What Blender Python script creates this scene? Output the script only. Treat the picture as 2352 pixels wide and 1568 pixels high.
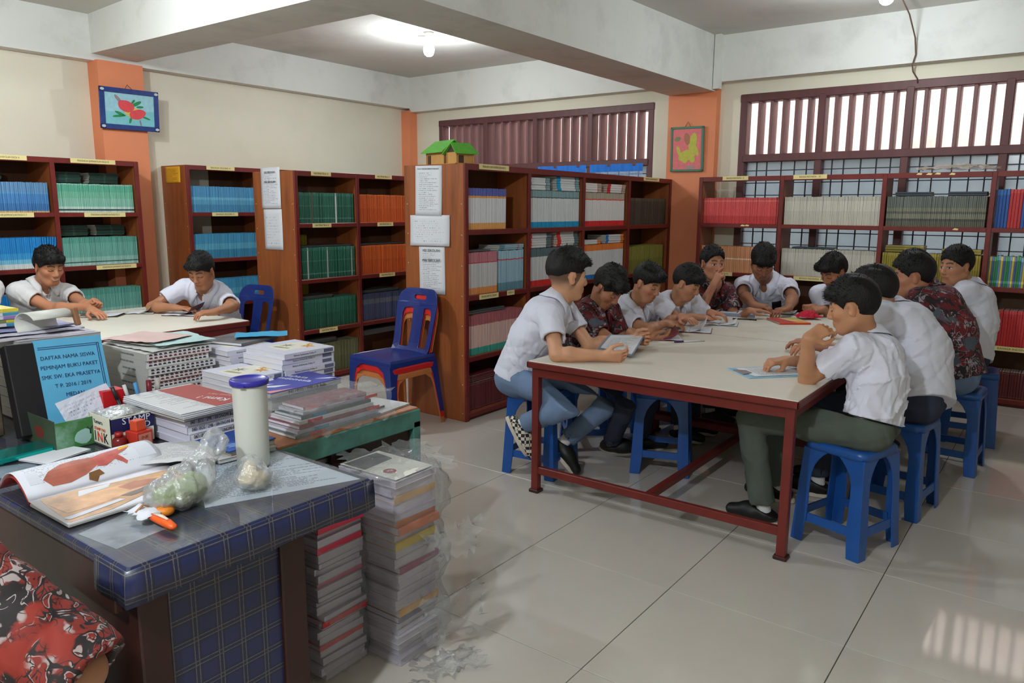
import bpy, math, random
import numpy as np
from mathutils import Vector, Matrix

SC = bpy.context.scene
COL = SC.collection
PI = math.pi
random.seed(7)
for o in list(bpy.data.objects):
    bpy.data.objects.remove(o)

# ---------------------------------------------------------------- camera, world, lamps, exposure
cam_d = bpy.data.cameras.new('camera')
cam = bpy.data.objects.new('camera', cam_d)
COL.objects.link(cam)
YAW, PITCH, ROLL = -0.64032, 0.17419, -0.00536
fwd = Vector((math.sin(YAW) * math.cos(PITCH), math.cos(YAW) * math.cos(PITCH), -math.sin(PITCH)))
rgt = Vector((math.cos(YAW), -math.sin(YAW), 0))
dwn = fwd.cross(rgt)
r2 = math.cos(ROLL) * rgt + math.sin(ROLL) * dwn
d2 = -math.sin(ROLL) * rgt + math.cos(ROLL) * dwn
cam.matrix_world = Matrix(((r2.x, -d2.x, -fwd.x, 0), (r2.y, -d2.y, -fwd.y, 0), (r2.z, -d2.z, -fwd.z, 1.5), (0, 0, 0, 1)))
cam_d.sensor_width = 36
cam_d.lens = 36 * 1732 / 2352
cam_d.clip_start = 0.05
SC.camera = cam

w = bpy.data.worlds.new('overcast_sky')
SC.world = w
w.use_nodes = True
bg = w.node_tree.nodes['Background']
bg.inputs[0].default_value = (0.95, 0.97, 1.0, 1)
bg.inputs[1].default_value = 5.5

SC.view_settings.view_transform = 'Standard'
SC.view_settings.look = 'None'
SC.view_settings.gamma = 1
SC.view_settings.use_curve_mapping = False
SC.view_settings.exposure = 0.62
SC.cycles.use_denoising = True
SC.cycles.max_bounces = 10
SC.cycles.diffuse_bounces = 5
SC.cycles.glossy_bounces = 3
SC.cycles.transmission_bounces = 6
SC.cycles.transparent_max_bounces = 16
SC.cycles.caustics_reflective = False
SC.cycles.caustics_refractive = False
SC.cycles.sample_clamp_indirect = 6
BULBS = [((-5.09, 5.5), 34), ((-1.25, 6.0), 23), ((-4.75, 1.75), 70), ((-.9, -.8), 140)]

# ---------------------------------------------------------------- helpers
def lin(c):
    return tuple((v / 255 / 12.92) if v / 255 <= 0.04045 else ((v / 255 + 0.055) / 1.055) ** 2.4 for v in c[:3]) + (1,)

MATS = {}
def nodes(m):
    m.use_nodes = True
    nt = m.node_tree
    return nt, nt.nodes, nt.links, nt.nodes['Principled BSDF']

def mat(name, col, rough=0.5, metal=0.0, spec=0.4, var=0.0, scale=6.0, bump=0.0, bscale=60.0, rnd=0.0, stretch=(1, 1, 1),
        trans=0.0, coat=0.0, sub=0.0, dirt=None, dscale=3.0, damt=0.5):
    """A principled material; var = how far a noise shifts the colour's value, rnd = per-object random value, dirt = second colour in blotches."""
    if name in MATS:
        return MATS[name]
    m = bpy.data.materials.new(name)
    MATS[name] = m
    nt, N, L, b = nodes(m)
    b.inputs['Base Color'].default_value = lin(col)
    b.inputs['Roughness'].default_value = rough
    b.inputs['Metallic'].default_value = metal
    b.inputs['Specular IOR Level'].default_value = spec
    b.inputs['Transmission Weight'].default_value = trans
    b.inputs['Coat Weight'].default_value = coat
    if sub:
        b.inputs['Subsurface Weight'].default_value = sub
        b.inputs['Subsurface Radius'].default_value = (0.012, 0.005, 0.003)
    m.diffuse_color = lin(col)
    src = None
    if var or bump or dirt:
        tc = N.new('ShaderNodeTexCoord')
        mp = N.new('ShaderNodeMapping')
        mp.inputs['Scale'].default_value = stretch
        L.new(tc.outputs['Object'], mp.inputs[0])
    cur = None
    if dirt:
        nz = N.new('ShaderNodeTexNoise'); nz.inputs['Scale'].default_value = dscale; nz.inputs['Detail'].default_value = 6
        nz.inputs['Roughness'].default_value = 0.65
        L.new(mp.outputs[0], nz.inputs['Vector'])
        rp = N.new('ShaderNodeValToRGB'); rp.color_ramp.elements[0].position = 0.5; rp.color_ramp.elements[1].position = 0.72
        L.new(nz.outputs['Fac'], rp.inputs[0])
        mu = N.new('ShaderNodeMath'); mu.operation = 'MULTIPLY'; mu.inputs[1].default_value = damt
        L.new(rp.outputs[0], mu.inputs[0])
        mx = N.new('ShaderNodeMix'); mx.data_type = 'RGBA'
        mx.inputs['A'].default_value = lin(col); mx.inputs['B'].default_value = lin(dirt)
        L.new(mu.outputs[0], mx.inputs['Factor'])
        cur = mx.outputs['Result']
    if var or rnd:
        hs = N.new('ShaderNodeHueSaturation')
        if cur is not None:
            L.new(cur, hs.inputs['Color'])
        else:
            hs.inputs['Color'].default_value = lin(col)
        val = None
        if var:
            nz = N.new('ShaderNodeTexNoise'); nz.inputs['Scale'].default_value = scale; nz.inputs['Detail'].default_value = 5
            L.new(mp.outputs[0], nz.inputs['Vector'])
            mr = N.new('ShaderNodeMapRange'); mr.inputs[1].default_value = 0.3; mr.inputs[2].default_value = 0.7
            mr.inputs[3].default_value = 1 - var; mr.inputs[4].default_value = 1 + var
            L.new(nz.outputs['Fac'], mr.inputs[0]); val = mr.outputs[0]
        if rnd:
            oi = N.new('ShaderNodeObjectInfo')
            m2 = N.new('ShaderNodeMapRange'); m2.inputs[3].default_value = 1 - rnd; m2.inputs[4].default_value = 1 + rnd
            L.new(oi.outputs['Random'], m2.inputs[0])
            if val is not None:
                mm = N.new('ShaderNodeMath'); mm.operation = 'MULTIPLY'
                L.new(val, mm.inputs[0]); L.new(m2.outputs[0], mm.inputs[1]); val = mm.outputs[0]
            else:
                val = m2.outputs[0]
        L.new(val, hs.inputs['Value'])
        cur = hs.outputs['Color']
    if cur is not None:
        L.new(cur, b.inputs['Base Color'])
    if bump:
        nb = N.new('ShaderNodeTexNoise'); nb.inputs['Scale'].default_value = bscale; nb.inputs['Detail'].default_value = 4
        L.new(mp.outputs[0], nb.inputs['Vector'])
        bp = N.new('ShaderNodeBump'); bp.inputs['Strength'].default_value = bump; bp.inputs['Distance'].default_value = 0.01
        L.new(nb.outputs['Fac'], bp.inputs['Height']); L.new(bp.outputs[0], b.inputs['Normal'])
    return m

def mat_bands(name, stops, rough=0.45, rnd=0.05, axis='Z', text=True, coord='Generated'):
    """Colour bands along one axis of the object (a book's printed spine). stops: [(start, colour)]."""
    if name in MATS:
        return MATS[name]
    m = bpy.data.materials.new(name); MATS[name] = m
    nt, N, L, b = nodes(m)
    b.inputs['Roughness'].default_value = rough
    tc = N.new('ShaderNodeTexCoord'); sx = N.new('ShaderNodeSeparateXYZ')
    L.new(tc.outputs[coord], sx.inputs[0])
    rp = N.new('ShaderNodeValToRGB'); cr = rp.color_ramp; cr.interpolation = 'CONSTANT'
    cr.elements[0].position = 0; cr.elements[0].color = lin(stops[0][1])
    cr.elements.remove(cr.elements[1])
    for p, c in stops[1:]:
        e = cr.elements.new(p); e.color = lin(c)
    L.new(sx.outputs[axis], rp.inputs[0])
    oi = N.new('ShaderNodeObjectInfo')
    mr = N.new('ShaderNodeMapRange'); mr.inputs[3].default_value = 1 - rnd; mr.inputs[4].default_value = 1 + rnd
    L.new(oi.outputs['Random'], mr.inputs[0])
    hs = N.new('ShaderNodeHueSaturation')
    L.new(rp.outputs[0], hs.inputs['Color']); L.new(mr.outputs[0], hs.inputs['Value'])
    L.new(hs.outputs[0], b.inputs['Base Color'])
    return m

def link(o, parent=None):
    COL.objects.link(o)
    if parent is not None:
        o.parent = parent
    return o

def tag(o, label=None, cat=None, group=None, kind=None):
    if label: o['label'] = label
    if cat: o['category'] = cat
    if group: o['group'] = group
    if kind: o['kind'] = kind
    return o

def empty(name, loc=(0, 0, 0), rz=0.0, label=None, cat=None, group=None):
    o = bpy.data.objects.new(name, None)
    o.empty_display_size = 0.1
    o.location = loc; o.rotation_euler = (0, 0, rz)
    link(o)
    return tag(o, label, cat, group)

def frame_of(a, b):
    """Two unit vectors across the direction a->b."""
    d = (b - a).normalized()
    u = d.cross(Vector((0, 0, 1)))
    if u.length < 1e-3:
        u = d.cross(Vector((0, 1, 0)))
    u.normalize()
    return u, d.cross(u).normalized()

class MB:
    """Collects shapes; build() links them as one mesh object."""
    def __init__(s):
        s.v = []; s.f = []; s.m = []; s.s = []
    def add(s, vs, fs, m=0, smooth=False):
        k = len(s.v)
        s.v += [tuple(v) for v in vs]
        for f in fs:
            s.f.append([i + k for i in f]); s.m.append(m); s.s.append(smooth)
        return s
    def box(s, x0, x1, y0, y1, z0, z1, m=0, M=None):
        vs = [Vector((x, y, z)) for z in (z0, z1) for x, y in ((x0, y0), (x1, y0), (x1, y1), (x0, y1))]
        if M is not None: vs = [M @ v for v in vs]
        return s.add(vs, [(3, 2, 1, 0), (4, 5, 6, 7), (0, 1, 5, 4), (1, 2, 6, 5), (2, 3, 7, 6), (3, 0, 4, 7)], m)
    def hexa(s, vs, m=0):
        return s.add(vs, [(3, 2, 1, 0), (4, 5, 6, 7), (0, 1, 5, 4), (1, 2, 6, 5), (2, 3, 7, 6), (3, 0, 4, 7)], m)
    def cbox(s, x0, x1, y0, y1, z0, z1, c=0.004, m=0, M=None):
        """A box with its vertical and horizontal edges chamfered."""
        vs = []
        for z, i in ((z0, c), (z0 + c, 0), (z1 - c, 0), (z1, c)):
            a, b, d, e = x0 + i, x1 - i, y0 + i, y1 - i
            vs += [Vector(p + (z,)) for p in ((a + c, d), (b - c, d), (b, d + c), (b, e - c), (b - c, e), (a + c, e), (a, e - c), (a, d + c))]
        if M is not None: vs = [M @ v for v in vs]
        fs = [tuple(range(7, -1, -1)), tuple(range(24, 32))]
        for r in range(3):
            fs += [(r * 8 + i, r * 8 + (i + 1) % 8, r * 8 + 8 + (i + 1) % 8, r * 8 + 8 + i) for i in range(8)]
        return s.add(vs, fs, m)
    def tube(s, pts, r, n=8, m=0, cap=True, smooth=True, flat=1.0):
        pts = [Vector(p) for p in pts]
        rs = r if isinstance(r, (list, tuple)) else [r] * len(pts)
        vs = []; u = None
        for i, p in enumerate(pts):
            a = pts[max(i - 1, 0)]; b = pts[min(i + 1, len(pts) - 1)]
            d = (b - a).normalized()
            if u is None:
                u, _ = frame_of(a, b)
            u = (u - d * u.dot(d)).normalized(); v = d.cross(u)
            for k in range(n):
                t = 2 * PI * k / n
                vs.append(p + (u * math.cos(t) + v * math.sin(t) * flat) * rs[i])
        fs = []
        for i in range(len(pts) - 1):
            fs += [(i * n + k, i * n + (k + 1) % n, (i + 1) * n + (k + 1) % n, (i + 1) * n + k) for k in range(n)]
        s.add(vs, fs, m, smooth)
        if cap:
            k = len(s.v) - len(vs)
            s.f += [list(range(k + n - 1, k - 1, -1)), list(range(k + (len(pts) - 1) * n, k + len(pts) * n))]
            s.m += [m, m]; s.s += [False, False]
        return s
    def lathe(s, prof, n=24, m=0, c=(0, 0), smooth=True, M=None):
        vs = []
        for r, z in prof:
            for k in range(n):
                t = 2 * PI * k / n
                p = Vector((c[0] + r * math.cos(t), c[1] + r * math.sin(t), z))
                vs.append(M @ p if M is not None else p)
        fs = []
        for i in range(len(prof) - 1):
            fs += [(i * n + k, i * n + (k + 1) % n, (i + 1) * n + (k + 1) % n, (i + 1) * n + k) for k in range(n)]
        s.add(vs, fs, m, smooth)
        k = len(s.v) - len(vs)
        if prof[0][0] > 1e-5: s.f.append(list(range(k + n - 1, k - 1, -1))); s.m.append(m); s.s.append(False)
        if prof[-1][0] > 1e-5: s.f.append(list(range(k + (len(prof) - 1) * n, k + len(prof) * n))); s.m.append(m); s.s.append(False)
        return s
    def prism(s, poly, t0, t1, M, m=0, smooth=False):
        """poly: 2-D outline (a, b) extruded along the third axis from t0 to t1; M maps (a, b, t) to the object."""
        n = len(poly)
        vs = [M @ Vector((a, b, t0)) for a, b in poly] + [M @ Vector((a, b, t1)) for a, b in poly]
        fs = [tuple(range(n - 1, -1, -1)), tuple(range(n, 2 * n))]
        s.add(vs, fs, m)
        s.add(vs, [(i, (i + 1) % n, n + (i + 1) % n, n + i) for i in range(n)], m, smooth)
        return s
    def ribbon(s, rows, m=0, closed=False, smooth=True):
        """rows: equally long lists of points, joined into a grid of quads."""
        n = len(rows[0]); vs = [p for r in rows for p in r]
        fs = []
        for i in range(len(rows) - 1):
            for k in range(n if closed else n - 1):
                fs.append((i * n + k, i * n + (k + 1) % n, (i + 1) * n + (k + 1) % n, (i + 1) * n + k))
        return s.add(vs, fs, m, smooth)
    def mesh(s, name, mats):
        me = bpy.data.meshes.new(name)
        me.from_pydata(s.v, [], s.f)
        for x in (mats if isinstance(mats, (list, tuple)) else [mats]): me.materials.append(x)
        me.polygons.foreach_set('material_index', s.m)
        me.polygons.foreach_set('use_smooth', s.s)
        me.update()
        return me
    def build(s, name, mats, parent=None, loc=None, bevel=0, solid=0, fix=False):
        me = s.mesh(name, mats)
        if fix:
            import bmesh
            bm = bmesh.new(); bm.from_mesh(me)
            bmesh.ops.remove_doubles(bm, verts=bm.verts, dist=1e-5)
            bmesh.ops.recalc_face_normals(bm, faces=bm.faces); bm.to_mesh(me); bm.free()
        o = bpy.data.objects.new(name, me)
        link(o, parent)
        if loc is not None: o.location = loc
        if solid:
            md = o.modifiers.new('solid', 'SOLIDIFY'); md.thickness = solid; md.offset = 0
        if bevel:
            md = o.modifiers.new('bevel', 'BEVEL'); md.width = bevel; md.segments = 2; md.limit_method = 'ANGLE'
        return o

def text(name, body, size, M, material, parent, align='CENTER', sx=1.0, ext=0.0003, label=None):
    """Lettering laid in the plane M (x along the line, y up, z out of the face)."""
    cu = bpy.data.curves.new(name, 'FONT')
    cu.body = body; cu.size = size; cu.align_x = align; cu.align_y = 'CENTER'; cu.extrude = ext
    cu.resolution_u = 2
    cu.materials.append(material)
    o = bpy.data.objects.new(name, cu)
    link(o, parent)
    o.matrix_local = M @ Matrix.Diagonal((sx, 1, 1, 1))
    if label: o['label'] = label
    return o

def basis(o, x, y, z=None):
    """A 4x4 frame with origin o and axes x, y, z (z = x cross y if left out)."""
    x = Vector(x); y = Vector(y); z = Vector(z) if z is not None else x.cross(y)
    return Matrix(((x.x, y.x, z.x, o[0]), (x.y, y.y, z.y, o[1]), (x.z, y.z, z.z, o[2]), (0, 0, 0, 1)))

def copy_tree(o, parent=None):
    c = o.copy(); COL.objects.link(c)
    if parent is not None: c.parent = parent
    for ch in o.children:
        copy_tree(ch, c)
    return c

# ---------------------------------------------------------------- materials of the setting
M_CREAM = mat('cream_wall_paint', (224, 219, 200), 0.75, var=0.03, scale=1.5, bump=0.08, bscale=25, dirt=(200, 192, 170), dscale=1.2, damt=0.25)
M_WHITE = mat('white_beam_plaster', (226, 227, 222), 0.8, var=0.03, scale=2, bump=0.12, bscale=14, dirt=(150, 150, 145), dscale=2.2, damt=0.3)
M_CEIL = mat('ceiling_plaster', (208, 206, 199), 0.85, var=0.03, scale=1.2, bump=0.1, bscale=12, dirt=(140, 138, 130), dscale=1.1, damt=0.3)
M_ORANGE = mat('orange_pillar_paint', (230, 142, 100), 0.6, var=0.04, scale=3, bump=0.08, bscale=30)
M_TILE = mat('greige_floor_tile', (193, 186, 177), 0.065, spec=0.4, var=0.025, scale=5, rnd=0.012, dirt=(150, 145, 136), dscale=2.5, damt=0.2)
M_GROUT = mat('dark_grout', (88, 82, 74), 0.9)
M_FRAME = mat('maroon_window_wood', (98, 62, 62), 0.5, var=0.12, scale=20, stretch=(1, 1, 0.1))
M_OUT = mat('outside_plaster', (232, 214, 208), 0.9, var=0.05, scale=1.2, dirt=(200, 160, 150), dscale=3, damt=0.5)
M_IRON = mat('dark_iron_grille', (24, 26, 40), 0.5)
X0, X1, Y0, Y1, ZC = -7.13, 3.0, -3.5, 7.3, 3.12

def struct(name, mb, mats, **k):
    o = mb.build(name, mats, **k); o['kind'] = 'structure'
    return o

# floor: grout bed and its glazed tiles
fl = struct('floor', MB().box(X0, X1, Y0, Y1, -0.12, -0.004), M_GROUT)
TS, TX, TY = 0.665, -1.1705, 2.6306
tile_me = MB().cbox(0.0016, TS - 0.0016, 0.0016, TS - 0.0016, -0.01, 0, 0.0012).mesh('tile', M_TILE)
for i in range(-9, 7):
    for j in range(-10, 8):
        x, y = TX + i * TS, TY + j * TS
        if x + TS < X0 or x > X1 or y + TS < Y0 or y > Y1: continue
        t = bpy.data.objects.new('floor_tile', tile_me); link(t, fl)
        t.location = (x, y, random.uniform(-0.0003, 0.0003))
        t.scale = (min(1, (X1 - x) / TS), min(1, (Y1 - y) / TS), 1)
        if x < X0: t.location.x = X0; t.scale.x = (x + TS - X0) / TS
        if y < Y0: t.location.y = Y0; t.scale.y = (y + TS - Y0) / TS
struct('ceiling', MB().box(X0 - .2, X1 + .2, Y0 - .2, Y1 + .2, ZC, ZC + 0.15), M_CEIL)
struct('wall_left', MB().box(X0 - 0.15, X0, Y0, Y1 + .15, -.12, ZC), M_CREAM)
struct('wall_right', MB().box(X1, X1 + 0.15, Y0, Y1 + .15, -.12, ZC), M_CREAM)
struct('wall_front', MB().box(X0, X1, Y0 - 0.15, Y0, -.12, ZC), M_CREAM)
W1 = (-6.58, -3.65, 0.85, 2.56)
W2 = (-2.71, 1.55, 0.85, 2.56)
wb = MB()
YB = Y1 + 0.15
for a, b in ((X0, W1[0]), (W1[1], W2[0]), (W2[1], X1)): wb.box(a, b, Y1, YB, -.12, ZC)
for W in (W1, W2):
    wb.box(W[0], W[1], Y1, YB, -.12, W[2]); wb.box(W[0], W[1], Y1, YB, W[3], ZC)
struct('wall_back', wb, M_CREAM)
# orange pillars
struct('pillar_left', MB().box(X0, -6.95, 3.32, 3.72, 0, 2.75), M_ORANGE)
struct('pillar_corner', MB().box(X0, -6.98, 7.17, Y1, 0, 2.72), M_ORANGE)
struct('pillar_back', MB().box(-3.43, -2.93, 7.2, Y1, 0, 2.66), M_ORANGE)
# beams along the walls and the two crossing ceiling beams
struct('beam_left', MB().box(X0, -7.0, Y0, Y1, 2.745, ZC), M_WHITE)
struct('beam_back', MB().box(-7.0, X1, 7.19, Y1, 2.70, ZC), M_WHITE)
zb = 2.70
# the long beam runs from the back pillar over the room, a little out of square
struct('beam_long', MB().hexa([(-3.90, -3.4, zb + .05), (-3.46, -3.4, zb + .05), (-2.945, 7.3, 2.615), (-3.43, 7.3, 2.615),
                               (-3.90, -3.4, ZC), (-3.46, -3.4, ZC), (-2.945, 7.3, ZC), (-3.43, 7.3, ZC)]), M_WHITE)
struct('beam_cross', MB().hexa([(-7.0, 3.30, 2.80), (-3.5, 3.09, zb + .01), (-3.5, 3.53, zb + .01), (-7.0, 3.70, 2.785),
                                (-7.0, 3.30, ZC), (-3.5, 3.09, ZC), (-3.5, 3.53, ZC), (-7.0, 3.70, ZC)]), M_WHITE)
struct('beam_cap', MB().box(-2.945, -2.885, 7.12, 7.19, 2.63, ZC), M_WHITE)

# windows: deep upright louvre fins above a transom, frosted panes and an iron grille below
def frosted():
    m = bpy.data.materials.new('frosted_glass'); nt, N, L, b = nodes(m)
    out = N['Material Output']
    tr = N.new('ShaderNodeBsdfTranslucent'); tr.inputs[0].default_value = lin((168, 184, 192))
    tp = N.new('ShaderNodeBsdfTransparent'); tp.inputs[0].default_value = lin((178, 192, 198))
    gl = N.new('ShaderNodeBsdfGlossy'); gl.inputs['Roughness'].default_value = 0.15
    tc = N.new('ShaderNodeTexCoord'); nz = N.new('ShaderNodeTexNoise'); nz.inputs['Scale'].default_value = 3
    L.new(tc.outputs['Object'], nz.inputs['Vector'])
    mr = N.new('ShaderNodeMapRange'); mr.inputs[3].default_value = 0.3; mr.inputs[4].default_value = 0.75
    L.new(nz.outputs['Fac'], mr.inputs[0])
    m1 = N.new('ShaderNodeMixShader'); L.new(mr.outputs[0], m1.inputs[0]); L.new(tp.outputs[0], m1.inputs[1]); L.new(tr.outputs[0], m1.inputs[2])
    m2 = N.new('ShaderNodeMixShader'); m2.inputs[0].default_value = 0.06
    L.new(m1.outputs[0], m2.inputs[1]); L.new(gl.outputs[0], m2.inputs[2]); L.new(m2.outputs[0], out.inputs[0])
    return m
M_FROST = frosted()
def make_window(name, W, mull, thick):
    root = bpy.data.objects.new(name, None); link(root); root['kind'] = 'structure'
    x0, x1, z0, z1 = W; ya, yb = Y1 - 0.012, Y1 + 0.12; zt = 1.985
    f = MB()
    f.cbox(x0 - .02, x1 + .02, ya, yb, z1 - .055, z1 + .02, .006).cbox(x0 - .02, x1 + .02, ya, yb, z0, z0 + .06, .006)
    f.cbox(x0 - .017, x0 + .05, ya + .003, yb - .003, z0 + .004, z1 - .004, .006).cbox(x1 - .05, x1 + .017, ya + .003, yb - .003, z0 + .004, z1 - .004, .006)
    f.build('window_frame', M_FRAME, root)
    MB().cbox(x0 + .03, x1 - .03, ya - .01, yb, zt - .035, zt + .035, .006).build('transom', M_FRAME, root)
    edges = [x0 + .05] + list(mull) + [x1 - .05]
    for x in mull:
        MB().cbox(x - .032, x + .032, ya - .004, yb, z0, z1 - .03, .006).build('mullion', M_FRAME, root)
    fin = MB().cbox(-.014, .014, Y1 + .002, Y1 + .146, zt + .02, z1 - .05, .003).mesh('louvre_fin', mat('dusty_louvre_wood', (122, 88, 88), 0.6, var=0.15, scale=16, stretch=(1, 1, .1), rnd=.08))
    grille_v = MB().box(-.005, .005, Y1 + .03, Y1 + .04, z0 + .04, zt - .02).mesh('grille_bar', M_IRON)
    for a, b in zip(edges[:-1], edges[1:]):
        n = 6
        for k in range(1, n):
            o = bpy.data.objects.new('louvre_fin', fin); link(o, root); o.location = (a + (b - a) * k / n, 0, 0)
            o.rotation_euler = (0, 0, 0)
        p = MB().box(a, b, Y1 + .075, Y1 + .081, z0 + .04, zt - .03).build('pane', M_FROST, root)
        for fr in (0.16, .3, .5, .68, .84):
            o = bpy.data.objects.new('grille_bar', grille_v); link(o, root); o.location = (a + (b - a) * fr, 0, 0)
        for q in range(9):
            z = z0 + .1 + q * .115
            if z < zt - .05:
                MB().box(a, b, Y1 + .028, Y1 + .038, z - .004, z + .004).build('grille_bar', M_IRON, root)
    return root
make_window('window_1', W1, (-5.85, -5.12, -4.39), .03)
make_window('window_2', W2, (-1.98, -1.27, -.56, .15, .86), .03)
# the neighbouring house close behind the windows
struct('exterior_wall', MB().box(-10, 5, 8.75, 8.9, -.5, 4.6), M_OUT)
struct('exterior_ground', MB().box(-10, 5, YB, 8.75, -.6, -.5), mat('outside_concrete', (120, 116, 110), .9))
struct('exterior_roof', MB().box(-10, 5, YB - .6, YB + .25, 3.3, 3.4), M_FRAME)

# ceiling lamps: each a bare bulb in a holder; the lamp of a bay is the light that fills it
M_BULB = bpy.data.materials.new('lit_bulb'); nt, N, L, b = nodes(M_BULB)
b.inputs['Base Color'].default_value = (1, 1, 1, 1); b.inputs['Emission Color'].default_value = (0.93, 0.97, 1, 1); b.inputs['Emission Strength'].default_value = 14
M_PLAST = mat('white_lamp_plastic', (225, 225, 220), .4)
for i, ((x, y), pw) in enumerate(BULBS):
    lab = ('lit bare bulb on the ceiling above the bookcases by the corner', 'lit bare bulb at the top edge with a wire running to the window frame',
           'lit ceiling bulb in the bay over the left reading table', 'lit ceiling bulb in the bay above the camera')[i]
    r = empty('ceiling_bulb', (x, y, ZC), 0, lab, 'light bulb')
    MB().lathe([(.001, 0), (.045, 0), (.045, -.02), (.03, -.03), (.024, -.05), (.022, -.075), (.001, -.075)][::-1], 16).build('lamp_holder', M_PLAST, r)
    prof = [(.001, -.215), (.022, -.212), (.040, -.198), (.050, -.175), (.052, -.15), (.046, -.12), (.034, -.095), (.022, -.075), (.001, -.07)]
    MB().lathe(prof, 20).build('bulb_glass', M_BULB, r)
    if i == 0:
        MB().tube([(-.03, 0, -.012), (-.07, .02, -.02), (-.11, .03, -.012), (-.16, .02, -.006)], .004, 6).build('loose_wire', mat('dark_wire', (70, 64, 60), .6), r)
    ld = bpy.data.lights.new('bulb_light', 'POINT'); ld.energy = pw; ld.color = (0.87, 0.945, 1.0); ld.shadow_soft_size = 0.055
    lo = bpy.data.objects.new('bulb_light', ld); link(lo, r); lo.location = (0, 0, -.30)
wire = MB().tube([(-1.25, 6.0, 3.11), (-1.25, 6.35, 3.08), (-1.243, 6.8, 3.0), (-1.24, 7.1, 2.88), (-1.235, 7.16, 2.76), (-1.255, 7.17, 2.68), (-1.25, 7.2, 2.63), (-1.225, 7.27, 2.585), (-1.222, 7.283, 2.55)], .006, 6).build('lamp_wire', mat('brown_wire', (110, 84, 70), .5))
tag(wire, 'thin brown wire hanging from the ceiling lamp down to the window frame', 'wire')
# ---------------------------------------------------------------- bookcases
M_PLY = mat('varnished_plywood', (150, 84, 44), 0.42, var=0.14, scale=7, stretch=(6, 6, .5), bump=0.04, bscale=40, dirt=(96, 46, 26), dscale=1.6, damt=.6)
M_RED = mat('maroon_edge_paint', (112, 36, 30), 0.42, var=0.1, scale=14, bump=0.06, bscale=60, dirt=(84, 24, 22), dscale=5, damt=.5)
M_BACK = mat('dark_back_board', (92, 58, 36), 0.6, var=0.12, scale=6, stretch=(4, 4, .6))
M_LABEL = mat('cream_label_card', (232, 214, 150), 0.6)
M_INK = mat('dark_print_ink', (45, 42, 40), 0.7)
M_NAIL = mat('nail_heads', (196, 186, 170), 0.4)
M_PAGE = mat('page_edges', (214, 208, 194), 0.8, var=0.06, scale=140, stretch=(.1, 1, .1))

def bookcase(name, label, org, rz, bays, rails, top, depth, backs, labels=(), base=0.06, back_x=None):
    """Local frame: front face x = 0 looking along +x, bays run along +y. bays: divider positions; rails: shelf-board tops."""
    r = empty(name, org, rz, label, 'bookcase')
    t = 0.018; e = 0.036
    y0, y1 = bays[0], bays[-1]
    for k, y in enumerate((y0, y1)):
        s = MB().cbox(-depth, -.012, y - t, y + t, 0, top, .002)
        so = s.build('side_panel', M_PLY, r)
        if k == 0:
            nb = MB()
            for zz in [.06 + .21 * q for q in range(int(top / .21))]:
                for xx in (-.03, -depth + .03):
                    nb.cbox(xx - .0035, xx + .0035, y - t - .0015, y - t + .001, zz - .0035, zz + .0035, .001)
            no = nb.build('nail_heads', M_NAIL, so); no['kind'] = 'stuff'
    for y in bays:
        MB().cbox(-.014, 0.004, y - e / 2, y + e / 2, 0, top, .003).build('front_upright', M_RED, r)
    for y in bays[1:-1]:
        MB().box(-depth, -.014, y - .009, y + .009, base, top - .01).build('divider', M_PLY, r)
    zs = [base] + list(rails) + [top]
    for z in zs:
        for a, b in zip(bays[:-1], bays[1:]):
            MB().box(-depth, -.012, a + .01, b - .01, z - .02, z - (.002 if z == top else 0)).build('shelf_board', M_PLY, r)
            MB().cbox(-.013, .003, a + .016, b - .016, z - (.043 if z == top else .036), z, .003).build('shelf_edging', M_RED, r)
    MB().box(-depth, -.02, y0, y1, base - .06, base - .02).build('plinth', M_RED, r)
    bx = -depth if back_x is None else back_x
    for bay, lev, a, b in backs:
        ya = bays[bay] + (bays[bay + 1] - bays[bay]) * a; yb = bays[bay] + (bays[bay + 1] - bays[bay]) * b
        MB().box(bx, bx + .008, ya, yb, zs[lev], zs[lev + 1] - .02).build('back_board', M_BACK, r)
    for y, z, wd, txt in labels:
        l = MB().box(.004, .0055, y - wd / 2, y + wd / 2, z - .018, z + .018).build('shelf_label', M_LABEL, r)
        if txt:
            n = max(len(txt), 4)
            text('lettering', txt, .022, basis((.0057, y, z), (0, 1, 0), (0, 0, 1)), M_INK, l, sx=min(1.1, wd * .88 / (n * .0152)))
    return r

PJ = 'PENDIDIKAN JASMANI/OLAH RAGA'
A = bookcase('sports_bookcase', 'bookcase of teal and blue sports books along the left wall before the orange pillar', (-6.64, 1.39, 0), 0,
             (0, .68, 1.36, 2.04), (.57, 1.01, 1.45), 1.885, .46,
             [(b, l, 0, 1) for b in range(3) for l in range(4)],
             [(1.68, 1.868, .36, PJ + ' XI'), (1.74, 1.432, .34, PJ + ' XI.13'), (1.80, .99, .34, PJ + ' XI'), (1.0, 1.868, .36, PJ + ' X'), (1.02, 1.432, .34, PJ + ' X.13')])
B = bookcase('english_bookcase', 'bookcase of sky-blue books behind the boy in front of the yellow notice', (-6.70, 3.94, 0), 0,
             (0, .86, 1.70), (.57, 1.01, 1.45), 1.885, .43,
             [(0, 0, 0, 1), (0, 1, .55, 1), (0, 2, .55, 1), (0, 3, .55, 1), (1, 0, 0, 1), (1, 1, 0, 1), (1, 2, 0, 1), (1, 3, 0, 1)],
             [(.34, 1.868, .3, 'BAHASA INGGRIS X'), (.36, 1.432, .28, 'BAHASA INGGRIS X')])
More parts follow.
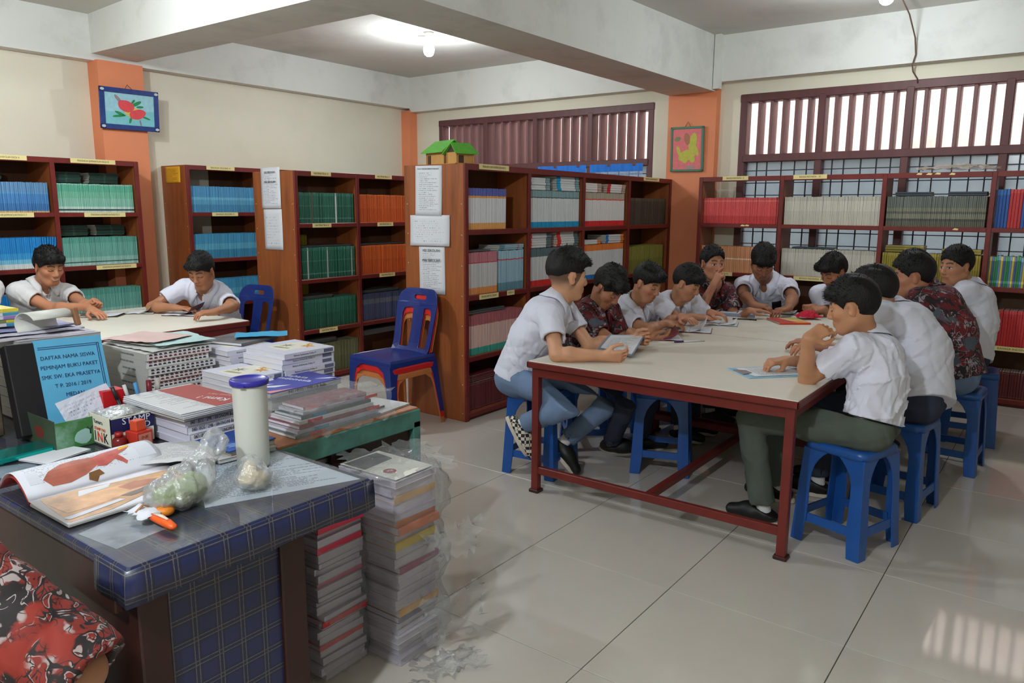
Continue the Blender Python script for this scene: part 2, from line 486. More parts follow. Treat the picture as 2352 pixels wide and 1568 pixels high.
Cc = bookcase('mathematics_bookcase', 'bookcase of green and orange mathematics books with two white sheets on its side', (-5.20, 4.0, 0), 0,
              (0, .665, 1.36, 2.05), (.465, .90, 1.37), 1.80, .56,
              [(b, l, .0 if l < 3 else .12, 1) for b in range(3) for l in range(4)],
              [(.26, 1.782, .21, 'MATIMATIKA X'), (.98, 1.782, .21, 'MATIMATIKA X'), (.25, 1.352, .2, 'MATIMATIKA X'), (.99, 1.352, .2, 'MATIMATIKA X'), (1.0, .882, .2, 'MATIMATIKA X'), (.28, .447, .2, 'MATIMATIKA X')],
              back_x=-.30)
Ee = bookcase('craft_bookcase', 'tall bookcase of white-spined books nearest the stacked chairs, model house on top', (-3.36, 3.985, 0), 0,
              (0, .735, 1.525, 2.325, 3.19), (.465, .90, 1.355), 1.80, .57,
              [(0, 0, 0, 1), (1, 0, 0, 1), (2, 0, 0, 1), (3, 0, 0, 1), (0, 1, .25, 1), (1, 1, 0, 1), (2, 1, 0, 1), (3, 1, 0, 1), (0, 2, .24, 1), (1, 2, 0.1, 1), (2, 2, 0, 1), (3, 2, 0, 1), (0, 3, .24, 1), (3, 3, 0, 1)],
              [(.30, 1.785, .34, 'PRAKARYA DAN KEWIRAUSAHAAN X'), (2.75, 1.785, .33, 'PRAKARYA KEWIRAUSAHAAN XI'), (.24, .882, .22, 'PRAKARYA DAN'), (.5, .885, .09, 'KEW. X')],
              back_x=-.31)
Ff = bookcase('indonesian_bookcase', 'long bookcase with open back standing under the barred windows', (-2.91, 6.87, 0), -PI / 2,
              (0, .755, 1.585, 2.345, 3.1, 3.85), (.47, .925, 1.375), 1.80, .30,
              [(b, 0, 0, 1) for b in range(5)] + [(b, 1, 0, .5) for b in range(5)],
              [(.33, 1.785, .24, 'BAHASA INDONESIA  XI'), (.99, 1.785, .28, 'BAHASA INDONESIA    XII'), (.22, .91, .26, 'BAHASA INDONESIA XI'), (1.06, .908, .30, 'BAHASA INDONESIA  XII'), (2.6, .455, .3, 'BAHASA INDONESIA')])
# torn tape and flakes left on the front edge of the long bookcase
pt = MB()
for y, z in ((.42, 1.36), (.46, 1.361), (1.83, 1.79), (1.9, 1.788), (1.96, 1.79), (2.06, 1.785), (2.12, 1.36)):
    pt.prism([(-.02, -.006), (.018, -.008), (.024, .004), (-.004, .009)], .0045, .0055, basis((0, y, z), (0, 1, 0), (0, 0, 1)))
pt.build('torn_label_scraps', M_LABEL, Ff)['kind'] = 'stuff'

# ---------------------------------------------------------------- books standing and lying on the shelves
BM = {}
def book_mesh(key, t, d, h, cover, name='book', pages=None):
    """A paperback: spine on x = 0, pages to -x, thickness along y, height along z."""
    if key in BM: return BM[key]
    b = MB(); c = .0012; q = min(t * .22, .003)
    out = [(-d, 0), (-d, c), (-.004, c), (-.004, t - c), (-d, t - c), (-d, t), (-.003, t), (-.0006, t - q), (0, t / 2), (-.0006, q), (-.003, 0)]
    # cover wraps round the page block
    n = len(out)
    vs = [(x, y, z) for z in (0, h) for x, y in out]
    fs = [(i, (i + 1) % n, n + (i + 1) % n, n + i) for i in range(n)]
    caps = [(0, 1, 2, 10), (2, 3, 7, 8, 9, 10), (3, 4, 5, 6, 7)]
    caps = [(0, 1, 2, 10), (10, 2, 9), (9, 2, 3, 7), (9, 7, 8), (7, 3, 6), (3, 4, 5, 6)]
    for f in caps:
        fs.append(tuple(f)[::-1]); fs.append(tuple(i + n for i in f))
    b.add(vs, [tuple(f)[::-1] if k < n else f for k, f in enumerate(fs)], 0)
    b.box(-d + .002, -.004, c, t - c, .002, h - .002, 1)
    me = b.mesh(name, [cover, pages or M_PAGE])
    import bmesh
    bm = bmesh.new(); bm.from_mesh(me); bmesh.ops.recalc_face_normals(bm, faces=bm.faces); bm.to_mesh(me); bm.free()
    BM[key] = me
    return me

def place(name, me, case, x, y, z, rot=None, label=None, group=None, cat='book', sz=1.0):
    o = bpy.data.objects.new(name, me); link(o)
    M = case.matrix_basis if case is not None else Matrix()
    L = Matrix.Translation((x, y, z))
    if rot is not None: L = L @ rot
    o.matrix_world = M @ L @ Matrix.Diagonal((1, 1, sz, 1))
    return tag(o, label, cat, group)

def row(name, case, cover, y0, y1, z, t, d, h, label, group, lean=0.0, x=-.03, jit=.003, end_lean=0):
    """A row of like books from y0 to y1 on the shelf at height z."""
    n = max(1, int((y1 - y0) / t))
    me = book_mesh((cover.name, round(t, 4), d, h), t * .985, d, h, cover, name)
    for i in range(n):
        a = lean + random.uniform(-.008, .008)
        k = n - 1 - i
        if end_lean and k < 6: a = end_lean * (1 - k / 6)
        R = Matrix.Rotation(-a, 4, 'X')
        off = h * math.sin(a) * .0
        place(name, me, case, x + random.uniform(-jit, jit), y0 + i * t + off, z + .0005 + max(0, t * math.sin(a)), R, label, group, sz=random.uniform(.988, 1.004))

def pile(name, case, cover, y0, wd, z, n, t, d, label, group, x=-.03, side=False):
    """n books lying flat in a pile, spines to the front (their heights along the shelf)."""
    me = book_mesh((cover.name, round(t, 4), d, wd), t * .985, d, wd, cover, name)
    for i in range(n):
        R = Matrix(((1, 0, 0, 0), (0, 0, 1, 0), (0, -1, 0, t), (0, 0, 0, 1)))
        place(name, me, case, x + random.uniform(-.005, .005), y0 + random.uniform(-.006, .006), z + i * t + .0005, R, label, group)

def spine(name, *st, **k): return mat_bands(name, st, **k)
BV = 'maroon_book'; EP = 'entrepreneurship_textbook'  # the first kind is just maroon shelf books
SP = 'sports_textbook'; EN = 'english_textbook'; MT = 'mathematics_textbook'; CR = 'craft_textbook'; ID = 'indonesian_textbook'
teal1 = spine('teal_mint_spine', (0, (196, 214, 206)), (.06, (40, 78, 70)), (.12, (190, 210, 200)), (.2, (132, 186, 166)), (.5, (112, 178, 150)), (.72, (88, 168, 140)), (.95, (140, 190, 170)), rnd=.12)
teal2 = spine('pale_teal_spine', (0, (160, 194, 186)), (.1, (50, 90, 84)), (.14, (140, 184, 172)), (.3, (104, 164, 150)), (.8, (84, 150, 136)), rnd=.14)
blue1 = spine('steel_blue_spine', (0, (200, 170, 120)), (.05, (58, 112, 168)), (.3, (70, 128, 184)), (.62, (84, 150, 196)), (.66, (96, 140, 180)), rnd=.16)
blue2 = spine('bright_blue_spine', (0, (206, 216, 214)), (.16, (120, 186, 214)), (.3, (56, 150, 206)), (.5, (28, 128, 196)), rnd=.08)
dkgr = spine('dark_green_spine', (0, (40, 64, 56)), (.5, (60, 92, 80)), (.56, (40, 64, 56)), rnd=.2)
# sports bookcase (runs from y 1.39)
G = lambda s: s
row(SP, A, teal1, 1.385, 2.02, 1.45, .0142, .17, .235, 'mint-green sports textbook in the top row of the wall bookcase, right bay', 'mint textbooks in the top right bay')
row(SP, A, teal2, 1.385, 2.02, 1.01, .0142, .17, .235, 'pale teal sports textbook in the second row of the wall bookcase, right bay', 'pale teal textbooks in the second right bay')
row(SP, A, teal2, 1.385, 2.02, .57, .0142, .17, .235, 'pale teal sports textbook in the third row of the wall bookcase behind the table', 'pale teal textbooks in the third right bay')
row(SP, A, blue1, .70, 1.335, 1.45, .0142, .17, .235, 'steel-blue sports textbook in the top row of the wall bookcase, left bay', 'steel-blue textbooks in the top left bay')
row(SP, A, blue2, .70, 1.33, 1.01, .0142, .17, .245, 'bright blue sports textbook with white foot in the second row, left bay', 'bright blue textbooks in the second left bay', end_lean=.12)
row(SP, A, blue2, .70, 1.33, .57, .0142, .17, .235, 'blue sports textbook in the third row of the left bay behind the boy', 'blue textbooks in the third left bay')
for y, n, lv, who in ((1.40, 8, 1.45, 'top'), (1.71, 8, 1.45, 'top'), (1.42, 8, 1.01, 'second'), (1.73, 8, 1.01, 'second')):
    pile(SP, A, dkgr, y, .24, lv + .245, n - 1, .0125, .17, 'dark green book lying flat above the %s teal row of the wall bookcase' % who, 'dark green books lying above the %s teal row' % who, x=-.16)
pile(SP, A, dkgr, .80, .26, 1.695, 7, .0125, .17, 'dark book lying flat above the steel-blue row of the wall bookcase', 'dark books lying above the steel-blue row', x=-.2)
# english bookcase
sky = spine('sky_blue_spine', (0, (66, 134, 172)), (.3, (84, 154, 190)), (.48, (104, 170, 198)), (.58, (70, 140, 182)), rnd=.12)
cyn = spine('cyan_blue_spine', (0, (52, 128, 164)), (.35, (86, 160, 188)), (.6, (62, 140, 178)), rnd=.14)
row(EN, B, sky, .03, .84, 1.45, .0155, .17, .245, 'sky-blue English textbook in the top row beside the yellow notice', 'sky-blue textbooks in the top row', end_lean=.05)
row(EN, B, cyn, .03, .78, 1.01, .0155, .17, .235, 'cyan-blue English textbook in the second row behind the seated boy', 'cyan-blue textbooks in the second row', lean=.03, end_lean=.22)
row(EN, B, cyn, .03, .82, .57, .0155, .17, .23, 'cyan-blue English textbook in the third row beside the blue chair', 'cyan-blue textbooks in the third row', end_lean=.1)
# mathematics bookcase
grn = spine('bottle_green_spine', (0, (34, 96, 78)), (.14, (92, 146, 128)), (.17, (34, 98, 78)), (.55, (70, 128, 108)), (.58, (36, 104, 84)), (.9, (60, 124, 104)), rnd=.12)
grn2 = spine('deep_green_spine', (0, (30, 92, 72)), (.5, (38, 104, 82)), (.9, (54, 118, 98)), rnd=.1)
wsp = spine('white_green_spine', (0, (196, 204, 200)), (.9, (150, 180, 170)), rnd=.04)
brn = spine('brown_green_spine', (0, (92, 84, 66)), rnd=.04)
orn = spine('orange_spine', (0, (212, 92, 34)), (.5, (222, 100, 38)), (.95, (230, 120, 60)), rnd=.06)
yel = spine('yellow_green_spine', (0, (140, 130, 24)), (.4, (164, 152, 30)), rnd=.12)
pur = spine('slate_violet_spine', (0, (70, 78, 112)), (.62, (104, 104, 120)), (.8, (64, 72, 104)), rnd=.2)
olv = spine('olive_grey_spine', (0, (98, 100, 66)), (.5, (108, 108, 76)), rnd=.08)
def gset(z, h, cov, specials, tag_):
    t = .0162; n = int(.62 / t)
    for i in range(n):
        c = specials.get(i, cov)
        lab = {'white_green_spine': '%swhite-spined mathematics textbook among the green ones, %s row' % ({5: 'first ', 18: 'middle ', 35: 'last '}.get(i, ''), tag_), 'brown_green_spine': 'brown-spined mathematics textbook among the green ones, %s row' % tag_}.get(c.name, 'green mathematics textbook in the %s row of the left bay' % tag_)
        me = book_mesh((c.name, round(t, 4), .17, h), t * .985, .17, h, c, MT)
        place(MT, me, Cc, -.03 + random.uniform(-.003, .003), .025 + i * t, z + .0005, Matrix.Rotation(-.004, 4, 'X'), lab, 'green textbooks in the %s row' % tag_ if c is cov else None, sz=random.uniform(.985, 1.004))
gset(1.37, .255, grn, {9: brn, 25: wsp}, 'top')
gset(.90, .265, grn, {5: wsp, 18: wsp, 35: wsp}, 'second')
gset(.465, .255, grn2, {}, 'third')
row(MT, Cc, orn, .69, 1.33, 1.37, .0165, .17, .25, 'orange mathematics textbook in the top row, second bay', 'orange textbooks in the top row')
row(MT, Cc, orn, .69, 1.33, .90, .0165, .17, .26, 'orange mathematics textbook in the second row, second bay', 'orange textbooks in the second row')
row(MT, Cc, pur, .69, 1.33, .465, .018, .17, .25, 'slate-violet book in the third row behind the stacked chairs', 'slate-violet books in the third row')
row(MT, Cc, olv, .20, .65, .06, .018, .17, .26, 'olive-grey book in the bottom row behind the desk piles', 'olive-grey books in the bottom row')
row(MT, Cc, yel, .03, .25, .90, .02, .10, .37, 'yellow-green book behind the second green row', 'yellow-green books behind the second row', x=-.205)
row(MT, Cc, yel, .03, .25, .465, .02, .10, .39, 'yellow-green book behind the third green row', 'yellow-green books behind the third row', x=-.205)
grey = spine('grey_cover', (0, (86, 90, 92)), rnd=.1)
for (y, wd, z, n, wh) in ((.03, .6, 1.167, 1, 'second green row'), (.7, .6, 1.165, 1, 'second orange row'), (.03, .36, .723, 2, 'third green row'), (.7, .5, .72, 2, 'slate-violet row'), (.12, .3, .325, 3, 'olive-grey row'), (.72, .5, .325, 4, 'bottom right bay')):
    pile(MT, Cc, grey, y, wd, z, n, .012, .2, 'grey book lying flat over the %s of the mathematics bookcase' % wh, 'grey books lying over the ' + wh, x=-.06)
# craft bookcase
cA = spine('violet_top_spine', (0, (228, 168, 96)), (.155, (222, 222, 226)), (.76, (222, 222, 226)), (.765, (230, 160, 80)), (.815, (92, 100, 172)), rnd=.03)
cA0 = spine('pale_blue_top_spine', (0, (40, 130, 204)), (.16, (226, 228, 232)), (.8, (80, 90, 110)), (.83, (150, 186, 214)), rnd=.03)
cB = spine('teal_top_spine', (0, (24, 150, 198)), (.155, (212, 216, 216)), (.80, (80, 96, 100)), (.825, (134, 164, 168)), rnd=.03)
cC = spine('tan_top_spine', (0, (206, 40, 46)), (.155, (222, 218, 216)), (.78, (222, 80, 74)), (.815, (176, 166, 146)), rnd=.03)
cD = spine('dark_grey_spine', (0, (66, 58, 48)), (.9, (84, 76, 62)), rnd=.25)
cE = spine('pink_top_spine', (0, (226, 150, 86)), (.16, (206, 204, 202)), (.74, (198, 70, 76)), (.765, (196, 122, 132)), rnd=.03)
cF = spine('ice_blue_spine', (0, (104, 146, 160)), (.2, (154, 186, 202)), (.76, (206, 80, 84)), (.79, (160, 194, 208)), rnd=.06)
cG = spine('slate_top_spine', (0, (214, 46, 44)), (.155, (208, 208, 206)), (.78, (92, 112, 116)), rnd=.03)
cH = spine('orange_top_spine', (0, (30, 122, 190)), (.12, (206, 206, 206)), (.82, (226, 126, 58)), rnd=.03)
cI = spine('olive_spine', (0, (116, 116, 50)), (.5, (130, 128, 56)), rnd=.06)
cJ = spine('salmon_spine', (0, (70, 168, 148)), (.17, (222, 186, 172)), (.74, (176, 100, 104)), rnd=.05)
mar = spine('maroon_spine', (0, (92, 32, 34)), (.05, (116, 84, 80)), (.07, (96, 34, 36)), (.93, (130, 90, 84)), (.95, (92, 34, 34)), rnd=.12)
T = .0158
row(CR, Ee, cA0, .022, .06, 1.355, .018, .2, .285, 'white book with pale blue top and blue foot, first in the top row', 'white books with pale blue tops')
row(CR, Ee, cA, .06, .50, 1.355, T, .2, .285, 'white book with violet top and orange bands in the top left bay', 'violet-topped white books', end_lean=.01)
row(CR, Ee, cB, .757, 1.505, 1.355, T, .2, .285, 'white book with teal top and cyan foot in the top row', 'teal-topped white books')
row(CR, Ee, cC, 1.55, 2.305, 1.355, T, .2, .285, 'white book with tan top and red foot in the top row', 'tan-topped white books')
row(CR, Ee, cD, 2.36, 3.16, 1.355, .021, .2, .25, 'dark grey-brown book in the top row beside the orange pillar', 'dark grey-brown books')
row(EP, Ee, cE, .022, .40, .90, T, .2, .295, 'white book with pink top and orange foot in the second row', 'pink-topped white books')
row(EP, Ee, cF, .405, .71, .90, T, .2, .295, 'ice-blue book with a red line in the second row', 'ice-blue books')
row(EP, Ee, cG, .757, 1.505, .90, T, .2, .295, 'white book with slate top and red foot in the second row', 'slate-topped white books')
row(EP, Ee, cH, 1.55, 2.305, .90, T, .2, .295, 'white book with orange top and blue foot in the second row', 'orange-topped white books')
row(EP, Ee, cI, 2.36, 3.15, .90, .0215, .2, .25, 'olive-green book in the second row beside the orange pillar', 'olive-green books')
row(EP, Ee, cJ, .03, .71, .465, .02, .2, .285, 'salmon-striped book with teal foot in the third row behind the nearest boy', 'salmon books with teal feet', lean=.03)
row(BV, Ee, mar, .03, .72, .06, .017, .2, .20, 'maroon book standing in the bottom row by the floor', 'maroon books in the bottom row')
row(BV, Ee, mar, .757, 1.5, .06, .017, .2, .20, 'maroon book in the bottom row under the second bay', 'maroon books under the second bay')
ps = .019
pile(CR, Ee, cB, .765, .30, 1.643, 5, ps, .2, 'white and cyan book lying in the left pile on the teal-topped row', 'left pile on the teal-topped row', x=-.035)
pile(CR, Ee, cB, 1.16, .335, 1.643, 6, ps, .2, 'white and cyan book lying in the right pile on the teal-topped row', 'right pile on the teal-topped row', x=-.03)
pile(CR, Ee, cC, 1.56, .31, 1.643, 4, ps, .2, 'white and red book lying in the left pile on the tan-topped row', 'left pile on the tan-topped row', x=-.035)
pile(CR, Ee, cC, 1.97, .325, 1.643, 4, ps, .2, 'white and red book lying in the right pile on the tan-topped row', 'right pile on the tan-topped row')
pile(EP, Ee, cG, .765, .32, 1.198, 6, ps, .2, 'white, slate and red book lying in the left pile of the second row', 'left slate and red pile')
pile(EP, Ee, cG, 1.17, .32, 1.198, 7, ps, .2, 'white, slate and red book lying in the right pile of the second row', 'right slate and red pile')
pile(EP, Ee, cH, 1.56, .31, 1.198, 2, ps, .2, 'white, orange and blue book lying in the left pile of the second row', 'left orange and blue pile')
pile(EP, Ee, cH, 1.97, .32, 1.198, 4, ps, .2, 'white, orange and blue book lying in the right pile of the second row', 'right orange and blue pile')
pile(EP, Ee, cF, .40, .30, 1.198, 3, .013, .2, 'ice-blue book lying in the low pile on the ice-blue row', 'ice-blue pile')
pile(CR, Ee, grey, .03, .30, 1.198, 1, .012, .24, 'grey book lying on the pink-topped row', None, x=-.06)
pile(CR, Ee, grey, .03, .5, .753, 2, .012, .22, 'grey book lying on the salmon row', 'grey books on the salmon row', x=-.07)
pile(BV, Ee, mar, .1, .3, .262, 4, .012, .2, 'thin pale and maroon book lying on the bottom row', 'thin books lying on the bottom row', x=-.05)
# a folded blue plastic sheet in the first bay and a dark cloth hung behind the last
clr = mat('blue_plastic_sheet', (120, 160, 190), .25, var=.2, scale=9, bump=.3, bscale=30)
s = MB().cbox(-.55, -.40, .03, .17, 1.70, 1.745, .008).build('plastic_folder', clr); s.matrix_world = Ee.matrix_basis.copy()
s.location.z -= .345 - .01
tag(s, 'pale blue plastic folder lying at the back of the first bay', 'folder')
# indonesian bookcase (local y = world x + 2.91)
fR = spine('coral_red_spine', (0, (196, 62, 62)), (.3, (214, 82, 80)), (.85, (224, 120, 112)), (.9, (206, 74, 74)), rnd=.1)
fW = spine('off_white_spine', (0, (196, 192, 178)), (.5, (204, 200, 186)), (.85, (188, 184, 170)), rnd=.06)
fG = spine('grey_green_spine', (0, (98, 100, 88)), (.18, (78, 82, 72)), (.26, (134, 134, 116)), (.42, (92, 98, 88)), (.5, (132, 130, 112)), (.62, (106, 112, 104)), rnd=.16)
fO = spine('peach_spine', (0, (214, 152, 110)), (.50, (236, 214, 190)), (.55, (210, 146, 104)), rnd=.08)
fY = spine('ochre_spine', (0, (128, 114, 34)), (.5, (150, 134, 44)), (.9, (166, 150, 66)), rnd=.14)
fB = spine('royal_blue_spine', (0, (34, 84, 158)), (.85, (52, 110, 180)), rnd=.1)
fr = spine('scarlet_spine', (0, (186, 44, 48)), (.9, (200, 70, 70)), rnd=.06)
dkb = spine('dark_blue_grey_cover', (0, (52, 60, 72)), rnd=.1)
row(ID, Ff, fR, .022, .735, 1.375, .0135, .17, .235, 'coral-red Indonesian textbook in the top row beside the orange pillar', 'coral-red textbooks')
row(ID, Ff, fW, .78, 1.565, 1.375, .0135, .17, .24, 'off-white Indonesian textbook in the top row', 'off-white textbooks in the top row')
row(ID, Ff, fG, 1.61, 2.325, 1.375, .0135, .17, .24, 'grey-green banded Indonesian textbook in the top row', 'grey-green textbooks')
row('tall_textbook', Ff, fB, 2.37, 2.455, 1.375, .021, .18, .29, 'tall royal-blue book left of the scarlet ones', 'royal-blue books left of the scarlet ones')  # taller textbooks of this bookcase in plain blue and red covers
row('tall_textbook', Ff, fr, 2.455, 2.54, 1.375, .021, .18, .29, 'tall scarlet book between the royal-blue ones', 'scarlet books between royal-blue ones')
row('tall_textbook', Ff, fB, 2.54, 2.68, 1.375, .021, .18, .29, 'tall royal-blue book right of the scarlet ones', 'royal-blue books right of the scarlet ones')
pile(ID, Ff, dkb, 1.66, .26, 1.618, 2, .016, .17, 'dark blue-grey book lying on the left of the grey-green row', 'dark books lying left on the grey-green row', x=-.06)
pile(ID, Ff, dkb, 2.04, .26, 1.618, 2, .016, .17, 'dark blue-grey book lying on the right of the grey-green row', 'dark books lying right on the grey-green row', x=-.06)
row(ID, Ff, fO, .022, .57, .925, .018, .17, .24, 'peach textbook with a pale line in the second row', 'peach textbooks')
row(ID, Ff, fW, .78, 1.565, .925, .0135, .17, .24, 'off-white Indonesian textbook in the second row', 'off-white textbooks in the second row')
row(ID, Ff, fY, 1.61, 2.325, .925, .016, .17, .235, 'ochre textbook in the second row behind the two right-hand boys', 'ochre textbooks in the second row')
pile(ID, Ff, fY, 1.63, .28, 1.165, 3, .018, .17, 'ochre textbook lying in a pile on the left of the ochre row', 'left ochre pile')
pile(ID, Ff, fY, 2.04, .27, 1.165, 2, .018, .17, 'ochre textbook lying in a pile on the right of the ochre row', 'right ochre pile')
pile(ID, Ff, dkb, .86, .34, 1.167, 1, .012, .17, 'dark thin book lying on the off-white second row', None, x=-.05)
mc = [(206, 180, 60), (214, 110, 60), (60, 128, 72), (206, 206, 200), (96, 132, 178), (176, 70, 96), (120, 170, 200), (70, 90, 150), (196, 60, 60), (40, 120, 80), (224, 196, 90), (170, 120, 160)]
names = 'yellow orange green white blue plum sky-blue navy red emerald straw lilac'.split()
for i in range(22):
    k = (i * 7 + i // 5) % 12
    cv = spine('%s_spine' % names[k].replace('-', '_'), (0, mc[k]), (.12, tuple(min(255, v + 40) for v in mc[k])), (.2, mc[k]), (.86, tuple(min(255, v + 50) for v in mc[k])), rnd=.08)
    me = book_mesh((cv.name, .0105, .17, .24), .0143, .17, .24, cv, ID)
    place('schoolbook', me, Ff, -.03, 2.372 + i * .0146, .9255, None, '%s workbook in the many-coloured second row at the right edge' % names[k], 'many-coloured schoolbooks', sz=random.uniform(.95, 1.0))  # textbooks of the same bookcase in mixed cover colours
row('tall_textbook', Ff, fB, 2.372, 2.46, .47, .018, .17, .28, 'dusky blue book in the third row behind the right-hand boys', 'dusky blue books in the third row')
row('tall_textbook', Ff, fr, 2.465, 3.05, .47, .018, .17, .28, 'dark red book in the third row at the right edge', 'dark red books in the third row')
row(BV, Ff, mar, 2.372, 3.05, .06, .018, .17, .21, 'maroon book in the bottom row of the window bookcase', 'maroon books under the windows')
row(BV, Ff, mar, 1.61, 2.32, .06, .018, .17, .21, 'maroon book in the bottom row behind the right stools', 'maroon books behind the right stools')

# ---------------------------------------------------------------- notices pinned to the bookcases
def mat_print(name, base, ink, lines=26, margin=.12, top=.86, dens=.5):
    """Paper with rows of small print."""
    if name in MATS: return MATS[name]
    m = bpy.data.materials.new(name); MATS[name] = m
    nt, N, L, b = nodes(m); b.inputs['Roughness'].default_value = .7
    tc = N.new('ShaderNodeTexCoord'); sx = N.new('ShaderNodeSeparateXYZ'); L.new(tc.outputs['UV'], sx.inputs[0])
    def mth(op, a, c=None):
        n = N.new('ShaderNodeMath'); n.operation = op
        for i, v in enumerate((a, c)):
            if v is None: continue
            if isinstance(v, (int, float)): n.inputs[i].default_value = v
            else: L.new(v, n.inputs[i])
        return n.outputs[0]
    u, v = sx.outputs[0], sx.outputs[1]
    fr = mth('FRACT', mth('MULTIPLY', v, lines))
    rown = mth('FLOOR', mth('MULTIPLY', v, lines))
    ln = mth('LESS_THAN', fr, .42)
    wn = N.new('ShaderNodeTexWhiteNoise'); wn.noise_dimensions = '1D'; L.new(rown, wn.inputs['W'])
    end = mth('ADD', mth('MULTIPLY', wn.outputs['Value'], .45), .5)
    ins = mth('MULTIPLY', mth('GREATER_THAN', u, margin), mth('LESS_THAN', u, mth('MULTIPLY', end, 1 - margin / 2)))
    ins = mth('MULTIPLY', ins, mth('MULTIPLY', mth('LESS_THAN', v, top), mth('GREATER_THAN', v, .1)))
    nz = N.new('ShaderNodeTexNoise'); nz.inputs['Scale'].default_value = 90; nz.inputs['Detail'].default_value = 1
    cb = N.new('ShaderNodeCombineXYZ'); L.new(u, cb.inputs[0]); L.new(mth('MULTIPLY', rown, .37), cb.inputs[1]); L.new(cb.outputs[0], nz.inputs['Vector'])
    wd = mth('GREATER_THAN', nz.outputs['Fac'], 1 - dens)
    fac = mth('MULTIPLY', mth('MULTIPLY', ln, ins), wd)
    mx = N.new('ShaderNodeMix'); mx.data_type = 'RGBA'; mx.inputs['A'].default_value = lin(base); mx.inputs['B'].default_value = lin(ink)
    L.new(mth('MULTIPLY', fac, .8), mx.inputs['Factor']); L.new(mx.outputs['Result'], b.inputs['Base Color'])
    return m

def sheet(name, M, w, h, material, curl=.0, parent=None, nx=6, ny=8, seed=0, crumple=0.0, thick=.0006):
    """A sheet of paper w x h in the plane M (x right, y up, z towards the reader), its lower edge curling out; has UVs."""
    rnd = random.Random(seed)
    vs, uv = [], []
    for j in range(ny + 1):
        for i in range(nx + 1):
            u, v = i / nx, j / ny
            z = curl * (1 - v) ** 2 + curl * .4 * (u - .5) ** 2 + (rnd.uniform(-1, 1) * crumple)
            vs.append(M @ Vector(((u - .5) * w, (v - .5) * h, z))); uv.append((u, v))
    fs = [(j * (nx + 1) + i, j * (nx + 1) + i + 1, (j + 1) * (nx + 1) + i + 1, (j + 1) * (nx + 1) + i) for j in range(ny) for i in range(nx)]
    me = bpy.data.meshes.new(name); me.from_pydata([tuple(v) for v in vs], [], fs); me.materials.append(material)
    ul = me.uv_layers.new(name='UVMap')
    for l in me.loops: ul.data[l.index].uv = uv[l.vertex_index]
    for p in me.polygons: p.use_smooth = True
    o = bpy.data.objects.new(name, me); link(o, parent)
    md = o.modifiers.new('solid', 'SOLIDIFY'); md.thickness = thick; md.offset = -1
    return o
P_TXT = mat_print('printed_paper', (214, 216, 222), (96, 98, 108))
P_TAB = mat_print('table_paper', (214, 216, 222), (110, 112, 124), lines=14, dens=.4)
ry, uz = (1, 0, 0), (0, 0, 1)
def side_frame(x, y, z, tilt=0):
    return basis((x, y, z), (math.cos(tilt), 0, math.sin(tilt)), (-math.sin(tilt), 0, math.cos(tilt)))
yC, yE = 4.0 - .0195, 3.985 - .0195
def notice(x, y, z, w, h, m, tilt, label, heads=(), curl=.004, seed=1):
    o = sheet('notice_sheet', side_frame(x, y, z, tilt), w, h, m, curl, seed=seed)
    tag(o, label, 'notice')
    for dz, t, s in heads:
        tx = text('lettering', t, s, side_frame(x, y - .0035 - curl * .4 - curl * max(0, .5 - dz / h) ** 2, z + dz, tilt), M_INK, None)
        tx.parent = o
    return o
notice(-5.51, yC, 1.66, .26, .34, P_TXT, 0.01, 'upper white printed sheet on the side of the green-book case', [(.13, 'VISI SEKOLAH :', .024), (.05, 'MISI SEKOLAH :', .024)])
notice(-5.50, yC, 1.315, .25, .34, P_TAB, 0.015, 'lower white table sheet on the side of the green-book case', seed=2)
notice(-3.69, yE, 1.62, .25, .345, P_TXT, -.01, 'topmost white printed sheet on the bookcase side beside the chairs', [(.15, 'TATA TERTIB PERPUSTAKAAN', .015)], seed=3)
notice(-3.68, yE - .003, 1.345, .375, .215, P_TAB, .01, 'wide white table sheet in the middle of the bookcase side', seed=4, curl=.007)
notice(-3.665, yE, 1.065, .245, .335, P_TXT, .02, 'lowest white sheet headed with a school vision above the blue chair', [(.14, 'VISI SEKOLAH :', .027), (.07, 'MISI SEKOLAH :', .027)], seed=5)
o = sheet('notice_sheet', basis((-6.925, 3.94 - .0195, 1.80), (1, 0, 0), uz), .26, .15, mat_print('yellow_print', (226, 172, 30), (150, 90, 30), lines=11, dens=.55), .003, seed=6)
tag(o, 'yellow printed notice at the top of the blue-book case by the pillar', 'notice')
